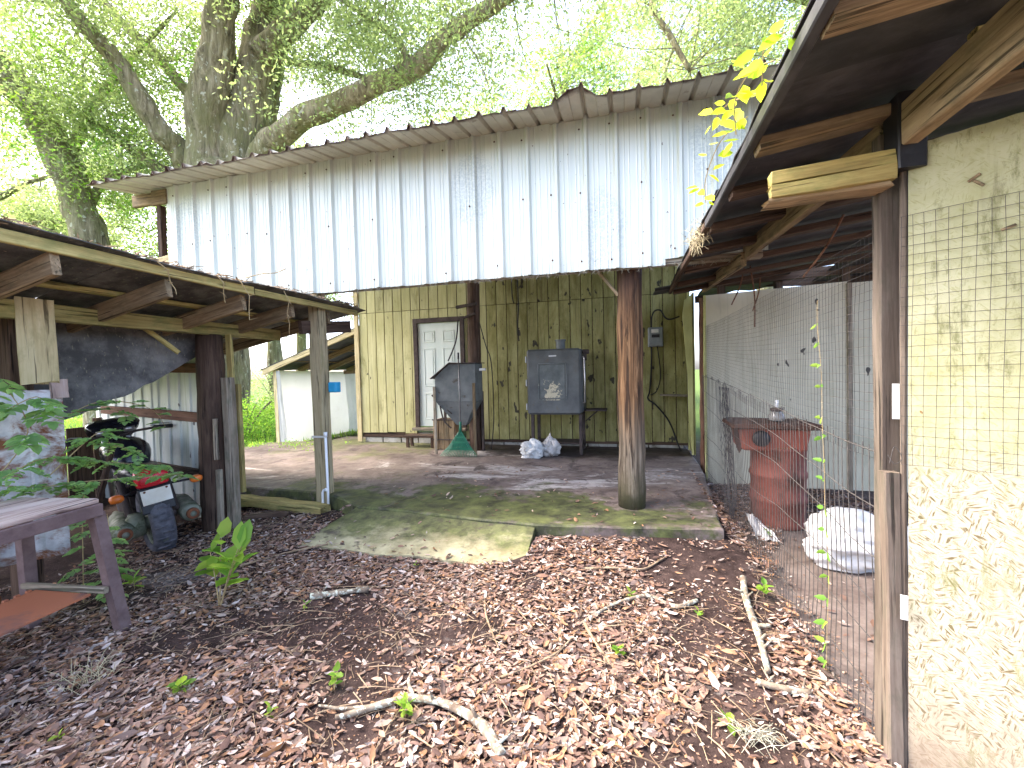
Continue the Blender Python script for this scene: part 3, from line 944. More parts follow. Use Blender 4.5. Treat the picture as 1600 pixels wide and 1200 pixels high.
def fascia_sheet(x0, nr, z0, z1, yoff, tilt=0.0):
    prof = ribbed_profile(nr, RIB)
    W = nr * RIB
    prof = [(-0.035, -0.004)] + prof
    v, f = [], []
    nz = 9
    for i in range(nz + 1):
        z = (z1 - z0) * i / nz
        for (px, ph) in prof:
            wav = 0.006 * mnoise.noise(Vector(((x0 + px) * 1.7, z * 1.5, 4)))
            zz = z + (0.012 * mnoise.noise(Vector(((x0 + px) * 2.2, 9, 1))) if i in (0, nz) else 0)
            v.append((px, -ph + wav, zz))
    n = len(prof)
    for i in range(nz):
        for j in range(n - 1):
            f.append((i * n + j, i * n + j + 1, (i + 1) * n + j + 1, (i + 1) * n + j))
    mb = MB()
    mb.add(v, f)
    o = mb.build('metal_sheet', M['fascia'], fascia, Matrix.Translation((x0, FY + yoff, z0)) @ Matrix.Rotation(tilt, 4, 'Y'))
    # screws
    for k in range(nr):
        for zz in (0.10, 0.72, z1 - z0 - 0.10):
            for dx in (0.22,):
                if rnd.random() < 0.75:
                    s = MB()
                    s.lathe([(0.0, 0.006), (0.007, 0.005), (0.009, 0.0)], 8, Matrix.Rotation(R(90), 4, 'X'))
                    SC.append((x0 + k * RIB + dx * RIB + 0.02, FY + yoff - 0.004, z0 + zz + rnd.uniform(-.02, .02)))
    return o
SC = []
x0 = -5.30
for k in range(8):
    fascia_sheet(x0, 3, FZ0 + (0.05 if x0 > 0.2 else 0) + rnd.uniform(-.006, .006), FZ1 - 0.006 * k + rnd.uniform(-.01, .01), -0.003 * (k % 2), rnd.uniform(-.002, .002))
    x0 += 3 * RIB
sm = MB()
sm.lathe([(0.0, 0.007), (0.006, 0.006), (0.009, 0.0)], 8, Matrix.Rotation(R(90), 4, 'X'))
sme = sm.mesh('screw')
sme.materials.append(M['rust_dark'])
for p in SC:
    put('screw', sme, None, fascia, Matrix.Translation(p))
# timber girts behind the fascia, lower one hung with lichen
board('girt', (-5.3, FY + 0.07, FZ0 + 0.03), (1.1, FY + 0.07, FZ0 + 0.03), 0.09, 0.05, M['wood_grey'], barn, seg=14)
board('girt', (-5.3, FY + 0.07, 3.1), (1.1, FY + 0.07, 3.1), 0.06, 0.09, M['wood_grey'], barn)
board('girt', (-5.95, FY + 0.07, 3.75), (1.3, FY + 0.07, 3.75), 0.05, 0.14, M['wood_tan'], barn)
board('header_board', (-5.55, FY + 0.005, 3.72), (-5.32, FY + 0.005, 3.72), 0.04, 0.17, M['wood_tan'], barn)
# open framing at the left end
board('stud', (-5.36, FY + 0.09, 2.4), (-5.36, FY + 0.09, 3.68), 0.05, 0.09, M['wood_tan'], barn, up=(0, 1, 0))
board('stud', (-5.55, FY + 0.10, 2.2), (-5.55, FY + 0.10, 3.66), 0.07, 0.07, M['wood_dark'], barn, up=(0, 1, 0))
board('rail', (-5.75, FY + 0.03, 2.92), (-5.30, FY + 0.03, 2.99), 0.035, 0.10, M['wood_pale'], barn)
board('stud', (-5.28, FY + 0.20, 2.2), (-5.28, FY + 0.20, 3.68), 0.05, 0.09, M['wood_dark'], barn, up=(0, 1, 0))

# roof sheets: ribs turned up, ragged rusty eave
roof = root('roof', (-2.1, 3.6, 3.74), None, None)
roof.parent = barn
roof.matrix_parent_inverse = PW[barn.name].inverted()
roof['label'] = 'ribbed metal roof with ragged rusty eave edge'
SL = 0.20
def roof_sheet(x0, nr, pitch, y0, z0, ln, lift=0.0, curl=None):
    prof = ribbed_profile(nr, pitch, 0.036, 0.05, 0.012, minor=False)
    prof2 = []
    for a, b in zip(prof, prof[1:] + [None]):
        prof2.append(a)
        if b and b[0] - a[0] > 0.1:
            prof2.append(((a[0] + b[0]) / 2 - 0.006, a[1])); prof2.append(((a[0] + b[0]) / 2, a[1] + 0.006)); prof2.append(((a[0] + b[0]) / 2 + .006, a[1]))
    ys = [0, 0.03, 0.10, 0.22, 0.4, 0.8, 1.6, 3.2, ln]
    v, f = [], []
    n = len(prof2)
    for i, yy in enumerate(ys):
        for (px, ph) in prof2:
            jag = (0.028 * mnoise.noise(Vector(((x0 + px) * 9, 2, 7))) + 0.022 * mnoise.noise(Vector(((x0 + px) * 31, 5, 7)))) if i == 0 else 0
            sag = -0.020 * mnoise.noise(Vector(((x0 + px) * 2.1, 3, 1))) * max(0, 1 - yy / 0.4)
            z = yy * SL + ph * (1.25 if i < 3 else 1) + sag
            if curl and yy < 0.5:
                c0, c1 = curl
                if c0 < px < c1:
                    t = math.sin(math.pi * (px - c0) / (c1 - c0))
                    z += t * 0.10 * (1 - yy / 0.5) ** 2
            v.append((px, yy + jag, z))
    for i in range(len(ys) - 1):
        for j in range(n - 1):
            f.append((i * n + j, i * n + j + 1, (i + 1) * n + j + 1, (i + 1) * n + j))
    mb = MB()
    mb.add(v, f)
    o = mb.build('roof_sheet', M['roof_metal'], roof, Matrix.Translation((x0, y0, z0 + lift)))
    sol = o.modifiers.new('thick', 'SOLIDIFY')
    sol.thickness = 0.004
    return o
xr = -5.93
k = 0
while xr < 1.35:
    roof_sheet(xr, 4, 0.222, 3.60 + rnd.uniform(-.02, .02), 3.745 - 0.009 * k + (0.005 if k % 2 else 0), 7.6, 0, (0.10, 0.46) if k == 6 else None)
    xr += 4 * 0.222 - 0.01
    k += 1
for yy in (4.6, 5.6, 6.6, 7.4):
    board('purlin', (-5.85, yy, 3.66 + (yy - 3.6) * SL), (1.2, yy, 3.60 + (yy - 3.6) * SL), 0.09, 0.05, M['wood_dark'], barn)
for xx in (-5.2, -3.3, -1.4, 0.0):
    board('rafter', (xx, 4.12, 3.60), (xx, 10.5, 3.60 + 6.4 * SL), 0.045, 0.12, M['wood_dark'], barn)

# posts
board('square_post', (-3.30, 4.13, -0.15), (-3.33, 4.13, 2.44), 0.135, 0.135, M['wood_post'], barn, up=(0, 1, 0), seg=10, jit=0.006)
pole('round_post', (0.015, 4.28, 0.19), (0.02, 4.26, 2.62), 0.128, 0.110, M['post_round'], barn, n=22, wob=0.10, seed=4)
pole('dark_pole', (-2.53, 7.0, 0.2), (-2.51, 7.0, 3.9), 0.115, 0.105, M['wood_dark'], barn, seed=6)
board('knee_brace', (-0.35, 4.25, 2.55), (-0.08, 4.24, 2.20), 0.03, 0.03, M['wood_tan'], barn)
board('bracket', (-2.78, 6.87, 2.62), (-2.42, 6.87, 2.66), 0.05, 0.05, M['iron'], barn)
board('bracket', (-2.70, 6.87, 2.42), (-2.45, 6.87, 2.50), 0.04, 0.04, M['iron'], barn)
# end wing of the wall on the right
board('wing_board', (0.93, 7.42, 0.20), (0.93, 7.42, 2.95), 0.04, 0.10, M['siding_end'], barn, up=(0, 1, 0))
mb = MB()
mb.prism([(0.0, 0.0), (0.0, 2.35), (-0.10, 2.28), (-0.13, 2.05), (-0.07, 1.2), (-0.06, 0.5), (-0.02, 0.0)], -0.02, 0.02)
mb.build('torn_siding', M['siding_end'], barn, Matrix.Translation((0.91, 6.86, 0.22)))
mb = MB()
mb.box((0, 0.30, 1.2), (0.02, 0.62, 2.4), ch=0.004)
mb.build('wing_panel', M['siding_dirty'], barn, Matrix.Translation((0.935, 6.88, 0.21)))
pole('iron_pole', (0.985, 6.42, 0.05), (0.985, 6.42, 2.45), 0.045, 0.045, M['wood_red'], barn, wob=0.04, seed=9)
def cable(name, pts, r, mat, parent=None, n=6):
    # Catmull-Rom through the points
    P = [Vector(p) for p in pts]
    out = []
    for i in range(len(P) - 1):
        p0, p1, p2, p3 = P[max(i - 1, 0)], P[i], P[i + 1], P[min(i + 2, len(P) - 1)]
        for k in range(6):
            t = k / 6
            out.append(0.5 * ((2 * p1) + (-p0 + p2) * t + (2 * p0 - 5 * p1 + 4 * p2 - p3) * t * t + (-p0 + 3 * p1 - 3 * p2 + p3) * t ** 3))
    out.append(P[-1])
    mb = MB()
    mb.tube(out, r, n)
    return mb.build(name, mat, parent, smooth=True, origin=P[0])
cable('wall_cable', [(-1.96, 7.46, 3.4), (-1.96, 7.46, 2.9), (-1.93, 7.45, 2.72)], 0.010, M['cable'], barn)
cable('wall_cable', [(-1.86, 7.46, 3.4), (-1.85, 7.46, 2.7), (-1.87, 7.46, 2.3), (-1.85, 7.45, 2.05)], 0.011, M['cable'], barn)
cable('wall_cable', [(-2.75, 6.86, 2.4), (-2.80, 6.86, 2.05), (-2.95, 6.86, 1.72)], 0.012, M['cable'], barn)
cable('wall_cable', [(-2.38, 6.88, 2.35), (-2.27, 6.86, 1.95), (-2.18, 6.85, 1.65), (-2.16, 6.85, 0.8), (-2.2, 6.8, 0.25)], 0.008, M['cable'], barn)

# fringe of dry lichen hanging off the fascia's bottom edge
mb = MB()
for q in range(330):
    x = rnd.uniform(-3.0, 1.0) if rnd.random() < .7 else rnd.uniform(-5.2, 1.0)
    L = rnd.uniform(0.01, 0.05)
    p = Vector((x, FY - 0.02 + rnd.uniform(0, .06), FZ0 + 0.008))
    q1 = p + Vector((rnd.uniform(-.03, .03), rnd.uniform(-.02, .01), -L * .5))
    q2 = q1 + Vector((rnd.uniform(-.03, .03), 0, -L * .6))
    mb.tube([p, q1, q2], [0.0022, 0.0016, 0.0008], 3, cap=False)
o = mb.build('lichen_fringe', M['moss_fringe'], barn)
o['kind'] = 'stuff'
# ------------------------------------------------------------------ left lean-to
lean = root('lean_to', (-4.0, 3.35, 0), 'sagging open lean-to with black roof and pale tin back wall on the left', 'lean-to')
LSL = 0.20                       # roof falls to the left
def lz(x, y): return 2.30 + (x + 3.2) * LSL + 0.02 * math.sin(y * 1.7) - max(0, y - 3.6) * 0.03
lroof = root('roof', (-4.4, 2.5, 2.2), None, None)
lroof.parent = lean
lroof.matrix_parent_inverse = PW[lean.name].inverted()
for k, (ya, yb) in enumerate(((0.2, 1.35), (1.33, 2.2), (2.18, 3.05), (3.03, 3.9), (3.88, 4.78))):
    v, f = [], []
    nxs, nys = 14, 10
    for i in range(nys + 1):
        for j in range(nxs + 1):
            x = -6.9 + (6.9 - 3.14) * j / nxs
            y = ya + (yb - ya) * i / nys
            e = 0.02 * mnoise.noise(Vector((y * 8, 3, 1))) if j == nxs else 0
            v.append((x + e, y, lz(x, y) + 0.03 + 0.012 * (k % 2) + 0.012 * mnoise.noise(Vector((x * 2, y * 3, k)))))
    n = nxs + 1
    f = [(i * n + j, i * n + j + 1, (i + 1) * n + j + 1, (i + 1) * n + j) for i in range(nys) for j in range(nxs)]
    mb = MB()
    mb.add(v, f)
    o = mb.build('roof_sheet', M['tar_lichen'], lroof, origin=(-4.4, (ya + yb) / 2, 2.2))
    o.modifiers.new('thick', 'SOLIDIFY').thickness = 0.006
board('eave_board', (-3.20, 0.3, lz(-3.2, .3) - 0.005), (-3.20, 3.15, lz(-3.2, 3.15) - 0.005), 0.035, 0.07, M['wood_olive'], lean, seg=10)
board('eave_board', (-3.21, 3.17, lz(-3.2, 3.17) - 0.01), (-3.22, 4.70, lz(-3.2, 4.7) - 0.01), 0.035, 0.06, M['wood_olive'], lean)
board('eave_strip', (-3.78, 0.3, lz(-3.78, .3) - 0.012), (-3.78, 4.5, lz(-3.78, 4.5) - 0.012), 0.09, 0.035, M['wood_olive'], lean, seg=8)
for y, xe in ((1.02, -3.16), (1.80, -3.18), (2.46, -3.20), (3.12, -3.22), (3.72, -3.24), (4.3, -3.26)):
    xe -= 0.03
    board('rafter', (-6.6, y, lz(-6.6, y) - 0.09), (xe, y - 0.02, lz(xe, y) - 0.10), 0.045, 0.135, M['wood_tan'], lean, ragged=0.008)
board('beam', (-3.96, 0.3, 2.005), (-3.96, 4.25, 2.005), 0.05, 0.125, M['wood_olive'], lean, seg=10)
board('beam', (-3.40, 3.95, 2.04), (-3.34, 4.72, 2.12), 0.05, 0.14, M['wood_dark'], lean)
pole('round_post', (-4.03, 3.42, -0.1), (-4.03, 3.42, 1.95), 0.128, 0.118, M['wood_dark'], lean, seed=13, wob=0.10)
board('nailed_plank', (-3.85, 3.46, -0.05), (-3.86, 3.46, 1.52), 0.075, 0.10, M['wood_grey'], lean, up=(0, 1, 0))
board('nailed_plank', (-3.89, 3.35, -0.05), (-3.89, 3.35, 0.62), 0.05, 0.045, M['wood_grey'], lean, up=(0, 1, 0))
board('nailed_plank', (-3.90, 3.34, 0.72), (-3.90, 3.34, 1.12), 0.035, 0.035, M['wood_grey'], lean, up=(0, 1, 0))
board('nailed_plank', (-3.82, 3.55, 0.35), (-3.83, 3.55, 1.45), 0.05, 0.04, M['wood_olive'], lean, up=(0, 1, 0))
board('nailed_plank', (-3.86, 3.50, 1.45), (-3.87, 3.50, 1.95), 0.07, 0.03, M['wood_olive'], lean, up=(0, 1, 0))
# corner post on the near side: pale board over rusty tin
board('corner_board', (-3.88, 2.04, 1.50), (-3.90, 2.04, 2.08), 0.035, 0.185, M['wood_pale'], lean, up=(0.5, 0.86, 0), ragged=0.02)
board('corner_post', (-4.16, 2.06, -0.1), (-4.16, 2.06, 2.0), 0.12, 0.12, M['wood_dark'], lean, up=(0, 1, 0))
board('pink_offcut', (-3.84, 2.12, 1.40), (-3.85, 2.12, 1.53), 0.03, 0.09, M['bench_wood'], lean, up=(0.5, 0.86, 0))
def tin_panel(name, a, b, z0, z1, mat, parent, pitch=0.205, h=0.014, lower=None):
    a, b = Vector(a), Vector(b)
    d = (b - a)
    L = d.length
    d.normalize()
    nrm = Vector((d.y, -d.x, 0))
    nr_ = max(1, round(L / pitch))
    pitch = L / nr_
    pr = ribbed_profile(nr_, pitch, h, 0.05, 0.02, minor=False)
    v = []
    nz = 6
    for i in range(nz + 1):
        for (px, ph) in pr:
            p = a + d * px + nrm * (ph + 0.008 * mnoise.noise(Vector((px * 2, i, 2))))
            zz = z0 + (z1 - z0) * i / nz
            if i == 0:
                zz += 0.03 * mnoise.noise(Vector((px * 4, 1, 6)))
            v.append((p.x, p.y, zz))
    n = len(pr)
    f = [(i * n + j, i * n + j + 1, (i + 1) * n + j + 1, (i + 1) * n + j) for i in range(nz) for j in range(n - 1)]
    mb = MB()
    mb.add(v, f)
    return mb.build(name, mat, parent, origin=(a.x, a.y, z0))
tin_panel('rusty_sheet', (-4.42, 1.15, 0), (-3.85, 2.14, 0), 0.30, 1.46, M['rusty_galv'], lean, pitch=0.31, h=0.006)
# back wall of tin with rails
tin_panel('tin_sheet', (-6.75, 4.09, 0), (-5.28, 3.80, 0), -0.02, 1.95, M['pale_tin'], lean)
tin_panel('tin_sheet', (-5.32, 3.79, 0), (-4.08, 3.56, 0), -0.03, 1.98, M['pale_tin'], lean)
for z, mt in ((1.62, 'wood_red'), (1.10, 'wood_red'), (0.50, 'wood_dark')):
    board('wall_rail', (-6.4, 3.95, z + 0.06), (-4.05, 3.49, z), 0.045, 0.10, M[mt], lean)

for k in range(16):  # added boards, dark in place of the shadowed interior, low to admit light
    board('shade_board', (-6.62, 0.25 + k * 0.275, -0.05), (-6.62, 0.25 + k * 0.275, 0.85 + 0.1 * (k % 3)), 0.265, 0.025, M['wood_dark'], lean, up=(1, 0, 0), seg=2)
# black roofing sheet that has dropped inside the lean-to
v, f = [], []
n = 16
for i in range(n + 1):
    for j in range(n + 1):
        s_, t_ = j / n, i / n
        top = Vector((-4.42, 1.85, 1.98)).lerp(Vector((-4.14, 3.42, 2.0)), s_)
        bot = Vector((-4.30, 2.20, 1.16)).lerp(Vector((-4.20, 3.46, 1.78)), s_)
        p = top.lerp(bot, t_)
        p.z -= 0.06 * math.sin(math.pi * s_) * t_
        p.x += 0.05 * math.sin(2.2 * s_ + 1) * t_ + 0.015 * mnoise.noise(p * 3)
        if i == n:
            p.z += 0.025 * mnoise.noise(p * 14)
        v.append(tuple(p))
f = [(i * (n + 1) + j, i * (n + 1) + j + 1, (i + 1) * (n + 1) + j + 1, (i + 1) * (n + 1) + j) for i in range(n) for j in range(n)]
mb = MB()
mb.add(v, f)
fs = root('fallen_roofing', (-4.3, 2.8, 1.3), 'black roofing sheet sagging inside the left lean-to above the motorcycle', 'roofing')
o = mb.build('sheet', M['tar_lichen'], fs, origin=(-4.3, 2.8, 1.6))
o.modifiers.new('thick', 'SOLIDIFY').thickness = 0.02
board('split_batten', (-4.08, 2.86, 1.97), (-4.04, 3.12, 1.76), 0.03, 0.04, M['wood_olive'], fs, ragged=0.02)

# debris lying along the roof edge (twigs, needles, leaves)
mb = MB()
for q in range(1500):
    y = rnd.uniform(0.9, 4.7)
    x = -3.16 - abs(rnd.gauss(0, 0.22))
    z = lz(x, y) + 0.045 + abs(rnd.gauss(0, 0.016))
    a = rnd.uniform(0, 6.28)
    L = rnd.uniform(0.015, 0.075)
    d = Vector((math.cos(a), math.sin(a), rnd.uniform(-.25, .35))) * L
    p = Vector((x, y, z))
    r = rnd.uniform(0.002, 0.006)
    mb.tube([p - d, p + d * .2 + Vector((0, 0, rnd.uniform(-.008, .012))), p + d], [r, r, r * .5], 3, cap=False)
o = mb.build('roof_debris', M['twig'])
tag(o, 'twigs and dry litter heaped along the left lean-to roof edge', 'debris', kind='stuff')
def hanging(name, p, drops, label):
    mb = MB()
    P = [Vector(p)]
    for d in drops:
        P.append(P[-1] + Vector(d))
    mb.tube(P, [0.0045] + [0.0035] * (len(P) - 1), 4)
    for q in range(5):
        b = P[min(1 + q % (len(P) - 1), len(P) - 1)]
        mb.tube([b, b + Vector((rnd.uniform(-.05, .05), rnd.uniform(-.05, .05), rnd.uniform(-.05, .03)))], [0.003, 0.001], 3)
    o = mb.build(name, M['stem'], origin=p)
    return tag(o, label, 'vine', 'dry vine stems hanging off the lean-to roof')
hanging('dry_vine', (-3.14, 2.30, 2.33), [(0.03, .05, -.05), (-.02, .03, -.08), (.02, .02, -.05)], 'dry vine stem hanging off the lean-to roof, nearest the pale corner board')
hanging('dry_vine', (-3.14, 2.75, 2.33), [(0.04, .03, -.06), (-.03, .02, -.08), (-.01, .02, -.07)], 'dry vine stem hanging off the lean-to roof beside the second rafter end')
hanging('dry_vine', (-3.14, 2.95, 2.34), [(0.04, .0, -.04), (.03, .04, -.10), (-.02, .01, -.12), (.0, .0, -.08)], 'longest dry vine stem hanging off the lean-to roof')
hanging('dry_vine', (-3.14, 3.45, 2.33), [(0.03, .03, -.10), (-.01, -.02, -.12), (.015, .01, -.10), (-.01, 0, -.06)], 'dry vine stem with curled tip hanging off the lean-to roof near the barn')
hanging('dry_twig', (-3.16, 3.05, 2.37), [(0.06, .10, .05), (.05, .12, .03), (.03, .08, .05)], 'thin dry twig sticking up from the lean-to roof edge')

# ------------------------------------------------------------------ leaves and vines
def leaf_template(fold=0.12):
    v = np.array([(-.5, 0, 0), (-.2, .5, 0), (.2, .42, 0), (.5, 0, 0), (.2, -.42, 0), (-.2, -.5, 0), (-.2, 0, -fold), (.2, 0, -fold)], float)
    f = [(0, 6, 1), (6, 7, 2, 1), (7, 3, 2), (0, 5, 6), (5, 4, 7, 6), (4, 3, 7)]
    return v, f
def rot_mats(yaw, pitch, roll):
    cy, sy, cp, sp, cr, sr = np.cos(yaw), np.sin(yaw), np.cos(pitch), np.sin(pitch), np.cos(roll), np.sin(roll)
    Z = np.zeros_like(cy); O = np.ones_like(cy)
    Rz = np.stack([np.stack([cy, -sy, Z], -1), np.stack([sy, cy, Z], -1), np.stack([Z, Z, O], -1)], -2)
    Ry = np.stack([np.stack([cp, Z, sp], -1), np.stack([Z, O, Z], -1), np.stack([-sp, Z, cp], -1)], -2)
    Rx = np.stack([np.stack([O, Z, Z], -1), np.stack([Z, cr, -sr], -1), np.stack([Z, sr, cr], -1)], -2)
    return Rz @ Ry @ Rx
def leaf_mesh(name, P, RM, LW, colr, curl=None, simple_=False):
    """P (n,3) positions, RM (n,3,3), LW (n,2) length and width, colr (n,3)"""
    n = len(P)
    if simple_:
        tv = np.array([(-.5, 0, 0), (-.02, .5, .08), (.5, 0, 0), (-.02, -.5, .08)], float)
        tf = [(0, 1, 2), (0, 2, 3)]
    else:
        tv, tf = leaf_template()
    V = np.repeat(tv[None], n, 0)
    V[:, :, 0] *= LW[:, None, 0]
    V[:, :, 1] *= LW[:, None, 1]
    V[:, :, 2] *= LW[:, None, 1]
    if curl is not None:
        V[:, :, 2] += curl[:, None] * (V[:, :, 0] ** 2) / np.maximum(LW[:, None, 0], 1e-4)
        V[:, :, 2] += (np.abs(curl) * 1.6)[:, None] * (V[:, :, 1] ** 2) / np.maximum(LW[:, None, 1], 1e-4)
    V = np.einsum('nij,nkj->nki', RM, V) + P[:, None, :]
    k = len(tv)
    loops, starts, totals = [], [], []
    fl = [i for t in tf for i in t]
    tot = np.array([len(t) for t in tf])
    L = len(fl)
    loops = (np.array(fl)[None] + (np.arange(n) * k)[:, None]).reshape(-1)
    totals = np.tile(tot, n)
    starts = np.concatenate([[0], np.cumsum(totals)[:-1]])
    me = bpy.data.meshes.new(name)
    me.vertices.add(n * k)
    me.vertices.foreach_set('co', V.reshape(-1).astype(np.float32))
    me.loops.add(len(loops))
    me.loops.foreach_set('vertex_index', loops.astype(np.int32))
    me.polygons.add(len(totals))
    me.polygons.foreach_set('loop_start', starts.astype(np.int32))
    me.polygons.foreach_set('loop_total', totals.astype(np.int32))
    at = me.attributes.new('Col', 'FLOAT_COLOR', 'POINT')
    c4 = np.ones((n, k, 4))
    c4[:, :, :3] = colr[:, None, :]
    at.data.foreach_set('color', c4.reshape(-1).astype(np.float32))
    me.update(calc_edges=True)
    return me

GREEN = np.array([(0.205, 0.25, 0.12), (0.235, 0.285, 0.135), (0.28, 0.33, 0.15), (0.17, 0.215, 0.105)])
FRESH = np.array([(0.20, 0.33, 0.05), (0.15, 0.29, 0.05), (0.26, 0.37, 0.06)])
YEL = np.array([(0.34, 0.44, 0.03), (0.26, 0.38, 0.035), (0.42, 0.48, 0.04)])
FERN = np.array([(0.25, 0.39, 0.16), (0.19, 0.32, 0.12), (0.31, 0.46, 0.18), (0.23, 0.35, 0.17)])
def pick(pal, n, jit=0.15):
    c = pal[np.random.randint(len(pal), size=n)]
    return np.clip(c * np.random.uniform(1 - jit, 1 + jit, (n, 1)), 0, 1)

def leaf_list(L, name, parent=None, mat='leaf'):
    """L: list of (pos, direction, normal-ish roll, length, width, colour)"""
    P = np.array([l[0] for l in L])
    D = np.array([l[1] for l in L])
    D = D / np.linalg.norm(D, axis=1, keepdims=True)
    yaw = np.arctan2(D[:, 1], D[:, 0])
    pit = -np.arcsin(np.clip(D[:, 2], -1, 1))
    RM = rot_mats(yaw, pit, np.array([l[2] for l in L]))
    LW = np.array([(l[3], l[4]) for l in L])
    C = np.array([l[5] for l in L])
    P = P + D * LW[:, :1] * 0.5
    me = leaf_mesh(name, P, RM, LW, C, curl=np.random.uniform(-.5, .1, len(P)))
    return put(name, me, M[mat], parent, smooth=False)

def smooth_path(P, k=5):
    P = [Vector(p) for p in P]
    out = []
    for i in range(len(P) - 1):
        p0, p1, p2, p3 = P[max(i - 1, 0)], P[i], P[i + 1], P[min(i + 2, len(P) - 1)]
        for q in range(k):
            t = q / k
            out.append(0.5 * ((2 * p1) + (-p0 + p2) * t + (2 * p0 - 5 * p1 + 4 * p2 - p3) * t * t + (-p0 + 3 * p1 - 3 * p2 + p3) * t ** 3))
    out.append(P[-1])
    return out

def pinnate(L, base, d, length, nl, lw, pal):
    """adds a compound leaf to the list L"""
    base, d = Vector(base), Vector(d).normalized()
    side = d.cross(Vector((0, 0, 1)))
    side = side.normalized() if side.length > .01 else Vector((1, 0, 0))
    for k in range(nl):
        t = (k + 1) / nl
        p = base + d * length * t + Vector((0, 0, -0.25 * length * t * t))
        for s_ in (-1, 1):
            dd = (side * s_ + d * 0.55 + Vector((0, 0, -.25))).normalized()
            sc = 0.75 + 0.5 * math.sin(math.pi * min(t, .95))
            L.append((tuple(p), tuple(dd), rnd.uniform(-.5, .5), lw[0] * sc, lw[1] * sc, tuple(pick(pal, 1)[0])))
    p = base + d * length + Vector((0, 0, -.25 * length))
    L.append((tuple(p), tuple(d + Vector((0, 0, -.4))), 0, lw[0] * 1.1, lw[1] * 1.1, tuple(pick(pal, 1)[0])))

def vine(name, stems, label, leaf_kw, pal, r=0.004, parent_mat='stem', cat='vine'):
    rt = root(name, stems[0][0], label, cat)
    L = []
    mb = MB()
    for st in stems:
        path = smooth_path(st)
        mb.tube(path, [r * (1 - 0.6 * i / len(path)) for i in range(len(path))], 5)
        step = leaf_kw.get('step', 2)
        for i in range(2, len(path), step):
            t = path[min(i + 1, len(path) - 1)] - path[i - 1]
            for s_ in range(leaf_kw.get('per', 1)):
                a = rnd.uniform(0, 6.28)
                d = Vector((math.cos(a), math.sin(a), rnd.uniform(-.5, .3)))
                if 'bias' in leaf_kw:
                    d = d + Vector(leaf_kw['bias'])
                pinnate(L, path[i], d, leaf_kw['len'] * rnd.uniform(.7, 1.25), leaf_kw['n'], leaf_kw['lw'], pal)
    mb.build('stem', M[parent_mat], rt, smooth=True)
    leaf_list(L, 'foliage', rt)
    return rt
vine('creeper', [[(-3.80, 1.50, 0.85), (-3.78, 1.60, 1.25), (-3.80, 1.74, 1.55), (-3.86, 1.68, 1.85), (-3.9, 1.60, 2.05)],
                 [(-3.72, 1.70, 0.9), (-3.66, 1.85, 1.2), (-3.72, 1.78, 1.5), (-3.75, 1.62, 1.75)],
                 [(-3.76, 1.75, 1.30), (-3.66, 1.90, 1.42), (-3.70, 2.0, 1.3)]],
     'leafy green creeper climbing the pale corner board and rusty tin', dict(len=0.13, n=4, lw=(0.08, 0.046), step=3, per=2, bias=(.4, -.5, -.3)), FERN)
vine('creeper', [[(-3.75, 2.05, 1.25), (-3.70, 2.25, 1.36), (-3.68, 2.45, 1.34), (-3.72, 2.65, 1.26), (-3.74, 2.75, 1.12)],
                 [(-3.74, 2.15, 1.30), (-3.72, 2.35, 1.30), (-3.78, 2.5, 1.24)]],
     'green creeper arching in front of the motorcycle handlebar', dict(len=0.08, n=4, lw=(0.05, 0.034), step=2, per=1, bias=(.2, -.2, .2)), FERN)
vine('creeper', [[(-3.66, 1.60, 0.86), (-3.60, 1.85, 1.02), (-3.70, 2.10, 0.98), (-3.66, 2.35, 0.90), (-3.60, 2.6, 0.84)],
                 [(-3.60, 1.9, 0.9), (-3.62, 2.2, 1.15), (-3.66, 2.3, 1.05), (-3.64, 2.5, 0.95)],
                 [(-3.62, 1.7, 0.9), (-3.66, 1.9, 0.84), (-3.60, 2.15, 0.82), (-3.50, 2.45, 0.78), (-3.52, 2.7, 0.74)]],
     'green creeper spreading behind the workbench top', dict(len=0.10, n=5, lw=(0.040, 0.028), step=2, per=3), FERN)
vine('creeper', [[(-3.50, 2.0, 0.05), (-3.52, 2.02, 0.35), (-3.56, 2.05, 0.6), (-3.62, 2.1, 0.75)],
                 [(-3.40, 2.08, 0.03), (-3.44, 2.12, 0.3), (-3.48, 2.15, 0.5), (-3.54, 2.18, 0.58)],
                 [(-3.36, 2.02, 0.08), (-3.38, 2.06, 0.22), (-3.42, 2.10, 0.36)]],
     'green creeper growing up from the ground beneath the workbench end', dict(len=0.09, n=4, lw=(0.040, 0.028), step=2, per=2), FERN)

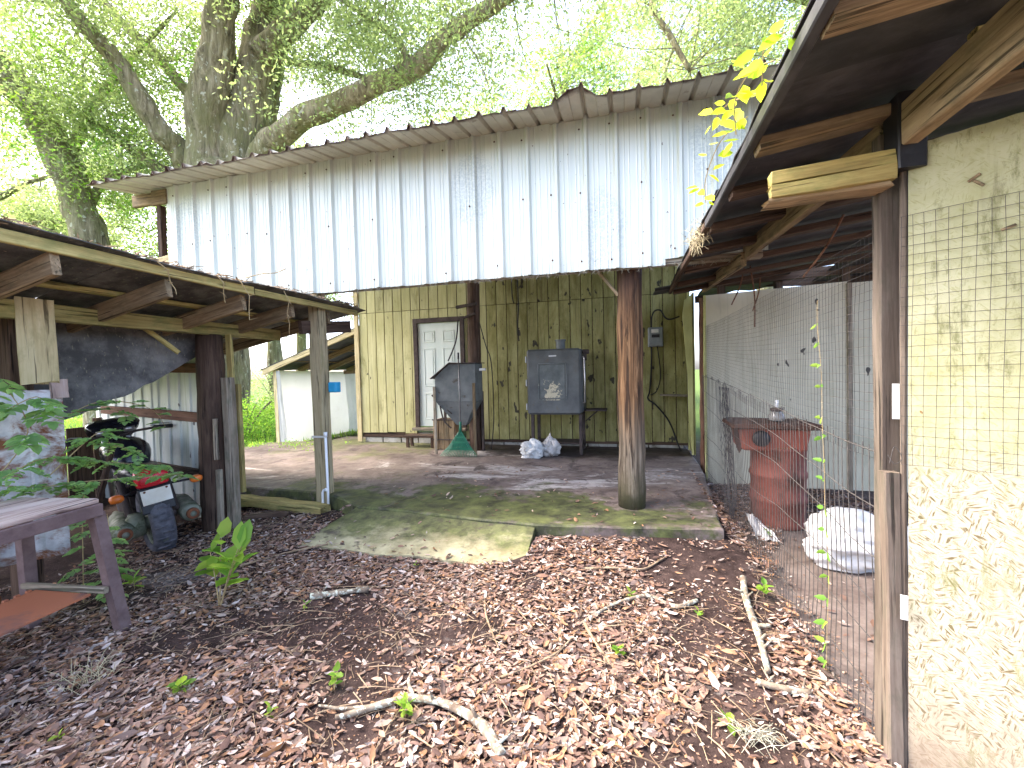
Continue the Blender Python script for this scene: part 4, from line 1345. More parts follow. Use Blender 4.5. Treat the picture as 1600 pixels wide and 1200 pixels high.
# ------------------------------------------------------------------ motorcycle
BR = Vector((-4.18, 3.00, gz(-4.28, 2.93) - 0.035))
hd = math.atan2(0.42, -0.91)
mm = Matrix.Translation(BR) @ Matrix.Rotation(hd, 4, 'Z') @ Matrix.Rotation(R(-7), 4, 'X') @ Matrix.Scale(1.1, 4)
moto = bpy.data.objects.new('motorcycle', None)
col.objects.link(moto)
moto.matrix_basis = mm
PW[moto.name] = mm
tag(moto, 'abandoned black motorcycle with red tail light under the left lean-to', 'motorcycle')
def mp(mb, name, mat, parent=moto, smooth=True, sub=0):
    me = mb.mesh(name)
    o = put(name, me, M[mat], parent, mm, smooth)
    if sub:
        s_ = o.modifiers.new('sub', 'SUBSURF')
        s_.levels = s_.render_levels = sub
    return o
RX = Matrix.Rotation(R(90), 4, 'X')
def wheel(x, z, r, w):
    T = Matrix.Translation((x, 0, z)) @ RX
    wrt = bpy.data.objects.new('wheel', None)
    col.objects.link(wrt)
    wrt.matrix_basis = mm
    wrt.parent = moto
    wrt.matrix_parent_inverse = PW[moto.name].inverted()
    PW[wrt.name] = mm
    a = MB(); a.lathe([(r * .66, -w * .42), (r * .86, -w * .52), (r * .96, -w * .40), (r, -w * .15), (r, w * .15), (r * .96, w * .40), (r * .86, w * .52), (r * .66, w * .42), (r * .66, -w * .42)], 40, T)
    for k in range(36):
        an = k / 36 * 6.283
        rm = Matrix.Rotation(an, 4, 'Y')
        a.box(Vector((x, 0, z)) + (rm @ Vector((0, (0.02 if k % 2 else -0.02), r))), (0.018, w * .55, 0.012), rm.to_3x3())
    mp(a, 'tyre', 'tyre', wrt)
    b = MB(); b.lathe([(r * .66, -w * .40), (r * .56, -w * .30), (r * .56, w * .30), (r * .66, w * .40)], 32, T)
    b.lathe([(0.0, -w * .5), (r * .18, -w * .5), (r * .18, w * .5), (0.0, w * .5)], 16, T)
    for k in range(5):
        an = k * 6.283 / 5
        b.tube([(x, 0, z), (x + math.cos(an) * r * .6, 0, z + math.sin(an) * r * .6)], [0.028, 0.02], 6)
    mp(b, 'rim', 'green_metal', wrt)
wheel(0.0, 0.28, 0.285, 0.15)
wheel(1.32, 0.28, 0.285, 0.11)
a = MB()   # swing arm, drum and shock
a.tube([(0, -.12, .28), (.45, -.10, .33)], [.028, .035], 8); a.tube([(0, .12, .28), (.45, .10, .33)], [.028, .035], 8)
a.tube([(0.02, -.15, .30), (.20, -.15, .62)], .025, 8); a.tube([(0.02, .15, .30), (.20, .15, .62)], .025, 8)
mp(a, 'swing_arm', 'iron')
a = MB(); a.lathe([(0, -.02), (.085, -.02), (.10, 0), (.10, .06), (.06, .09), (.05, .12), (0, .12)], 24, Matrix.Translation((0, .10, .28)) @ Matrix.Rotation(R(-90), 4, 'X'))
mp(a, 'brake_drum', 'green_metal')
a = MB(); a.box((.55, 0, .36), (.40, .26, .30), ch=.04); a.box((.62, 0, .56), (.22, .20, .16), ch=.02)
for k in range(6):
    a.box((.62, 0, .49 + k * .025), (.26, .24, .008))
mp(a, 'engine', 'iron', smooth=False)
# long exhaust can on the near side
for yy, nm in ((.22, 'exhaust'), (-.22, 'exhaust')):
    a = MB(); a.lathe([(.0, -.03), (.04, -.03), (.045, -.01), (.065, 0), (.075, .04), (.075, .48), (.05, .58), (.025, .75), (0, .75)], 22, Matrix.Translation((-.12, yy, .27)) @ Matrix.Rotation(R(90), 4, 'Y') @ Matrix.Rotation(R(4), 4, 'X'))
    e = mp(a, nm, 'green_metal')
    a = MB(); a.lathe([(.024, -.035), (.044, -.035), (.046, -.025), (.046, 0), (.024, 0)], 18, Matrix.Translation((-.13, yy, .272)) @ Matrix.Rotation(R(90), 4, 'Y'))
    mp(a, 'exhaust_tip', 'rust', e)
# tank, seat, tail
def loft(sections, n=14):
    """sections: (x, zc, half width, half height, squareness)"""
    a = MB()
    v = []
    for (x, zc, hw, hh, sq) in sections:
        for j in range(n):
            t = 2 * math.pi * j / n
            c, s_ = math.cos(t), math.sin(t)
            c = math.copysign(abs(c) ** sq, c); s_ = math.copysign(abs(s_) ** sq, s_)
            v.append((x, c * hw, zc + s_ * hh))
    f = []
    m = len(sections)
    for i in range(m - 1):
        for j in range(n):
            f.append((i * n + j, (i + 1) * n + j, (i + 1) * n + (j + 1) % n, i * n + (j + 1) % n))
    f.append(tuple(range(n))); f.append(tuple((m - 1) * n + j for j in range(n - 1, -1, -1)))
    return a.add(v, f)
mp(loft([(.46, .70, .06, .06, .8), (.52, .73, .13, .10, .8), (.66, .77, .17, .13, .8), (.84, .79, .17, .12, .8), (.97, .78, .11, .09, .8), (1.03, .77, .05, .05, .8)], 18), 'tank', 'black_gloss')
mp(loft([(-.02, .66, .08, .035, .6), (.10, .67, .12, .05, .6), (.32, .66, .14, .055, .6), (.50, .64, .10, .05, .6), (.56, .64, .06, .04, .6)], 16), 'seat', 'black')
mp(loft([(.30, .55, .12, .10, .7), (.45, .52, .15, .13, .7), (.60, .52, .10, .10, .7)], 14), 'side_cover', 'black_gloss')
a = MB()   # rear fender
for q in range(9):
    an = R(62 + q * 10)
    a.box((math.cos(an) * .335 * -1, 0, .30 + math.sin(an) * .335), (.012, .17, .095), Matrix.Rotation(an * -1 , 3, 'Y') if False else Matrix.Rotation(-(math.pi - an), 3, 'Y'))
mp(a, 'fender', 'black', smooth=False)
a = MB(); a.box((-.205, 0, .495), (.02, .215, .20), Matrix.Rotation(R(15), 3, 'Y'), ch=.006)
mp(a, 'plate_bracket', 'black', smooth=False)
tail = loft([(-.215, .645, .088, .042, .35), (-.17, .655, .108, .062, .35), (-.06, .665, .10, .06, .4), (.02, .665, .09, .045, .5)], 16)
tl_ = mp(tail, 'tail_light', 'red_lens')
a = MB()
for k in range(5):
    a.box((-.217, 0, .617 + k * .014), (.004, .165, .004))
mp(a, 'lens_rib', 'red_lens', tl_, smooth=False)
a = MB(); a.box((-.224, 0, .525), (.006, .19, .115), Matrix.Rotation(R(15), 3, 'Y'), ch=.002)
pl = mp(a, 'licence_plate', 'plate', smooth=False)
for yy in (-.07, .07):
    a = MB(); a.lathe([(0, -.006), (.007, -.005), (.009, 0)], 8, Matrix.Translation((-.218, yy, .570)) @ Matrix.Rotation(R(90), 4, 'Y'))
    mp(a, 'bolt', 'rust', pl)
for yy in (-.30, .22):
    a = loft([(-.12, .545, .028, .020, .7), (-.10, .545, .045, .030, .7), (-.05, .545, .042, .028, .7), (-.035, .545, .02, .012, .7)], 12)
    a.v = [(x, y + yy, z) for x, y, z in a.v]
    bl_ = mp(a, 'turn_signal', 'orange_lens')
    a = MB(); a.tube([(-.06, yy, .545), (-.04, yy * .3, .56)], .010, 6)
    mp(a, 'signal_stalk', 'black', bl_)
# handlebars, fork, fairing
a = MB(); a.tube([(.86, .38, .93), (.92, .27, .94), (1.02, .15, .93), (1.05, 0, .90), (1.02, -.15, .93), (.92, -.27, .94), (.86, -.38, .93)], .012, 8)
hb = mp(a, 'handlebar', 'iron')
for yy in (.33, -.33):
    a = MB(); a.tube([(.93 , yy * .82, .943), (.855, yy * 1.22, .93)], .019, 10)
    mp(a, 'grip', 'black', hb)
    a = MB(); a.tube([(.95, yy * .75, .96), (.99, yy * .95, .97), (.93, yy * 1.2, .955)], .007, 5)
    mp(a, 'lever', 'chrome', hb)
a = MB()
for yy in (.09, -.09):
    a.tube([(1.06, yy, .90), (1.32, yy, .28)], .022, 8)
mp(a, 'fork', 'chrome')
mp(loft([(1.02, .98, .16, .02, .6), (1.08, 1.02, .20, .035, .6), (1.16, 1.0, .20, .08, .6), (1.24, .93, .15, .10, .6), (1.28, .90, .08, .07, .6)], 16), 'fairing', 'black_gloss')
a = MB()
for j in range(2):
    a.prism([(.98, .99), (1.02, 1.02), (1.26, 1.06), (1.30, 1.03), (1.2, 1.02)], -.17, .17)
    break
mp(a, 'windscreen', 'black_gloss', smooth=False)
a = MB(); a.tube([(1.03, .10, .99), (1.03, .10, .94)], .045, 16); a.tube([(1.03, -.10, .99), (1.03, -.10, .94)], .045, 16)
mp(a, 'gauge', 'chrome')
pk = board('plank', (-4.62, 2.78, 0.42), (-4.50, 2.84, 0.93), 0.065, 0.03, M['wood_dark'])
tag(pk, 'short dark plank propped against the motorcycle tank', 'plank')

# ------------------------------------------------------------------ workbench at the left edge
bench = root('workbench', (-3.3, 1.3, 0), 'weathered workbench with angle-iron legs and rusty orange lower shelf', 'workbench')
bd = Vector((-0.10, 0.995, 0)).normalized()      # long direction
bs = Vector((0.995, 0.10, 0)).normalized()
c0 = Vector((-3.03, 1.84, 0))                    # far right corner
def bp(u, w, z): return tuple(c0 - bd * u - bs * w + Vector((0, 0, z)))
for k in range(5):
    board('top_plank', bp(1.5, 0.02 + k * 0.115 + 0.055, 0.80 + rnd.uniform(-.003, .003)), bp(0.0 + rnd.uniform(-.006, .006), 0.02 + k * 0.115 + 0.055, 0.80 + rnd.uniform(-.003, .003)), 0.109, 0.025, M['bench_wood'], bench, seg=4)
for (a_, b_) in ((bp(1.5, 0.005, 0.75), bp(0.0, 0.005, 0.75)), (bp(1.5, 0.60, 0.75), bp(0.0, 0.60, 0.75)), (bp(0.005, 0.02, 0.75), bp(0.005, 0.60, 0.75))):
    board('top_rail', a_, b_, 0.03, 0.07, M['bench_iron'], bench, ch=0.003, jit=0.001)
def iron_leg(u, w, du, dw):
    a_, b_ = Vector(bp(u, w, 0.73)), Vector(bp(u + du, w + dw, gz(*bp(u + du, w + dw, 0)[:2]) - 0.02))
    rt_ = MB()
    t = (b_ - a_)
    m, L = frame(a_, b_)
    # an angle section: two flanges
    rt_.box((L / 2, 0, 0.03), (L, 0.007, 0.06)); rt_.box((L / 2, 0.032, 0.0035), (L, 0.056, 0.007))
    return rt_.build('leg', M['bench_iron'], bench, m)
iron_leg(0.04, 0.01, -0.07, -0.07)
iron_leg(0.04, 0.55, -0.02, -0.0)
iron_leg(1.45, 0.05, 0.03, -0.03)
iron_leg(1.45, 0.55, 0.03, 0.03)
mb = MB()
mb.box((0, 0, 0), (1.5, 0.40, 0.012))
for k in range(28):
    mb.box((-0.72 + k * 0.053, -0.205, 0.002), (0.022, 0.018, 0.024))
m_, _ = frame(bp(0.08, 0.26, 0.26), bp(1.5, 0.26, 0.26))
m_.translation = Vector(bp(0.80, 0.24, 0.26))
mb.build('lower_shelf', M['bench_shelf'], bench, m_)
board('shelf_rail', bp(0.02, -0.03, 0.275), bp(0.03, 0.56, 0.275), 0.03, 0.035, M['wood_grey'], bench, jit=.001)
pole('root_wrapped_stump', (-3.95, 1.66, -0.1), (-3.95, 1.66, 0.42), 0.17, 0.14, M['rust'], lean, seed=21, wob=0.25)

# board lying along the slab's edge and a dark split timber
t_ = board('timber', (-4.45, 4.02, 0.10), (-3.20, 3.96, 0.07), 0.16, 0.09, M['wood_olive'], seg=8, jit=0.012, ragged=0.05)
tag(t_, 'mossy split timber lying along the slab edge beside the square post', 'timber')
t_ = board('timber', (-3.88, 3.62, 0.05), (-3.50, 3.78, 0.07), 0.07, 0.05, M['wood_dark'], seg=6, jit=0.01, ragged=0.03)
tag(t_, 'short dark rotten timber at the foot of the lean-to post', 'timber')
# ------------------------------------------------------------------ things on the porch
ZS = 0.2
hop = root('feed_hopper', (-2.72, 6.8, ZS), 'grey metal feed hopper with sloping lid and tapered base beside the door', 'hopper')
hx0, hx1, hy0, hy1 = -3.06, -2.36, 6.55, 7.05
# body: box with a chamfered lid on the left and a pyramid below
def hull(name, top, bot, mat, parent):
    mb = MB()
    n = len(top)
    mb.add(list(bot) + list(top), [tuple(range(n - 1, -1, -1)), tuple(range(n, 2 * n))] + [(i, (i + 1) % n, (i + 1) % n + n, i + n) for i in range(n)])
    return mb.build(name, M[mat], parent, origin=bot[0])
mb = MB()
mb.prism([(hx0, 1.06), (hx1, 1.06), (hx1, 1.66), (-2.82, 1.66), (hx0, 1.44)], hy0, hy1 - 0.15)
mb.build('bin', M['hopper'], hop, origin=(-2.7, 6.8, 1.06))
hull('cone', [(hx0, hy0, 1.058), (hx1, hy0, 1.058), (hx1, hy1 - .15, 1.058), (hx0, hy1 - .15, 1.058)], [(-2.74, 6.66, 0.66), (-2.58, 6.66, 0.66), (-2.58, 6.80, 0.66), (-2.74, 6.80, 0.66)], 'hopper', hop)
board('lid', (-3.12, 6.72, 1.43), (-2.78, 6.72, 1.685), 0.46, 0.012, M['iron'], hop, jit=0.001, ch=.002)
board('lid_top', (-2.80, 6.72, 1.672), (-2.33, 6.72, 1.672), 0.46, 0.012, M['iron'], hop, jit=0.001, ch=.002)
for (lx, ly, zt, mt) in ((hx0 - 0.005, hy0 - 0.02, 1.30, 'wood_grey'), (hx1 - 0.02, hy0 - 0.02, 1.35, 'wood_tan'), (hx0, hy1 - .12, 1.2, 'iron'), (hx1 - .02, hy1 - .12, 1.2, 'iron')):
    board('leg', (lx, ly, ZS), (lx, ly, zt), 0.045, 0.03, M[mt], hop, up=(0, 1, 0), jit=.001)
board('chute', (-3.14, 6.6, 1.16), (-2.80, 6.62, 0.85), 0.05, 0.02, M['iron'], hop, jit=.001)
cable('chute_arm', [(-2.98, 6.55, 0.98), (-2.92, 6.55, 0.75), (-2.80, 6.56, 0.62)], 0.012, M['iron'], hop)
board('top_pipe', (-2.30, 6.6, 1.56), (-2.20, 6.6, 1.56), 0.04, 0.04, M['galv'], hop)

rake = root('leaf_rake', (-2.60, 6.38, ZS), 'green plastic leaf rake leaning upright against the grey hopper', 'rake')
mb = MB()
mb.tube([(-2.585, 6.42, 0.60), (-2.60, 6.47, 1.2), (-2.625, 6.52, 1.74)], 0.013, 8)
mb.build('handle', M['steel'], rake, smooth=True, origin=(-2.585, 6.42, 0.6))
mb = MB()
mb.tube([(-2.625, 6.52, 1.74), (-2.63, 6.53, 1.84)], 0.016, 8)
mb.build('grip', M['black'], rake, smooth=True, origin=(-2.625, 6.52, 1.74))
mb = MB()
mb.tube([(-2.585, 6.43, 0.74), (-2.585, 6.41, 0.58)], [0.018, 0.024], 10)
mb.build('socket', M['green_plastic'], rake, smooth=True, origin=(-2.585, 6.42, 0.6))
for k in range(23):
    s_ = -1 + 2 * k / 22
    tip = Vector((-2.585 + s_ * 0.30, 6.30 - 0.02 * (1 - s_ * s_), ZS + 0.012))
    knee = Vector((-2.585 + s_ * 0.285, 6.33, ZS + 0.05))
    mb = MB()
    mb.tube([(-2.585 + s_ * 0.02, 6.41, 0.59), (-2.585 + s_ * 0.17, 6.37, 0.37), knee, tip], [0.006, 0.008, 0.006, 0.004], 4)
    mb.build('tine', M['green_plastic'], rake, origin=tuple(tip))
mb = MB()
for (z, w, y) in ((0.50, 0.085, 6.395), (0.42, 0.135, 6.38), (0.32, 0.205, 6.362)):
    mb.box((-2.585, y - 0.006, z), (w * 2, 0.008, 0.03), ch=0.002)
mb.build('brace_bar', M['green_plastic'], rake, origin=(-2.585, 6.4, .4))

crate = root('wooden_crate', (-3.05, 7.0, ZS), 'tan slatted crate standing behind the hopper by the door', 'crate')
for k in range(4):
    board('slat', (-3.22 + k * 0.10, 6.88, ZS + 0.01), (-3.22 + k * 0.10, 6.88, ZS + 0.52), 0.09, 0.02, M['wood_tan'], crate, up=(0, 1, 0), jit=.002)
    board('slat', (-3.22 + k * 0.10, 7.20, ZS + 0.01), (-3.22 + k * 0.10, 7.20, ZS + 0.52), 0.09, 0.02, M['wood_tan'], crate, up=(0, 1, 0), jit=.002)
mb = MB()
mb.box((-3.265, 7.04, ZS + .265), (0.018, 0.30, 0.50)); mb.box((-2.875, 7.04, ZS + .265), (0.018, 0.30, 0.50)); mb.box((-3.07, 7.04, ZS + .03), (0.37, 0.30, .02))
mb.build('side', M['cardboard'], crate, origin=(-3.07, 7.04, ZS))
for z in (0.28, 0.62):
    board('band', (-3.28, 6.862, ZS + z - .1), (-2.86, 6.862, ZS + z - .1), 0.01, 0.02, M['iron'], crate, jit=.001, ch=.001)

step_ = root('step', (-3.6, 7.15, ZS), 'low dark wooden step beneath the mint door', 'step')
board('tread', (-3.92, 7.14, ZS + 0.20), (-3.30, 7.14, ZS + 0.20), 0.26, 0.04, M['wood_dark'], step_)
for xx in (-3.86, -3.38):
    board('leg', (xx, 7.06, ZS), (xx, 7.06, ZS + 0.18), 0.05, 0.05, M['wood_dark'], step_, up=(0, 1, 0))
    board('leg', (xx, 7.22, ZS), (xx, 7.22, ZS + 0.18), 0.05, 0.05, M['wood_dark'], step_, up=(0, 1, 0))

# big old oven turned smoker
smk = root('smoker_cabinet', (-1.14, 6.95, ZS), 'large blue-grey metal smoker cabinet on an iron stand', 'smoker')
SX0, SX1, SZ0, SZ1, SY = -1.55, -0.70, 0.83, 1.85, 6.78
mb = MB()
mb.box(((SX0 + SX1) / 2 + .01, SY + 0.32, (SZ0 + SZ1) / 2), (SX1 - SX0, 0.52, SZ1 - SZ0), ch=0.035)
mb.build('cabinet', M['smoker'], smk, origin=(-1.12, SY, SZ0))
sd = root('door', ((SX0 + SX1) / 2, SY, SZ0), None, None)
sd.parent = smk
sd.matrix_parent_inverse = PW[smk.name].inverted()
mb = MB()
mb.box(((SX0 + SX1) / 2 - .01, SY, (SZ0 + SZ1) / 2), (SX1 - SX0 + .0, 0.10, SZ1 - SZ0 + 0.01), ch=0.03)
mb.build('door_slab', M['smoker'], sd, origin=(-1.12, SY, SZ0))
px0, px1, pz0, pz1 = -1.37, -0.93, 1.06, 1.63
mb = MB()
mb.box(((px0 + px1) / 2, SY - 0.053, (pz0 + pz1) / 2), (px1 - px0 - .05, 0.008, pz1 - pz0 - .05), ch=0.002)
mb.build('panel', M['smoker_panel'], sd, origin=((px0 + px1) / 2, SY - .05, (pz0 + pz1) / 2))
mb = MB()
for (c_, s_) in ((((px0 + px1) / 2, pz1), (px1 - px0, .018)), (((px0 + px1) / 2, pz0), (px1 - px0, .018)), ((px0, (pz0 + pz1) / 2), (.018, pz1 - pz0 - .02)), ((px1, (pz0 + pz1) / 2), (.018, pz1 - pz0 - .02))):
    mb.box((c_[0], SY - 0.054, c_[1]), (s_[0], 0.012, s_[1]), ch=0.003)
mb.build('panel_trim', M['smoker_panel'], sd, origin=((px0 + px1) / 2, SY - .05, pz0))
mb = MB()
mb.box((-1.14, SY - 0.053, 1.745), (0.12, 0.006, 0.022), ch=0.002)
mb.build('name_plate', M['chrome'], sd, origin=(-1.14, SY - .05, 1.745))
for z in (1.70, 1.33, 0.95):
    mb = MB()
    mb.box((SX0 - 0.022, SY - 0.01, z), (0.018, 0.06, 0.10), ch=0.004)
    mb.build('hinge', M['galv'], sd, origin=(SX0 - .02, SY, z))
mb = MB()
mb.tube([(SX1 + 0.025, SY - .02, 1.72), (SX1 + 0.05, SY - .05, 1.70), (SX1 + 0.055, SY - .05, 1.35), (SX1 + 0.05, SY - .05, 1.02), (SX1 + 0.02, SY - .02, 1.0)], 0.011, 8)
mb.build('handle', M['chrome'], sd, smooth=True, origin=(SX1 + .05, SY, 1.35))
mb = MB()
mb.box((SX1 + 0.06, SY + .12, 1.80), (0.10, .10, .07), ch=.01); mb.box((SX1 + 0.05, SY + .1, 1.72), (0.05, .06, .12), ch=.008)
mb.build('latch', M['iron'], smk, origin=(SX1 + .06, SY, 1.8))
mb = MB()
mb.lathe([(0.075, 1.84), (0.075, 1.98), (0.088, 1.985), (0.088, 2.005), (0.07, 2.005), (0.07, 1.90), (0, 1.90)], 24, Matrix.Translation((-1.06, SY + 0.28, 0.01)))
mb.build('flue', M['hopper'], smk, smooth=False, origin=(-1.06, SY + .28, 1.84))
for (lx, ly) in ((SX0 + .06, SY + .02), (SX1 - .03, SY + .02), (SX0 + .06, SY + .5), (SX1 - .03, SY + .5)):
    board('leg', (lx, ly, ZS), (lx, ly, SZ0), 0.05, 0.05, M['iron'], smk, up=(0, 1, 0), jit=.001)
board('stretcher', (SX0 + .06, SY + .26, 0.36), (SX1 - .03, SY + .26, 0.36), 0.42, 0.025, M['iron'], smk)
board('side_shelf', (SX1 + .02, SY + .30, 0.875), (SX1 + .36, SY + .30, 0.875), 0.36, 0.025, M['iron'], smk)
board('shelf_brace', (SX1 + .03, SY + .25, 0.70), (SX1 + .22, SY + .25, 0.86), 0.02, 0.02, M['iron'], smk)

def crumple(name, c, size, mat, label, cat, seed, amp=0.22, neck=False, freq=2.2, spike=0.0):
    import bmesh
    bm = bmesh.new()
    bmesh.ops.create_icosphere(bm, subdivisions=5, radius=1.0)
    off = Vector((seed * 3.1, seed * 1.7, seed))
    for vt in bm.verts:
        p = vt.co.copy()
        n1 = mnoise.noise(p * freq + off)
        n2 = abs(mnoise.noise(p * freq * 2.3 + off)) 
        n3 = abs(mnoise.noise(p * freq * 5.1 + off))
        r = 1 + amp * n1 - amp * 0.9 * n2 - amp * 0.35 * n3 + spike * max(0, mnoise.noise(p * 3.3 + off * 2) - 0.25)
        r += amp * 0.30 * (abs(math.sin(3.2 * p.x + 5 * p.z + 2.5 * n1)) - .5) * (1 - abs(p.y) * .4)
        q = p * r
        if neck and p.z > 0.35:
            k = 1 - 0.75 * min((p.z - .35) / .5, 1)
            q.x *= k; q.y *= k
            q.z += 0.25 * (p.z - .35)
        if q.z < -0.72:
            q.z = -0.72 + (q.z + .72) * .05
            q.x *= 1.06; q.y *= 1.06
        vt.co = Vector((q.x * size[0], q.y * size[1], (q.z + 0.74) * size[2]))
    me = bpy.data.meshes.new(name)
    bm.to_mesh(me)
    bm.free()
    o = put(name, me, M[mat], None, Matrix.Translation(c), True)
    return tag(o, label, cat)
crumple('plastic_bag', (-1.44, 6.46, ZS), (0.19, 0.15, 0.155), 'white_bag', 'crumpled white plastic bag on the slab in front of the smoker', 'bag', 3, 0.42, freq=1.9, spike=.5)
crumple('plastic_bag', (-1.19, 6.62, ZS), (0.155, 0.14, 0.18), 'dirty_bag', 'dirty grey tied plastic bag under the smoker', 'bag', 8, 0.25, True)

eb = root('breaker_box', (0.43, 7.42, 1.86), 'grey electrical breaker box with conduit on the back wall', 'breaker box')
mb = MB(); mb.box((0.43, 7.40, 2.015), (0.23, 0.12, 0.31), ch=0.01); mb.build('case', M['box_grey'], eb, origin=(.43, 7.4, 2.015))
mb = MB(); mb.box((0.43, 7.335, 2.02), (0.20, 0.012, 0.27), ch=0.004); mb.build('cover', M['box_grey'], eb, origin=(.43, 7.33, 2.02))
mb = MB(); mb.box((0.42, 7.326, 2.11), (0.11, 0.004, 0.055)); mb.build('label_sticker', M['paper'], eb, origin=(.42, 7.33, 2.1))
mb = MB(); mb.box((0.43, 7.326, 2.03), (0.12, 0.006, 0.05)); mb.build('switch_window', M['black'], eb, origin=(.43, 7.33, 2.03))
cable('conduit', [(0.37, 7.42, 2.17), (0.38, 7.42, 2.34), (0.43, 7.42, 2.44), (0.52, 7.42, 2.44), (0.58, 7.42, 2.33), (0.66, 7.42, 2.29), (0.80, 7.42, 2.33)], 0.014, M['cable'], eb)
cable('cable', [(0.37, 7.42, 1.86), (0.36, 7.42, 1.5), (0.33, 7.41, 1.15), (0.30, 7.4, 1.02), (0.42, 7.38, 0.92), (0.62, 7.36, 0.65), (0.74, 7.3, 0.3), (0.78, 7.25, 0.21)], 0.014, M['cable'], eb)
cable('cable', [(0.46, 7.42, 1.86), (0.50, 7.42, 1.4), (0.44, 7.42, 1.15), (0.34, 7.41, 1.08)], 0.009, M['cable'], eb)
ws = board('wall_shelf', (0.48, 7.25, 1.09), (0.90, 7.20, 1.075), 0.20, 0.025, M['wood_grey'])
tag(ws, 'small weathered shelf on the back wall below the breaker box', 'shelf')

pv = root('water_pipe', (-3.22, 4.03, 0), 'white plastic water pipe looping up the square porch post', 'pipe')
mb = MB(); mb.tube([(-3.20, 4.045, -0.02), (-3.20, 4.045, 0.30), (-3.205, 4.045, 0.86)], 0.014, 10); mb.build('riser', M['pvc'], pv, smooth=True, origin=(-3.2, 4.045, 0))
mb = MB(); mb.tube([(-3.265, 4.04, -0.05), (-3.265, 4.04, 0.235), (-3.25, 4.04, 0.262), (-3.215, 4.04, 0.268)], 0.014, 10); mb.build('return_pipe', M['pvc'], pv, smooth=True, origin=(-3.26, 4.04, 0))
mb = MB(); mb.tube([(-3.205, 4.045, 0.845), (-3.205, 4.045, 0.90)], 0.019, 10); mb.tube([(-3.23, 4.04, 0.268), (-3.195, 4.04, 0.268)], 0.019, 10); mb.build('coupling', M['pvc'], pv, smooth=True, origin=(-3.2, 4.04, .87))
mb = MB(); mb.box((-3.31, 4.055, 0.845), (0.155, 0.012, 0.022)); mb.build('pipe_strap', M['galv'], pv, origin=(-3.3, 4.05, .84))
ub = root('utility_box', (-3.18, 4.20, 1.33), 'small bright blue plastic box on the square porch post', 'utility box')
mb = MB(); mb.box((-3.185, 4.20, 1.385), (0.10, 0.09, 0.115), ch=0.008); mb.build('case', M['blue_box'], ub, origin=(-3.185, 4.2, 1.385))
mb = MB(); mb.box((-3.185, 4.15, 1.385), (0.085, 0.008, 0.10), ch=0.003); mb.build('lid', M['blue_box'], ub, origin=(-3.185, 4.15, 1.385))

# ------------------------------------------------------------------ low shed behind, on the left of the barn
bs_ = root('back_shed', (-6.6, 8.0, 0), 'low open shed with sloping tin roof and white tarp sides behind the porch', 'shed')
def bz(x): return 2.42 + (x + 5.1) * 0.335
for k in range(4):
    ya, yb = 7.55 + k * 0.85, 7.55 + (k + 1) * 0.85 + 0.03
    v = []
    n = 20
    for yy in (ya, yb):
        for j in range(n + 1):
            x = -7.55 + 2.45 * j / n
            v.append((x, yy, bz(x) + 0.09 + 0.008 * (k % 2)))
    f = [(j, j + 1, n + 2 + j, n + 1 + j) for j in range(n)]
    mb = MB(); mb.add(v, f)
    o = mb.build('roof_sheet', M['tar'], bs_, origin=(-6.3, ya, 2))
    o.modifiers.new('thick', 'SOLIDIFY').thickness = 0.012
board('rafter', (-7.50, 7.58, bz(-7.5) + 0.02), (-5.14, 7.58, bz(-5.14) + 0.02), 0.045, 0.11, M['wood_pale'], bs_)
for y in (8.5, 9.4, 10.3):
    board('rafter', (-7.40, y, bz(-7.4) + 0.02), (-5.14, y, bz(-5.14) + 0.02), 0.045, 0.11, M['wood_tan'], bs_)
for x in (-7.0, -6.3, -5.6):
    board('purlin', (x, 7.6, bz(x) + 0.075), (x, 10.9, bz(x) + 0.075), 0.07, 0.022, M['wood_tan'], bs_)
board('cross_beam', (-7.2, 9.9, 1.62), (-5.15, 9.9, 1.66), 0.06, 0.10, M['wood_tan'], bs_)
board('post', (-7.22, 7.66, -0.05), (-7.25, 7.66, 1.68), 0.09, 0.09, M['wood_pale'], bs_, up=(0, 1, 0))
board('post', (-6.35, 9.85, -0.05), (-6.52, 9.85, 1.62), 0.07, 0.07, M['wood_olive'], bs_, up=(0, 1, 0))
board('post', (-5.55, 9.85, -0.05), (-5.55, 9.85, 1.62), 0.06, 0.06, M['wood_tan'], bs_, up=(0, 1, 0))
board('post', (-7.2, 10.6, -0.05), (-7.2, 10.6, 1.62), 0.09, 0.09, M['wood_tan'], bs_, up=(0, 1, 0))
def sheet(name, a, b, c, d, mat, parent, n=14, amp=0.05, seed=0):
    a, b, c, d = map(Vector, (a, b, c, d))
    v = []
    nrm = (b - a).cross(d - a).normalized()
    for i in range(n + 1):
        for j in range(n + 1):
            p = a.lerp(b, j / n).lerp(d.lerp(c, j / n), i / n)
            p += nrm * amp * (mnoise.noise(Vector((j * .35, i * .12, seed))) + .5 * mnoise.noise(Vector((j * .3 + i * .25, i * .3, seed + 5))))
            v.append(tuple(p))
    f = [(i * (n + 1) + j, i * (n + 1) + j + 1, (i + 1) * (n + 1) + j + 1, (i + 1) * (n + 1) + j) for i in range(n) for j in range(n)]
    mb = MB(); mb.add(v, f)
    return mb.build(name, mat, parent, origin=tuple(a), smooth=True)
sheet('tarp', (-7.15, 7.75, 0.05), (-7.20, 10.5, 0.05), (-7.25, 10.5, 1.62), (-7.22, 7.75, 1.66), M['tarp'], bs_, seed=1)
sheet('tarp', (-7.2, 10.0, 0.05), (-6.4, 9.95, 0.06), (-6.5, 9.95, 1.60), (-7.25, 10.0, 1.60), M['tarp'], bs_, seed=2)
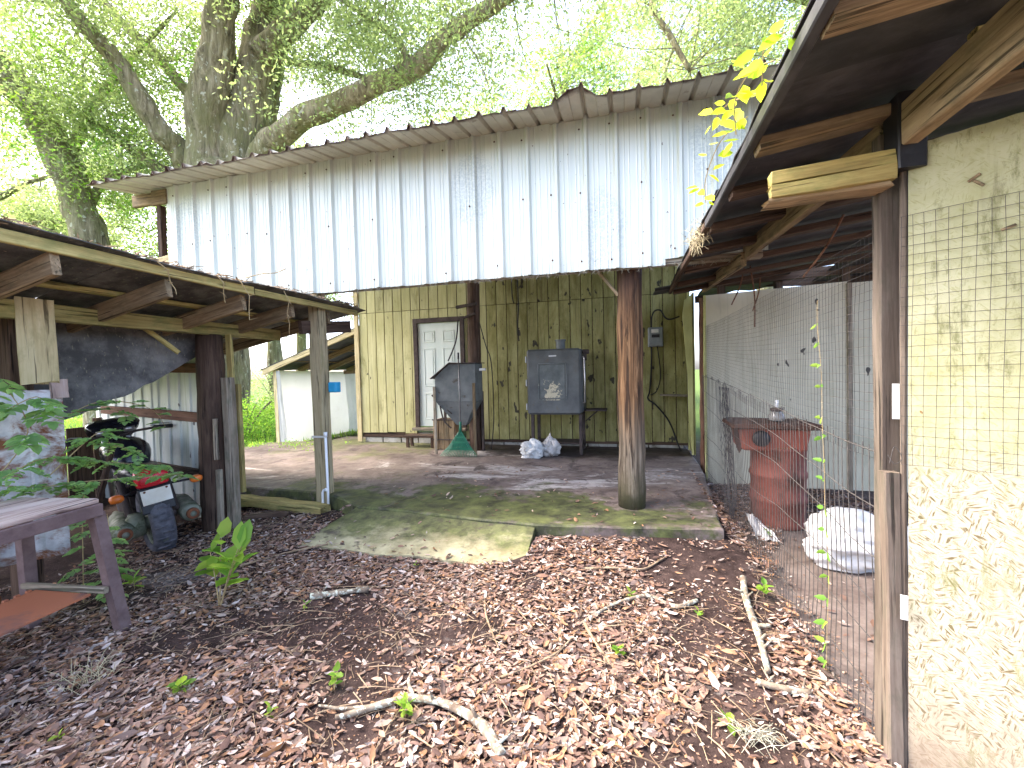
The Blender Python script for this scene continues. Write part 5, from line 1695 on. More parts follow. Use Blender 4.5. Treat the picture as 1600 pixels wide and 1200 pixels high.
sheet('tarp', (-6.45, 9.98, 0.06), (-5.15, 9.98, 0.10), (-5.15, 9.98, 1.60), (-6.5, 9.98, 1.58), M['tarp'], bs_, seed=3, amp=0.07)
sheet('tarp_flap', (-6.95, 7.62, 0.05), (-7.16, 7.62, 0.05), (-7.28, 7.62, 1.66), (-7.12, 7.62, 1.66), M['tarp'], bs_, seed=4, amp=.02)
sheet('tarp_flap', (-6.30, 9.80, 0.30), (-6.40, 9.80, 0.30), (-6.75, 9.80, 1.60), (-6.45, 9.80, 1.60), M['wood_grey'], bs_, seed=5, amp=.01)
gr = root('grill', (-5.3, 8.3, 0.05), 'small black metal grill standing beside the barn corner', 'grill')
mb = MB(); mb.box((-5.32, 8.35, 0.60), (0.16, 0.32, 0.62), ch=0.03); mb.build('body', M['black'], gr, origin=(-5.3, 8.35, .5))
mb = MB(); mb.tube([(-5.42, 8.2, 0.66), (-5.50, 8.2, 0.63)], 0.015, 6); mb.build('handle', M['black'], gr, origin=(-5.45, 8.2, .65))
for yy in (8.24, 8.46):
    board('leg', (-5.34, yy, 0.02), (-5.34, yy, 0.30), 0.04, 0.04, M['black'], gr, up=(0, 1, 0))
mb = MB(); mb.box((-5.55, 8.0, 0.14), (0.9, 0.55, 0.10), ch=0.01)
o = mb.build('low_deck', M['wood_grey'], origin=(-5.55, 8.0, .1)); tag(o, 'low grey wooden deck beside the left end of the barn wall', 'deck')

# ------------------------------------------------------------------ right-hand pen: black roof, beam, purlins, plywood wall
pen = root('pen_shed', (0.95, 1.9, 0), 'open animal pen with black sheet roof on timber purlins at the right', 'shed')
def pz_(x, y): return 2.385 + (x - 0.48) * 0.13 + 0.012 * math.sin(y * 2)
proof = root('roof', (1.5, 3.0, 2.45), None, None)
proof.parent = pen
proof.matrix_parent_inverse = PW[pen.name].inverted()
ys = [-0.4, 0.75, 1.62, 2.50, 3.38, 4.26, 5.14, 5.45]
for k in range(len(ys) - 1):
    ya, yb = ys[k], ys[k + 1] + 0.03
    xe = 0.46 if k < 6 else 0.30
    xend = 3.9 if k < 3 else (3.2 if k < 5 else 2.6)
    prof = []
    ny = 10
    v = []
    nxs = 16
    for i in range(ny + 1):
        y = ya + (yb - ya) * i / ny
        rib = 0.016 if i in (0, 1) else 0.0
        for j in range(nxs + 1):
            x = xe + (xend - xe) * j / nxs
            v.append((x + (0.012 * mnoise.noise(Vector((y * 7, 2, 3))) if j == 0 else 0), y, pz_(x, y) + 0.035 + rib + 0.006 * (k % 2) + 0.008 * mnoise.noise(Vector((x * 2, y * 2, 8)))))
    n = nxs + 1
    f = [(i * n + j, i * n + j + 1, (i + 1) * n + j + 1, (i + 1) * n + j) for i in range(ny) for j in range(nxs)]
    mb = MB(); mb.add(v, f)
    o = mb.build('roof_sheet', M['tar'], proof, origin=(2, (ya + yb) / 2, 2.4))
    o.modifiers.new('thick', 'SOLIDIFY').thickness = 0.006
board('eave_strip', (0.485, -0.3, pz_(.48, 0) - 0.0), (0.485, 2.9, pz_(.48, 2.9) - 0.0), 0.035, 0.05, M['tar'], pen, seg=10)
board('eave_strip', (0.485, 2.92, pz_(.48, 2.9) - 0.0), (0.475, 5.3, pz_(.48, 5.3) - 0.0), 0.035, 0.045, M['wood_dark'], pen, seg=10)
for y in (1.30, 1.92, 2.38, 2.95, 3.55, 4.2, 4.8, 5.2):
    board('purlin', (0.50, y, pz_(.5, y) - 0.025), (3.2, y + 0.01, pz_(3.2, y) - 0.025), 0.085, 0.045, M['wood_tan'] if y < 2.2 else M['wood_dark'], pen)
board('purlin', (1.00, 1.62, 2.43), (3.0, 1.62, 2.68), 0.045, 0.09, M['wood_olive'], pen)
board('beam', (0.955, 1.86, 2.33), (0.975, -0.1, 2.33), 0.05, 0.15, M['wood_tan'], pen)
board('beam', (0.94, 1.95, 2.335), (0.93, 3.9, 2.42), 0.045, 0.125, M['wood_tan'], pen)
board('beam', (0.90, 3.85, 2.36), (0.88, 5.6, 2.45), 0.045, 0.11, M['wood_tan'], pen)
board('black_bracket', (0.965, 1.885, 2.18), (0.965, 1.885, 2.44), 0.085, 0.10, M['black'], pen, up=(0, 1, 0), jit=.002)
board('post', (0.945, 1.95, -0.1), (0.94, 1.95, 2.34), 0.07, 0.055, M['wood_weathered'], pen, up=(0, 1, 0), seg=10)
for z in (2.215, 2.165):
    board('stub_beam', (0.535, 1.875, z - 0.012), (0.915, 1.875, z + 0.012), 0.065, 0.05, M['wood_olive'], pen, ragged=0.012, ch=0.002, jit=0.004)
board('stub_underside', (0.525, 1.905, 2.128), (0.915, 1.905, 2.140), 0.10, 0.02, M['wood_tan'], pen, ragged=0.01)
# plywood wall, three sheets
for (xa, xb, yy, zt0, zt1) in ((0.935, 1.72, 5.90, 2.40, 2.43), (1.725, 2.46, 5.905, 2.43, 2.46), (2.50, 3.35, 5.90, 2.44, 2.46)):
    mb = MB()
    mb.prism([(0, 0.03), (xb - xa, 0.03), (xb - xa, zt1), (0, zt0)], -0.008, 0.008)
    mb.build('plywood_sheet', M['ply'], pen, Matrix.Translation((xa, yy, 0)))
board('seam_strip', (2.48, 5.885, 0.02), (2.48, 5.885, 2.44), 0.05, 0.02, M['wood_grey'], pen, up=(0, 1, 0))
board('edge_strip', (0.93, 5.88, 0.02), (0.93, 5.88, 2.40), 0.03, 0.03, M['siding_end'], pen, up=(0, 1, 0))
board('sill_timber', (0.80, 5.6, 0.12), (0.86, 6.7, 0.14), 0.09, 0.09, M['wood_olive'], pen)
for (x, y) in ((1.2, 6.3), (1.9, 6.4), (2.6, 6.3), (3.3, 6.2)):
    board('back_post', (x, y, -0.05), (x, y, 2.75), 0.09, 0.09, M['wood_dark'], pen, up=(0, 1, 0))
board('back_rail', (0.9, 6.36, 2.62), (3.4, 6.26, 2.70), 0.05, 0.12, M['wood_dark'], pen)
board('back_rail', (0.9, 6.46, 2.44), (2.0, 6.40, 2.46), 0.05, 0.09, M['wood_dark'], pen)
board('back_slat', (2.05, 6.5, 2.1), (2.9, 6.45, 2.5), 0.03, 0.14, M['wood_dark'], pen)
board('back_slat', (1.1, 6.9, 2.75), (3.2, 6.8, 2.62), 0.03, 0.16, M['wood_dark'], pen)
sheet('torn_sheet', (1.0, 5.4, 2.68), (2.0, 5.4, 2.74), (2.0, 7.0, 2.62), (1.0, 7.0, 2.56), M['tar'], pen, seed=8, amp=.03)
sheet('torn_sheet', (2.35, 5.35, 2.74), (3.5, 5.35, 2.86), (3.5, 7.0, 2.7), (2.45, 7.0, 2.62), M['tar'], pen, seed=9, amp=.03)
for (a_, b_) in (((1.15, 4.9, 2.50), (1.05, 5.0, 2.15)), ((1.32, 3.2, 2.44), (1.16, 3.4, 2.10)), ((1.38, 5.2, 2.5), (1.3, 5.2, 2.1)), ((1.18, 4.8, 2.5), (1.24, 4.9, 1.9))):
    cable('root_strand', [a_, tuple((Vector(a_) + Vector(b_)) / 2 + Vector((.02, 0, 0))), b_], 0.007, M['wood_red'], pen)
# dry nest-like tuft at the eave
mb = MB()
for q in range(160):
    p = Vector((0.45 + rnd.gauss(0, .025), 3.1 + rnd.gauss(0, .09), 2.36 + rnd.gauss(0, .035)))
    d = Vector((rnd.uniform(-1, 1), rnd.uniform(-1, 1), rnd.uniform(-1.3, .5))) * rnd.uniform(.03, .08)
    mb.tube([p, p + d * .6 + Vector((0, 0, .01)), p + d], .0015, 3, cap=False)
o = mb.build('dry_grass_tuft', M['dry_grass']); tag(o, 'tangled dry grass tuft caught on the right roof eave', 'grass tuft', kind='stuff')

# ------------------------------------------------------------------ wire fence along the pen
fen = root('wire_fence', (0.93, 3.5, 0), 'rusty wire mesh fence running back along the pen from the gate post', 'fence')
def fx(y, z): return 0.925 + 0.025 * mnoise.noise(Vector((y * .9, z * 1.1, 2))) + 0.012 * mnoise.noise(Vector((y * 3, z * 2, 7)))
mb = MB()
zt = lambda y: 2.01 - 0.02 * math.sin((y - 1.9) * .8)
zb = lambda y: 1.13 + 0.05 * (y - 1.9) * 1.2 - 0.05 * math.sin((y - 1.9) * 1.1)
n = int(4.0 / 0.036)
for k in range(n + 1):
    y = 1.93 + 3.95 * k / n
    mb.tube([(fx(y, z), y + .004 * math.sin(z * 9 + k), z) for z in np.linspace(zb(y), zt(y), 7)], 0.00085, 3, cap=False)
for k in range(25):
    t = k / 24
    mb.tube([(fx(y, zb(y) + (zt(y) - zb(y)) * t), y, zb(y) + (zt(y) - zb(y)) * t) for y in np.linspace(1.93, 5.88, 40)], 0.00085, 3, cap=False)
mb.build('fine_mesh', M['wire'], fen)
mb = MB()
n = int(3.95 / 0.052)
for k in range(n + 1):
    y = 1.95 + 3.9 * k / n
    top = 1.16 + 0.05 * (y - 1.9) * 1.3 + 0.02 * math.sin(k)
    sh = 0.03 * math.sin(k * 1.7)
    mb.tube([(fx(y, z) - 0.015, y + sh * (z - .5) * .4, z) for z in np.linspace(-0.02, top, 8)], 0.0021, 4, cap=False)
for k, z0 in enumerate((1.16, 0.96, 0.76, 0.55, 0.36, 0.18, 0.04)):
    mb.tube([(fx(y, z0) - 0.015, y, z0 + (0.05 * (y - 1.9) * 1.3 if k < 3 else 0.02 * (y - 1.9)) - 0.035 * math.sin((y - 1.9) * 2.2 + k) * (0.4 + .2 * k % 1)) for y in np.linspace(1.95, 5.85, 36)], 0.0024, 4, cap=False)
mb.build('welded_wire', M['wire'], fen)
# bunched loose ends where the roll stops
mb = MB()
for k in range(34):
    y = 4.35 + rnd.gauss(0, .12)
    mb.tube([(0.88 + rnd.gauss(0, .03), y, 0.02), (0.89 + rnd.gauss(0, .03), y + rnd.gauss(0, .05), .35), (0.91 + rnd.gauss(0, .015), y + .25 + rnd.gauss(0, .08), .85), (0.93, y + .5 + rnd.gauss(0, .1), 1.3)], .0014, 3, cap=False)
mb.build('loose_wire', M['wire'], fen)
board('fence_post', (0.93, 1.885, -0.1), (0.925, 1.905, 1.10), 0.05, 0.045, M['wood_weathered'], fen, up=(0, 1, 0), seg=10)
for (z, h) in ((1.36, .13), (0.62, .09)):
    mb = MB(); mb.box((0, 0, 0), (0.022, 0.004, h), ch=.001)
    mb.build('strap', M['galv'], fen, Matrix.Translation((0.945, 1.852 if z < 1 else 1.90, z)) @ Matrix.Rotation(R(-20), 4, 'Z'))
cable('tie_wire', [(0.90, 1.86, 1.17), (0.915, 1.85, 1.14), (0.94, 1.855, 1.16), (0.92, 1.86, 1.20), (0.90, 1.85, 1.14)], .0012, M['wire'], fen)

# OSB gate standing open from the post
od = Vector((0.851, -0.525, 0))
gate = root('osb_gate', (0.97, 1.87, 0), 'cream painted strand-board gate panel with wire mesh at the right edge', 'gate')
ang = math.atan2(od.y, od.x)
gm = Matrix.Translation((0.968, 1.872, 0.0)) @ Matrix.Rotation(ang, 4, 'Z')
mb = MB()
top = [(0.0 + 1.25 * i / 40, 2.265 + 0.004 * i / 40 + 0.006 * mnoise.noise(Vector((i * 1.3, 1, 1)))) for i in range(41)]
mb.prism([(0, -0.03), (1.25, -0.03)] + top[::-1], 0.0, 0.012)
mb.build('panel', M['osb'], gate, gm)
board('edge_frame', tuple(gm @ Vector((-.012, .013, 0))), tuple(gm @ Vector((-.012, .013, 2.27))), 0.034, 0.020, M['wood_weathered'], gate, up=tuple(od))
mb = MB()
n = 40
for k in range(n + 1):
    x = -0.02 + 1.24 * k / n
    mb.tube([(x + .003 * math.sin(z * 7 + k), -0.012 - 0.006 * mnoise.noise(Vector((x * 5, z * 4, 1))), z) for z in np.linspace(1.135, 2.02, 9)], 0.0009, 3, cap=False)
for k in range(26):
    z = 1.135 + 0.885 * k / 25
    mb.tube([(x, -0.012 - 0.006 * mnoise.noise(Vector((x * 5, z * 4, 1))), z + .003 * math.sin(x * 9 + k)) for x in np.linspace(-0.02, 1.22, 14)], 0.0009, 3, cap=False)
mb.build('wire_mesh', M['wire'], gate, gm)
for (x, z, a_) in ((0.16, 2.10, -.6), (0.17, 2.08, .8), (0.235, 1.92, -.3)):
    mb = MB(); mb.box((0, 0, 0), (0.034, 0.005, 0.009), Matrix.Rotation(a_, 3, 'Y'), ch=.002)
    mb.build('loose_strand', M['wood_tan'], gate, gm @ Matrix.Translation((x, -0.004, z)))

# ------------------------------------------------------------------ barrel, tub, jar, sack, scrap
bar = root('barrel', (1.33, 4.55, 0), 'rusty red steel barrel behind the wire fence', 'barrel')
gzb = gz(1.33, 4.55)
prof = [(0.0, 0.0), (0.225, 0.0), (0.235, 0.012), (0.228, 0.03)]
for zz in (0.24, 0.47):
    prof += [(0.226, zz - 0.035), (0.238, zz - 0.012), (0.238, zz + 0.012), (0.226, zz + 0.035)]
prof += [(0.226, 0.70), (0.236, 0.712), (0.236, 0.73), (0.22, 0.735), (0.20, 0.72), (0, 0.72)]
mb = MB(); mb.lathe(prof, 40, Matrix.Translation((1.33, 4.55, gzb)) @ Matrix.Rotation(R(1.5), 4, 'X'))
mb.build('drum', M['barrel'], bar, smooth=True, origin=(1.33, 4.55, gzb))
mb = MB(); mb.lathe([(0.228, .692), (0.243, .70), (0.245, .735), (0.228, .742)], 40, Matrix.Translation((1.33, 4.55, gzb)))
mb.build('rim_band', M['rust'], bar, smooth=True, origin=(1.33, 4.55, gzb))
tub = root('tub', (1.24, 4.50, 0.73), 'red-orange tapered tub with rotten black lid on top of the barrel', 'tub')
def rect_ring(cx, cy, hx, hy, z, r=0.04, n=4):
    out = []
    for (sx, sy, a0) in ((1, 1, 0), (-1, 1, 90), (-1, -1, 180), (1, -1, 270)):
        for k in range(n + 1):
            a = R(a0 + 90 * k / n)
            out.append((cx + sx * (hx - r) + r * math.cos(a), cy + sy * (hy - r) + r * math.sin(a), z))
    return out
def rings(rs, cap=True):
    mb = MB(); n = len(rs[0]); v = [p for r in rs for p in r]
    f = [(i * n + j, i * n + (j + 1) % n, (i + 1) * n + (j + 1) % n, (i + 1) * n + j) for i in range(len(rs) - 1) for j in range(n)]
    if cap:
        f += [tuple(range(n - 1, -1, -1)), tuple((len(rs) - 1) * n + j for j in range(n))]
    return mb.add(v, f)
TX, TY = 1.25, 4.52
rings([rect_ring(TX, TY, .25, .19, .745), rect_ring(TX, TY, .26, .20, .76), rect_ring(TX, TY, .285, .22, .93), rect_ring(TX, TY, .30, .235, .935), rect_ring(TX, TY, .30, .235, .95), rect_ring(TX, TY, .28, .215, .95)]).build('bowl', M['tub'], tub, origin=(TX, TY, .75))
ld = rings([rect_ring(TX, TY, .335, .27, .945), rect_ring(TX, TY, .35, .285, .955), rect_ring(TX, TY, .345, .28, .985), rect_ring(TX, TY, .30, .24, .995), rect_ring(TX, TY, .15, .12, 1.0)])
ld.v = [(x + .012 * mnoise.noise(Vector((x * 9, y * 9, z * 9))), y + .012 * mnoise.noise(Vector((x * 9, y * 9, 5))), z + .014 * mnoise.noise(Vector((x * 11, y * 11, 2)))) for x, y, z in ld.v]
ld.build('lid', M['rust_dark'], tub, origin=(TX, TY, .96))
mb = MB(); mb.lathe([(0, -.05), (.055, -.05), (.07, -.035), (.072, -.01), (.05, 0.0), (0, 0)], 22, Matrix.Translation((1.13, TY - .212, .86)) @ Matrix.Rotation(R(-90), 4, 'X'))
mb.build('black_knob', M['black'], tub, smooth=True, origin=(1.19, TY - .2, .86))
mb = MB(); mb.prism([(0, 0), (.04, .0), (.05, -.10), (.075, -.20), (.05, -.245), (.03, -.20), (.01, -.1)], -.01, .01)
mb.build('torn_flap', M['rust_dark'], tub, Matrix.Translation((0.925, 4.40, .955)))
jar = root('jar', (1.30, 4.45, 1.0), 'grimy glass lamp jar standing on the black tub lid', 'jar')
mb = MB(); mb.lathe([(0, 0), (.062, 0), (.068, .02), (.066, .05), (.045, .075), (.04, .085)], 20, Matrix.Translation((1.30, 4.45, 1.003))); mb.build('base', M['glass'], jar, smooth=True, origin=(1.3, 4.45, 1))
mb = MB(); mb.lathe([(.04, .085), (.055, .095), (.05, .115), (.02, .12)], 20, Matrix.Translation((1.30, 4.45, 1.003))); mb.build('collar', M['iron'], jar, smooth=True, origin=(1.3, 4.45, 1.08))
mb = MB(); mb.tube([(1.30, 4.45, 1.12), (1.302, 4.45, 1.19)], .014, 8); mb.build('stem', M['pvc'], jar, smooth=True, origin=(1.3, 4.45, 1.12))

sk = crumple('white_sack', (1.62, 3.78, gz(1.62, 3.78) - .005), (0.41, 0.29, 0.215), 'sack', 'bulging white plastic sack on the dirt behind the wire fence', 'sack', 12, 0.26, freq=0.9)
sk.rotation_euler = (0, 0, 0.3)
sc_ = sheet('plastic_scrap', (1.02, 4.02, 0.05), (1.18, 3.98, 0.06), (1.14, 4.35, 0.10), (1.02, 4.40, 0.16), M['white_bag'], None, n=14, amp=.05, seed=31)
tag(sc_, 'torn white plastic scrap lying at the foot of the barrel', 'scrap')
# ------------------------------------------------------------------ vines on the right
vr = root('fence_vine', (0.91, 2.38, 0.0), 'slender vine with paired bright green leaves climbing the wire fence', 'vine')
path = smooth_path([(0.905, 2.39, 0.0), (0.90, 2.37, 0.22), (0.905, 2.36, 0.5), (0.895, 2.37, 0.77), (0.90, 2.39, 1.0), (0.90, 2.41, 1.2), (0.905, 2.43, 1.45), (0.90, 2.46, 1.7), (0.905, 2.47, 1.82)])
mb = MB(); mb.tube(path, 0.0011, 4); mb.build('stem', M['stem'], vr)
L = []
for z in np.arange(0.08, 1.72, 0.108):
    i = min(range(len(path)), key=lambda k: abs(path[k].z - z))
    p = path[i] + Vector((-.004, 0, 0))
    s_ = 0.062 * (1 - 0.3 * z / 1.8) * rnd.uniform(.85, 1.2)
    for sg in (-1, 1):
        d = Vector((-0.35 + rnd.uniform(-.3, .3), sg * 0.75, -0.35 + rnd.uniform(-.3, .5)))
        L.append((tuple(p), tuple(d), rnd.uniform(1.0, 2.0), s_, s_ * .40, tuple(pick(FRESH, 1)[0])))
leaf_list(L, 'foliage', vr)

def broad_vine(name, paths, label, pal, size, per, bias=(0, 0, 0), step=2):
    rt = root(name, paths[0][0], label, 'vine')
    mb = MB(); L = []
    for p_ in paths:
        path = smooth_path(p_)
        mb.tube(path, 0.0022, 4)
        for i in range(1, len(path), step):
            for q in range(per):
                a = rnd.uniform(0, 6.28)
                d = Vector((math.cos(a), math.sin(a), rnd.uniform(-.7, .3))) + Vector(bias)
                s_ = size * rnd.uniform(.6, 1.25)
                b = path[i] + d.normalized() * rnd.uniform(.0, .03)
                L.append((tuple(b), tuple(d), rnd.uniform(-.9, .9), s_, s_ * .5, tuple(pick(pal, 1)[0])))
    mb.build('stem', M['stem'], rt)
    leaf_list(L, 'foliage', rt)
    return rt
broad_vine('eave_vine', [[(0.44, 1.50, 2.42), (0.40, 1.60, 2.46), (0.38, 1.72, 2.44), (0.40, 1.80, 2.36)],
                         [(0.44, 1.66, 2.42), (0.38, 1.80, 2.48), (0.34, 1.92, 2.48)],
                         [(0.44, 1.80, 2.42), (0.37, 1.92, 2.40), (0.33, 2.02, 2.30), (0.34, 2.08, 2.22)],
                         [(0.44, 1.40, 2.43), (0.41, 1.48, 2.46), (0.42, 1.55, 2.38)]],
           'bright yellow-green leafy vine spilling over the right roof eave', YEL, 0.062, 2, (-.4, 0, 0))

# ------------------------------------------------------------------ saplings and seedlings
def plant(name, loc, label, h, nst, lw, pal, spread=0.5, nl=6, group=None, lean_=(0, 0), cat='plant'):
    z = gz(loc[0], loc[1])
    base = Vector((loc[0], loc[1], z - 0.01))
    rt = root(name, tuple(base), label, cat, group)
    mb = MB(); L = []
    for s_ in range(nst):
        a = rnd.uniform(0, 6.28)
        tip = base + Vector((lean_[0] + math.cos(a) * spread * h * .4, lean_[1] + math.sin(a) * spread * h * .4, h * rnd.uniform(.75, 1.05)))
        path = smooth_path([base, base.lerp(tip, .5) + Vector((0, 0, h * .06)), tip], 4)
        mb.tube(path, [0.0045 * (1 - .6 * i / len(path)) * (0.4 + h * 1.6) for i in range(len(path))], 5)
        for k in range(nl):
            t = 0.35 + 0.65 * (k + 1) / nl
            p = path[min(int(t * (len(path) - 1)), len(path) - 1)]
            aa = k * 2.4 + rnd.uniform(-.4, .4)
            d = Vector((math.cos(aa), math.sin(aa), rnd.uniform(-.1, .45) + 1.2 * (k == nl - 1) + (.1 if h > .3 else 0)))
            L.append((tuple(p), tuple(d), rnd.uniform(-.5, .5), lw[0] * rnd.uniform(.7, 1.15), lw[1] * rnd.uniform(.8, 1.1), tuple(pick(pal, 1)[0])))
    mb.build('stem', M['stem'], rt)
    leaf_list(L, 'foliage', rt)
    return rt
plant('sapling', (-2.62, 2.22), 'leafy green sapling with broad pointed leaves growing from the litter', 0.44, 4, (0.19, 0.082), FRESH, 0.95, 7, lean_=(0.05, 0.0), cat='sapling')
plant('seedling', (-3.49, 2.30), 'pale green seedling with fan of leaves beside the workbench leg', 0.10, 1, (0.095, 0.042), FRESH, .2, 7)
for (x, y, h, lw, nl, lab) in (
        (-2.12, 1.57, 0.05, (0.062, 0.030), 6, 'small star-shaped green seedling in the litter at lower left'),
        (-1.39, 1.75, 0.10, (0.042, 0.026), 7, 'small bright seedling just behind the left end of the long crooked branch'),
        (-0.96, 1.66, 0.10, (0.052, 0.024), 8, 'green seedling growing up against the middle of the long crooked branch'),
        (-1.55, 1.53, 0.05, (0.036, 0.024), 5, 'tiny green seedling at the lower left tip of the long crooked branch'),
        (-2.04, 2.31, 0.06, (0.040, 0.018), 5, 'tiny green seedling beside the straight lichen stick'),
        (-0.08, 2.30, 0.06, (0.044, 0.026), 6, 'small lobed green seedling in the middle right of the litter'),
        (-0.01, 2.83, 0.05, (0.045, 0.026), 5, 'small pale seedling beside the forked grey stick'),
        (0.80, 3.02, 0.09, (0.055, 0.034), 7, 'dark green seedling at the foot of the wire fence'),
        (0.37, 1.92, 0.05, (0.070, 0.032), 5, 'bright green seedling with a long leaf at lower right'),
        (0.37, 2.73, 0.05, (0.042, 0.026), 5, 'small dark green seedling near the fence, left of the standing stick'),
        (-2.36, 1.24, 0.04, (0.034, 0.022), 4, 'tiny green seedling in the bottom left corner of the litter'),
        (-1.62, 3.02, 0.05, (0.030, 0.016), 4, 'tiny green sprout at the foot of the concrete ramp'),
        (1.12, 4.15, 0.08, (0.05, 0.03), 5, 'small green sprout between the barrel and the white scrap')):
    plant('seedling', (x, y), lab, h, 2 if nl > 5 else 1, lw, FRESH, .5, nl)
# dry grass clump
mb = MB()
for q in range(60):
    b = Vector((-2.68 + rnd.gauss(0, .05), 1.52 + rnd.gauss(0, .05), gz(-2.7, 1.52)))
    d = Vector((rnd.uniform(-1, 1), rnd.uniform(-1, 1), rnd.uniform(.2, 1.0))) * rnd.uniform(.06, .14)
    mb.tube([b, b + d * .6 + Vector((0, 0, .02)), b + d], [.0018, .0014, .0006], 3, cap=False)
o = mb.build('dry_grass_clump', M['dry_grass']); tag(o, 'small clump of straw-coloured dry grass at lower left', 'grass', kind='stuff')
mb = MB()
for q in range(70):
    b = Vector((0.47 + rnd.gauss(0, .05), 1.86 + rnd.gauss(0, .03), gz(.47, 1.86) + .03))
    d = Vector((rnd.uniform(-1, 1), rnd.uniform(-1, 1), rnd.uniform(-.2, .6))) * rnd.uniform(.03, .07)
    mb.tube([b - d, b + Vector((0, 0, .012)), b + d], [.0012, .0016, .0008], 3, cap=False)
o = mb.build('moss_tuft', M['moss_fringe']); tag(o, 'grey-green tuft of hanging moss fallen on the litter at lower right', 'moss', kind='stuff')

# ------------------------------------------------------------------ fallen branches
def branch(pts, r0, r1, label, forks=(), mat='branch'):
    P = [Vector((x, y, gz(x, y) + r0 * .7 + dz)) for x, y, dz in pts]
    path = smooth_path(P, 5)
    n = len(path)
    mb = MB()
    mb.tube([p + Vector((0, 0, .004 * mnoise.noise(p * 9))) for p in path], [(r0 + (r1 - r0) * i / n) * (1 + .30 * mnoise.noise(path[i] * 17)) for i in range(n)], 10, wob=.3)
    for q in range(5):
        i = rnd.randrange(2, n - 2)
        d_ = Vector((rnd.uniform(-1, 1), rnd.uniform(-1, 1), rnd.uniform(.1, .7))).normalized()
        mb.tube([path[i], path[i] + d_ * (r0 * 1.5 + .012), path[i] + d_ * (r0 * 1.5 + rnd.uniform(.02, .06)) + Vector((0, 0, -.006))], [r0 * .45, r0 * .3, r0 * .12], 5)
    for fk in forks:
        Q = smooth_path([Vector((x, y, gz(x, y) + dz)) for x, y, dz in fk], 4)
        mb.tube(Q, [r1 * 1.0 * (1 - .6 * i / len(Q)) for i in range(len(Q))], 7, wob=.15)
    o = mb.build('fallen_branch', M[mat], origin=tuple(P[0]), smooth=True)
    return tag(o, label, 'branch')
branch([(-0.50, 1.57, .0), (-0.60, 1.66, .015), (-0.76, 1.72, .02), (-0.93, 1.735, .02), (-1.05, 1.69, .015), (-1.20, 1.60, .01), (-1.25, 1.575, .01)], 0.022, 0.010,
       'long crooked lichen-covered branch lying across the litter in front', [[(-1.10, 1.67, .02), (-1.25, 1.63, .02), (-1.38, 1.63, .015)], [(-0.95, 1.73, .03), (-1.02, 1.80, .05), (-1.03, 1.86, .06)]])
branch([(-2.09, 2.43, .01), (-1.93, 2.52, .01), (-1.76, 2.60, .01)], 0.022, 0.02, 'short straight lichen-covered stick in the litter before the ramp')
branch([(0.71, 3.13, .03), (0.67, 2.90, .02), (0.66, 2.60, .015), (0.62, 2.28, .01)], 0.021, 0.015, 'pale bare stick lying toward the wire fence', [[(0.665, 2.66, .03), (0.74, 2.66, .04)]])
branch([(-0.30, 2.50, .0), (-0.11, 2.72, .015), (0.09, 2.84, .02), (0.20, 2.80, .015), (0.27, 2.79, .01), (0.39, 2.87, .01)], 0.009, 0.013, 'forked grey stick winding across the litter on the right')
branch([(-0.27, 2.50, .01), (-0.18, 2.32, .01), (-0.09, 2.18, .0)], 0.010, 0.006, 'thin dark stick pointing toward the camera on the right', [[(-0.17, 2.34, .015), (0.02, 2.44, .02), (0.06, 2.54, .02)]], 'twig')
branch([(0.55, 2.19, .01), (0.66, 2.17, .01), (0.76, 2.17, .01)], 0.016, 0.012, 'short dark mossy stick by the fence at lower right')
branch([(-0.35, 3.10, .01), (-0.10, 3.15, .015), (0.08, 3.20, .01), (0.24, 3.38, .01)], 0.008, 0.006, 'thin pale twig lying below the slab edge', (), 'twig')
branch([(-0.62, 1.98, .01), (-0.40, 2.2, .012), (-0.30, 2.45, .01)], 0.006, 0.004, 'thin straight twig between the long branch and the forked stick', (), 'twig')
branch([(-0.95, 2.7, .01), (-0.85, 2.45, .012), (-0.70, 2.2, .01)], 0.006, 0.004, 'thin dark twig in the bare soil patch', (), 'twig')
branch([(-3.02, 2.75, .01), (-2.8, 3.0, .01), (-2.55, 3.2, .02)], 0.008, 0.006, 'thin twig in the litter left of the ramp', (), 'twig')

# ------------------------------------------------------------------ leaf litter
BROWN = np.array([(0.25, 0.145, 0.098), (0.33, 0.21, 0.15), (0.22, 0.135, 0.10), (0.40, 0.285, 0.215), (0.30, 0.195, 0.15), (0.16, 0.10, 0.08), (0.45, 0.35, 0.285), (0.36, 0.20, 0.11), (0.16, 0.115, 0.098), (0.50, 0.42, 0.37)])
def litter_ok(x, y):
    if y > 3.13 and -2.75 < x < -0.78: return rnd.random() < (0.10 if y < 3.25 else 0.012)
    if y > 4.15 - 0.0 and -3.3 > x > -6: return rnd.random() < 0.25 and y < 4.2
    if y > 3.62 + 0.11 * (x + .78) and -0.8 < x < 0.74: return rnd.random() < 0.02
    if y > 3.8 and -3.3 < x < -2.6: return False
    if x > 0.93:
        edge = 0.92 + 0.32 * max(0, (y - 3.2)) + .18 * mnoise.noise(Vector((x * 2, y * 2, 4)))
        return x < edge or rnd.random() < (0.5 if y > 4.9 else 0.03)
    if 0.74 <= x <= 0.93 and y > 3.7: return True
    d = mnoise.noise(Vector((x * 1.1, y * 1.1, 11))) + 0.5 * mnoise.noise(Vector((x * 2.9, y * 2.9, 5)))
    keep = 1.0 if d > -0.10 else (0.42 if d > -0.24 else 0.09)
    if x < -3.3 and y > 2.3: keep *= 0.35
    return rnd.random() < keep
P, Ls = [], []
near_leaf = []
N = 120000
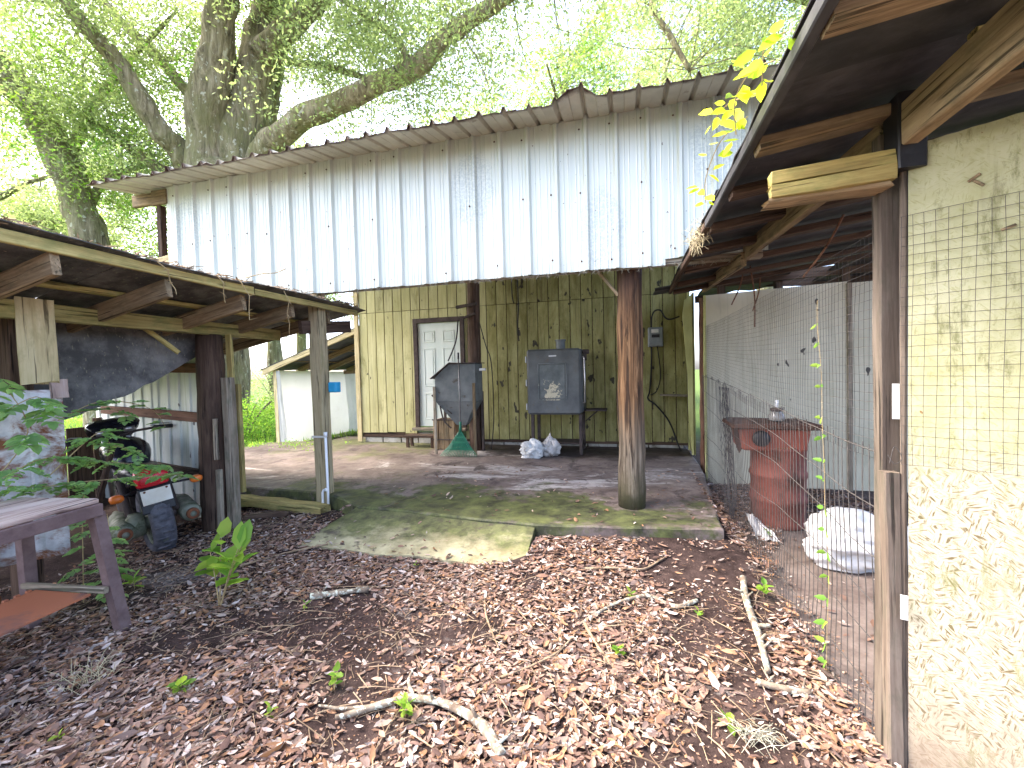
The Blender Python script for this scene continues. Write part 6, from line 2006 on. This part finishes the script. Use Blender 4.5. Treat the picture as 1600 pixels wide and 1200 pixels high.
for q in range(N):
    y = 0.55 + (5.9 - 0.55) * rnd.random() ** 1.25
    x = rnd.uniform(-4.6, 2.4)
    # keep to what stands in front of the camera
    cz = -0.2588 * x * -1 * -1 + 0.9659 * y
    if not litter_ok(x, y):
        continue
    zb_ = gz(x, y)
    if -0.8 < x < 0.76:
        if y > 3.60 + 0.12 * (x + .78) + 0.03: zb_ = 0.202
        elif y > 3.60 + 0.12 * (x + .78) - 0.03: continue
    elif -2.8 < x <= -.8 and y > 3.13:
        zb_ = 0.203 if y > 3.88 else 0.045 + (y - 3.13) * 0.205
    elif -3.3 < x <= -2.8 and y > 3.72: continue
    P.append((x, y, zb_ + 0.004 + abs(rnd.gauss(0, 0.010))))
P = np.array(P)
n = len(P)
ln = np.clip(np.random.normal(0.039, 0.016, n) * np.where(np.random.rand(n) < .06, 1.6, 1), 0.014, 0.13)
LW = np.stack([ln, ln * np.random.uniform(0.26, 0.42, n)], 1)
RM = rot_mats(np.random.uniform(0, 6.28, n), np.random.normal(0, 0.17, n), np.random.normal(0, 0.26, n) + np.where(np.random.rand(n) < .4, math.pi, 0))
C = pick(BROWN * np.array([0.93, 0.94, 0.98]), n, 0.38)
curl = np.random.normal(0.2, 0.45, n)
# the 300 leaves nearest to the camera are pieces of their own
order = np.argsort((P[:, 0] ** 2 + P[:, 1] ** 2) + np.where((P[:, 1] * .966 - P[:, 0] * .259 < 1.45) | (np.abs(P[:, 0] * .966 + P[:, 1] * .259) > 1.15 * (P[:, 1] * .966 - P[:, 0] * .259)), 100, 0))
top300 = set(order[:300].tolist())
rest = np.array([i for i in range(n) if i not in top300])
me = leaf_mesh('leaf_litter', P[rest], RM[rest], LW[rest], C[rest], curl[rest])
o = put('leaf_litter', me, M['litter'], ground)
o['kind'] = 'stuff'
vmesh = []
for k in range(24):
    one = lambda a: np.array([a], float)
    vmesh.append(leaf_mesh('leaf', np.zeros((1, 3)), np.eye(3)[None], one([1.0, rnd.uniform(.28, .42)]), pick(BROWN * np.array([0.96, .95, .97]), 1, .25), one(rnd.gauss(.2, .5))))
    vmesh[-1].materials.append(M['litter'])
for i in order[:300]:
    m3 = Matrix([list(r) for r in RM[i]]).to_4x4() @ Matrix.Scale(float(ln[i]) * 1.15, 4)
    m3.translation = Vector(P[i]) + Vector((0, 0, .006))
    put('leaf', vmesh[int(rnd.random() * 24)], None, ground, m3)
# crumbled leaf bits between them
q_ = []
while len(q_) < 26000:
    x, y = rnd.uniform(-4.3, 1.1), 0.6 + 3.4 * rnd.random() ** 1.2
    if (y > 3.1 and -2.85 < x < .8): continue
    q_.append((x, y, gz(x, y) + .003 + abs(rnd.gauss(0, .004))))
q_ = np.array(q_); m_n = len(q_)
lb_ = np.random.uniform(.006, .022, m_n)
me = leaf_mesh('leaf_crumbs', q_, rot_mats(np.random.uniform(0, 6.28, m_n), np.random.normal(0, .35, m_n), np.random.normal(0, .5, m_n)), np.stack([lb_, lb_ * np.random.uniform(.3, .9, m_n)], 1), pick(BROWN, m_n, .4) * .85, simple_=True)
o = put('leaf_crumbs', me, M['litter'], ground)
o['kind'] = 'stuff'
# twigs and chips among the leaves
mb = MB()
for q in range(2400):
    y = 0.8 + 4.0 * rnd.random() ** 1.2
    x = rnd.uniform(-4.2, 0.95)
    if y > 3.0 and -2.9 < x < 0.8: continue
    a = rnd.uniform(0, 6.28); Lq = rnd.uniform(.02, .12) * (1.9 if rnd.random() < .08 else 1)
    p = Vector((x, y, gz(x, y) + .012)); d = Vector((math.cos(a), math.sin(a), rnd.uniform(-.08, .12))) * Lq
    r = rnd.uniform(.001, .003)
    mb.tube([p - d, p + Vector((rnd.uniform(-.01, .01), 0, .006)), p + d], [r, r, r * .6], 3, cap=False)
o = mb.build('litter_twigs', M['twig'], ground); o['kind'] = 'stuff'

# ------------------------------------------------------------------ trees
def limb_mesh(limbs, n=14, seed=0):
    mb = MB()
    for k, lb in enumerate(limbs):
        path = smooth_path([p[:3] for p in lb], 5)
        rr = [p[3] for p in lb]
        m = len(path)
        rs = []
        for i in range(m):
            t = i / 5
            a = min(int(t), len(rr) - 1); b = min(a + 1, len(rr) - 1)
            rs.append(rr[a] + (rr[b] - rr[a]) * (t - a))
        jit = [p + Vector((mnoise.noise(p * .9), mnoise.noise(p * .9 + Vector((5, 0, 0))), 0)) * rs[i] * .18 for i, p in enumerate(path)]
        mb.tube(jit, rs, n if rr[0] > .15 else 8, wob=0.28 if rr[0] > .2 else .15, seed=k + seed)
    return mb
def crown_leaves(name, centers, per, sigma, lsize, pal, parent, mat='leaf', droop=-.3, wratio=(.34, .5)):
    C = np.array(centers)
    n = len(C) * per
    idx = np.repeat(np.arange(len(C)), per)
    sg = np.array(sigma)
    P = C[idx] + np.random.normal(0, 1, (n, 3)) * sg[None]
    ln = np.random.uniform(.7, 1.3, n) * lsize
    LW = np.stack([ln, ln * np.random.uniform(*wratio, n)], 1)
    RM = rot_mats(np.random.uniform(0, 6.28, n), np.random.normal(.3, .5, n), np.random.normal(0, .8, n))
    hue = pal[np.random.randint(len(pal), size=len(C))][idx]
    col_ = hue * np.random.uniform(.8, 1.25, (n, 1))
    me = leaf_mesh(name, P, RM, LW, col_, simple_=True)
    return put(name, me, M[mat], parent)
def twig_net(limbs, centers, r=0.02, frac=0.5, parent=None, name='twigs'):
    pts = [Vector(p[:3]) for lb in limbs for p in smooth4(lb)]
    kd = [p for p in pts]
    arr = np.array([tuple(p) for p in kd])
    mb = MB()
    for c in centers:
        if rnd.random() > frac: continue
        d = np.linalg.norm(arr - np.array(c), axis=1)
        i = int(np.argmin(d))
        if d[i] > 5.5: continue
        a, b = kd[i], Vector(c)
        mid = a.lerp(b, .5) + Vector((rnd.gauss(0, .12), rnd.gauss(0, .12), rnd.gauss(.1, .12))) * d[i] * .5
        path = smooth_path([a, mid, b], 3)
        mb.tube(path, [r * (1 - .7 * k / len(path)) * (0.5 + .25 * d[i]) for k in range(len(path))], 4, cap=False)
    o = mb.build(name, M['bark'], parent)
    o['kind'] = 'stuff'
    return o
def smooth4(lb):
    return smooth_path([p[:3] for p in lb], 4)

OAK = [
    [(-11.01,9.43,-0.38,0.95),(-10.98,9.48,1.39,0.76),(-10.88,9.56,3.15,0.74),(-10.80,9.63,4.91,0.776),(-10.76,9.68,6.32,0.812),(-10.71,9.72,7.34,0.70)],
    [(-10.97,9.58,4.91,0.635),(-11.05,9.48,6.63,0.559),(-10.92,9.40,7.44,0.501),(-10.67,9.39,9.08,0.462),(-10.30,9.39,10.51,0.389),(-10.03,9.38,12.09,0.351),(-9.86,9.35,13.95,0.298),(-9.82,9.29,16.11,0.196),(-9.91,9.18,17.89,0.081)],
    [(-10.54,9.69,4.90,0.635),(-10.44,9.85,6.70,0.604),(-10.39,9.96,7.62,0.572),(-10.18,10.14,9.27,0.539),(-9.92,10.33,10.75,0.470),(-9.70,10.50,12.08,0.382),(-9.29,10.74,13.77,0.311),(-8.33,11.13,16.03,0.221),(-7.63,11.46,18.32,0.093)],
    [(-9.71,10.17,10.42,0.356),(-9.02,10.18,10.89,0.315),(-8.28,10.20,11.25,0.276),(-7.49,10.24,11.84,0.238),(-6.46,10.35,12.82,0.184),(-5.22,10.52,14.09,0.115),(-4.17,10.64,15.15,0.049)],
    [(-10.76,10.52,7.00,0.339),(-10.54,10.75,8.19,0.323),(-10.29,11.00,9.79,0.288),(-10.15,11.21,11.22,0.252),(-10.08,11.41,12.69,0.216),(-9.96,11.63,14.38,0.178),(-9.64,11.91,16.50,0.100)],
    [(-11.2,9.6,7.0,0.45),(-11.53,9.50,7.36,0.388),(-11.62,9.20,7.75,0.293),(-11.79,8.87,8.07,0.252),(-12.04,8.54,8.83,0.230),(-12.24,8.22,9.54,0.208),(-12.40,7.89,9.89,0.187),(-12.62,7.56,10.37,0.152),(-12.73,7.26,10.95,0.118),(-13.05,6.91,11.86,0.086),(-13.60,6.50,12.71,0.042)],
    [(-11.1,9.8,8.8,0.19),(-11.57,9.95,9.23,0.164),(-12.31,10.05,9.96,0.149),(-13.20,10.11,10.96,0.143),(-14.39,10.10,12.11,0.136),(-15.43,10.13,13.23,0.119),(-16.40,10.18,14.59,0.081),(-17.30,10.26,16.09,0.041)],
    [(-11.3,9.8,6.4,0.18),(-11.92,9.79,6.87,0.164),(-12.87,9.72,7.54,0.148),(-13.74,9.67,8.16,0.150),(-14.63,9.61,8.83,0.133),(-15.54,9.54,9.42,0.115),(-16.65,9.43,10.21,0.097),(-17.89,9.28,10.89,0.078),(-19.43,9.04,11.47,0.040)],
    [(-10.3,9.8,6.8,0.40),(-9.79,9.75,7.09,0.347),(-9.21,9.68,7.61,0.306),(-8.62,9.60,7.85,0.283),(-7.80,9.59,8.16,0.278),(-6.86,9.60,8.35,0.256),(-5.80,9.65,8.62,0.235),(-4.78,9.69,8.85,0.229),(-4.08,9.65,9.27,0.194),(-3.35,9.61,9.58,0.175),(-2.36,9.64,9.94,0.143),(-1.22,9.72,10.55,0.111),(0.14,9.86,11.10,0.081),(1.42,9.97,11.49,0.040)],
    [(-9.9,10.3,10.4,0.12),(-9.38,10.36,10.40,0.108),(-8.77,10.59,10.35,0.099),(-8.11,10.82,10.29,0.091),(-7.28,11.10,10.05,0.082),(-6.61,11.34,9.89,0.073),(-5.57,11.68,10.05,0.037)],
    [(-4.9,9.65,8.85,0.12),(-5.14,9.5,9.4,0.07),(-5.74,9.3,9.9,0.060),(-6.63,9.1,10.6,0.050),(-7.39,9.0,11.50,0.022)],
    # boughs reaching over the yard
    [(-10.05,9.38,12.0,0.26),(-9.0,7.6,12.9,0.21),(-7.6,5.6,13.2,0.17),(-6.0,3.6,13.0,0.12),(-4.4,1.6,12.4,0.07),(-3.2,0.2,11.8,0.03)],
    [(-9.8,10.4,11.6,0.24),(-7.6,9.0,12.6,0.19),(-5.2,7.4,13.0,0.15),(-2.8,5.6,12.9,0.10),(-0.6,4.0,12.4,0.05)],
]
oak = root('oak_tree', (-10.9, 9.5, 0), 'huge mossy oak with many stems rising behind the barn roof', 'tree')
limb_mesh(OAK).build('trunk', M['bark'], oak, smooth=True, origin=(-10.9, 9.5, 0))
cs = []
def spray(lb, count, spread, start=0.25, up=0.3, gap=0.0):
    pts = smooth4(lb)
    for q in range(count):
        t = start + (1 - start) * rnd.random()
        p = pts[min(int(t * len(pts)), len(pts) - 1)]
        s_ = spread * (0.5 + 0.8 * t)
        cs.append((p.x + rnd.gauss(0, s_), p.y + rnd.gauss(0, s_), p.z + rnd.gauss(up, s_ * .6)))
for k, cnt, sp, st in ((1, 220, 2.2, .45), (2, 240, 2.4, .45), (3, 160, 1.6, .35), (4, 120, 2.0, .5), (5, 150, 1.3, .5), (6, 220, 1.6, .3), (7, 240, 1.4, .2), (8, 260, 1.25, .40), (9, 60, .8, .3), (10, 60, .8, .3), (11, 100, 1.4, .5), (12, 110, 1.4, .45)):
    spray(OAK[k], cnt, sp, st)
cs = [c for c in cs if not (c[1] < 9.4 + .05 * abs(c[0]) and c[1] > 4 and 9.5 < -c[0] < 11.8 and c[2] < 11.5)]
crown_leaves('crown', cs, 84, (.29, .29, .21), 0.108, GREEN, oak)
twig_net(OAK[1:], cs, 0.014, 0.45, oak, 'twigs')

LT = [[(-15.01,9.42,-0.2,0.55),(-15.09,9.42,3.36,0.457),(-15.32,9.37,5.64,0.436),(-15.55,9.28,6.76,0.416),(-15.84,9.18,7.79,0.414),(-16.18,9.06,8.71,0.412),(-16.68,8.90,9.63,0.392),(-17.23,8.73,10.45,0.391),(-18.12,8.47,11.73,0.352),(-18.91,8.26,13.75,0.277),(-19.68,8.07,16.29,0.147)],
      [(-15.5,9.35,6.3,0.2),(-15.39,9.60,7.24,0.116),(-14.84,9.87,7.85,0.097),(-13.91,10.23,8.16,0.059)],
      [(-15.9,9.2,7.9,.16),(-15.0,9.4,9.6,.12),(-14.0,9.9,11.2,.08),(-13.0,10.4,12.6,.04)]]
lt = root('leaning_tree', (-15.0, 9.4, 0), 'leaning grey-barked tree at the upper left', 'tree')
limb_mesh(LT, seed=40).build('trunk', M['bark'], lt, smooth=True, origin=(-15, 9.4, 0))
cs = []
spray(LT[0], 170, 2.2, .5); spray(LT[1], 70, 1.1, .2); spray(LT[2], 120, 1.3, .2)
for q in range(150):
    cs.append((rnd.uniform(-17.5, -12.2), rnd.uniform(10.2, 13.0), rnd.uniform(3.4, 7.6)))
crown_leaves('crown', cs, 95, (.30, .30, .24), 0.115, np.concatenate([GREEN, FRESH * .8]), lt)
twig_net(LT, cs, 0.014, 0.4, lt, 'twigs')

def bg_tree(name, x, y, h, rx, label, dens=170, pal=GREEN, lsz=0.17, low=0.25, group='trees beyond the barn'):
    rg = random.Random(int(x * 10 + y))
    limbs = [[(x, y, -.2, .30 + h * .008), (x + rg.uniform(-.3, .3), y, h * .3, .26), (x + rg.uniform(-.6, .6), y + rg.uniform(-.4, .4), h * .6, .17), (x + rg.uniform(-.9, .9), y, h * .92, .05)]]
    for k in range(7):
        z0 = h * rg.uniform(low, .7); a = rg.uniform(0, 6.28); L_ = rx * rg.uniform(.6, 1.0)
        limbs.append([(x, y, z0, .13), (x + math.cos(a) * L_ * .5, y + math.sin(a) * L_ * .5, z0 + L_ * .3, .08), (x + math.cos(a) * L_, y + math.sin(a) * L_, z0 + L_ * .45, .03)])
    rt = root(name, (x, y, 0), label, 'tree', group)
    limb_mesh(limbs, seed=int(x)).build('trunk', M['bark'], rt, smooth=True, origin=(x, y, 0))
    cc = []
    lobes = [(rg.uniform(-.6, .6) * rx, rg.uniform(-.6, .6) * rx, h * rg.uniform(low + .12, .93), rx * rg.uniform(.28, .5)) for q in range(15)]
    for q in range(dens):
        lx, ly, lz_, lr = lobes[rg.randrange(len(lobes))]
        v = Vector((rg.gauss(0, 1), rg.gauss(0, 1), rg.gauss(0, 1))).normalized() * lr * rg.uniform(.55, 1.0)
        cc.append((x + lx + v.x, y + ly + v.y, max(h * low, lz_ + v.z * .75)))
    crown_leaves('crown', cc, 78, (.38, .38, .28), lsz * .92, pal, rt)
    twig_net(limbs, cc, 0.02, .35, rt, 'twigs')
    return rt
bg_tree('elm_tree', 4.5, 17.5, 15.5, 5.2, 'tall leafy tree rising behind the right end of the barn roof', 380, GREEN, .15)
bg_tree('elm_tree', -2.2, 20.0, 16.5, 5.2, 'leafy tree behind the middle of the barn roof', 400, np.concatenate([GREEN, FRESH * .7]), .17)
bg_tree('elm_tree', -9.0, 24.0, 16.0, 5.5, 'leafy tree far behind, right of the oak stems', 380, np.concatenate([GREEN, FRESH * .8]), .19)
bg_tree('elm_tree', -19.0, 22.0, 15.0, 5.5, 'tall leafy tree far behind, left of the oak stems', 380, GREEN, .19)
bg_tree('elm_tree', -27.0, 16.0, 14.0, 5.2, 'leafy tree behind the leaning tree at upper left', 360, GREEN, .18)
bg_tree('elm_tree', -22.5, 10.5, 12.5, 4.6, 'leafy tree at the far left edge, just behind the lean-to roof', 330, GREEN, .16)
bg_tree('elm_tree', -15.5, 16.5, 13.5, 4.8, 'leafy tree between the leaning tree and the oak', 360, GREEN, .16)
bg_tree('elm_tree', 11.5, 20.0, 16.0, 5.4, 'leafy tree far behind the right roof', 180, GREEN, .18)
RTB = [[(8.8,16.8,-0.2,0.5),(8.6,16.6,4.9,0.42),(8.2,16.4,8.9,0.34),(7.3,16.2,11.2,0.26),(6.26,15.89,12.75,0.217),(4.33,15.27,14.24,0.156),(2.07,14.54,15.32,0.097),(-0.16,13.81,15.99,0.057)],
       [(6.4,15.9,12.6,.2),(5.20,15.6,12.9,0.17),(3.95,15.18,13.2,0.14),(2.3,14.51,13.2,0.115),(0.87,13.64,12.25,0.093),(1.35,13.39,10.85,0.082),(1.78,13.13,9.71,0.062)]]
rt_ = root('drooping_tree', (8.8, 16.8, 0), 'tree at upper right with a dark drooping bough above the roof', 'tree')
limb_mesh(RTB, seed=60).build('trunk', M['bark'], rt_, smooth=True, origin=(8.8, 16.8, 0))
cs = []
spray(RTB[0], 150, 1.6, .4); spray(RTB[1], 140, 1.2, .2)
crown_leaves('crown', cs, 95, (.28, .28, .22), 0.115, GREEN, rt_)
twig_net(RTB, cs, 0.014, 0.5, rt_, 'twigs')

# bushes in the yard behind the left lean-to
def bush(x, y, rx, h, label, pal=FRESH, dens=70):
    rt = root('bush', (x, y, 0), label, 'bush', 'bushes in the back yard')
    limbs, cc = [], []
    for k in range(6):
        a = rnd.uniform(0, 6.28)
        limbs.append([(x, y, -.1, .03), (x + math.cos(a) * rx * .3, y + math.sin(a) * rx * .3, h * .5, .02), (x + math.cos(a) * rx * .6, y + math.sin(a) * rx * .6, h * .85, .01)])
    limb_mesh(limbs, 6).build('stem', M['bark'], rt, origin=(x, y, 0))
    for q in range(dens):
        a, r_ = rnd.uniform(0, 6.28), rx * math.sqrt(rnd.random())
        cc.append((x + math.cos(a) * r_, y + math.sin(a) * r_, h * (0.12 + .85 * rnd.random() * (1 - .5 * (r_ / rx) ** 2))))
    crown_leaves('foliage', cc, 70, (.20, .20, .16), .085, pal, rt)
bush(-9.2, 8.6, 1.1, 1.1, 'bright green bush just behind the lean-to post')
bush(-10.8, 13.5, 1.6, 1.5, 'yellow-green bush in the yard left of the white tarp shed')
bush(-14.5, 15.5, 2.4, 2.2, 'wide green bush far back in the yard', GREEN * 1.3, 90)
bush(-8.6, 18.0, 2.2, 2.6, 'tall green bush behind the tarp shed', GREEN * 1.3, 90)
bush(-17.0, 11.5, 2.2, 2.3, 'green bush below the leaning tree', FRESH * .8, 90)
# low weeds along the slab's far left edge
cc = [(rnd.uniform(-7.3, -5.4), 6.9 + rnd.gauss(0, .18) + .15 * rnd.random(), rnd.uniform(.05, .22)) for q in range(46)]
o = crown_leaves('low_weeds', cc, 26, (.10, .10, .05), .05, FRESH, None)
tag(o, 'low green weeds along the far left edge of the slab', 'weeds', kind='stuff')
# meadow grass in the back yard
n = 26000
gp = np.stack([np.random.uniform(-22, -6.8, n), np.random.uniform(6.0, 20, n), np.full(n, .06)], 1)
lnn = np.random.uniform(.10, .26, n)
me = leaf_mesh('meadow_grass', gp, rot_mats(np.random.uniform(0, 6.28, n), np.random.normal(-1.2, .25, n), np.random.normal(0, .3, n)), np.stack([lnn, lnn * .10], 1), pick(FRESH, n, .3), simple_=True)
o = put('meadow_grass', me, M['leaf'])
tag(o, 'sunlit green grass of the back yard', 'grass', kind='stuff')
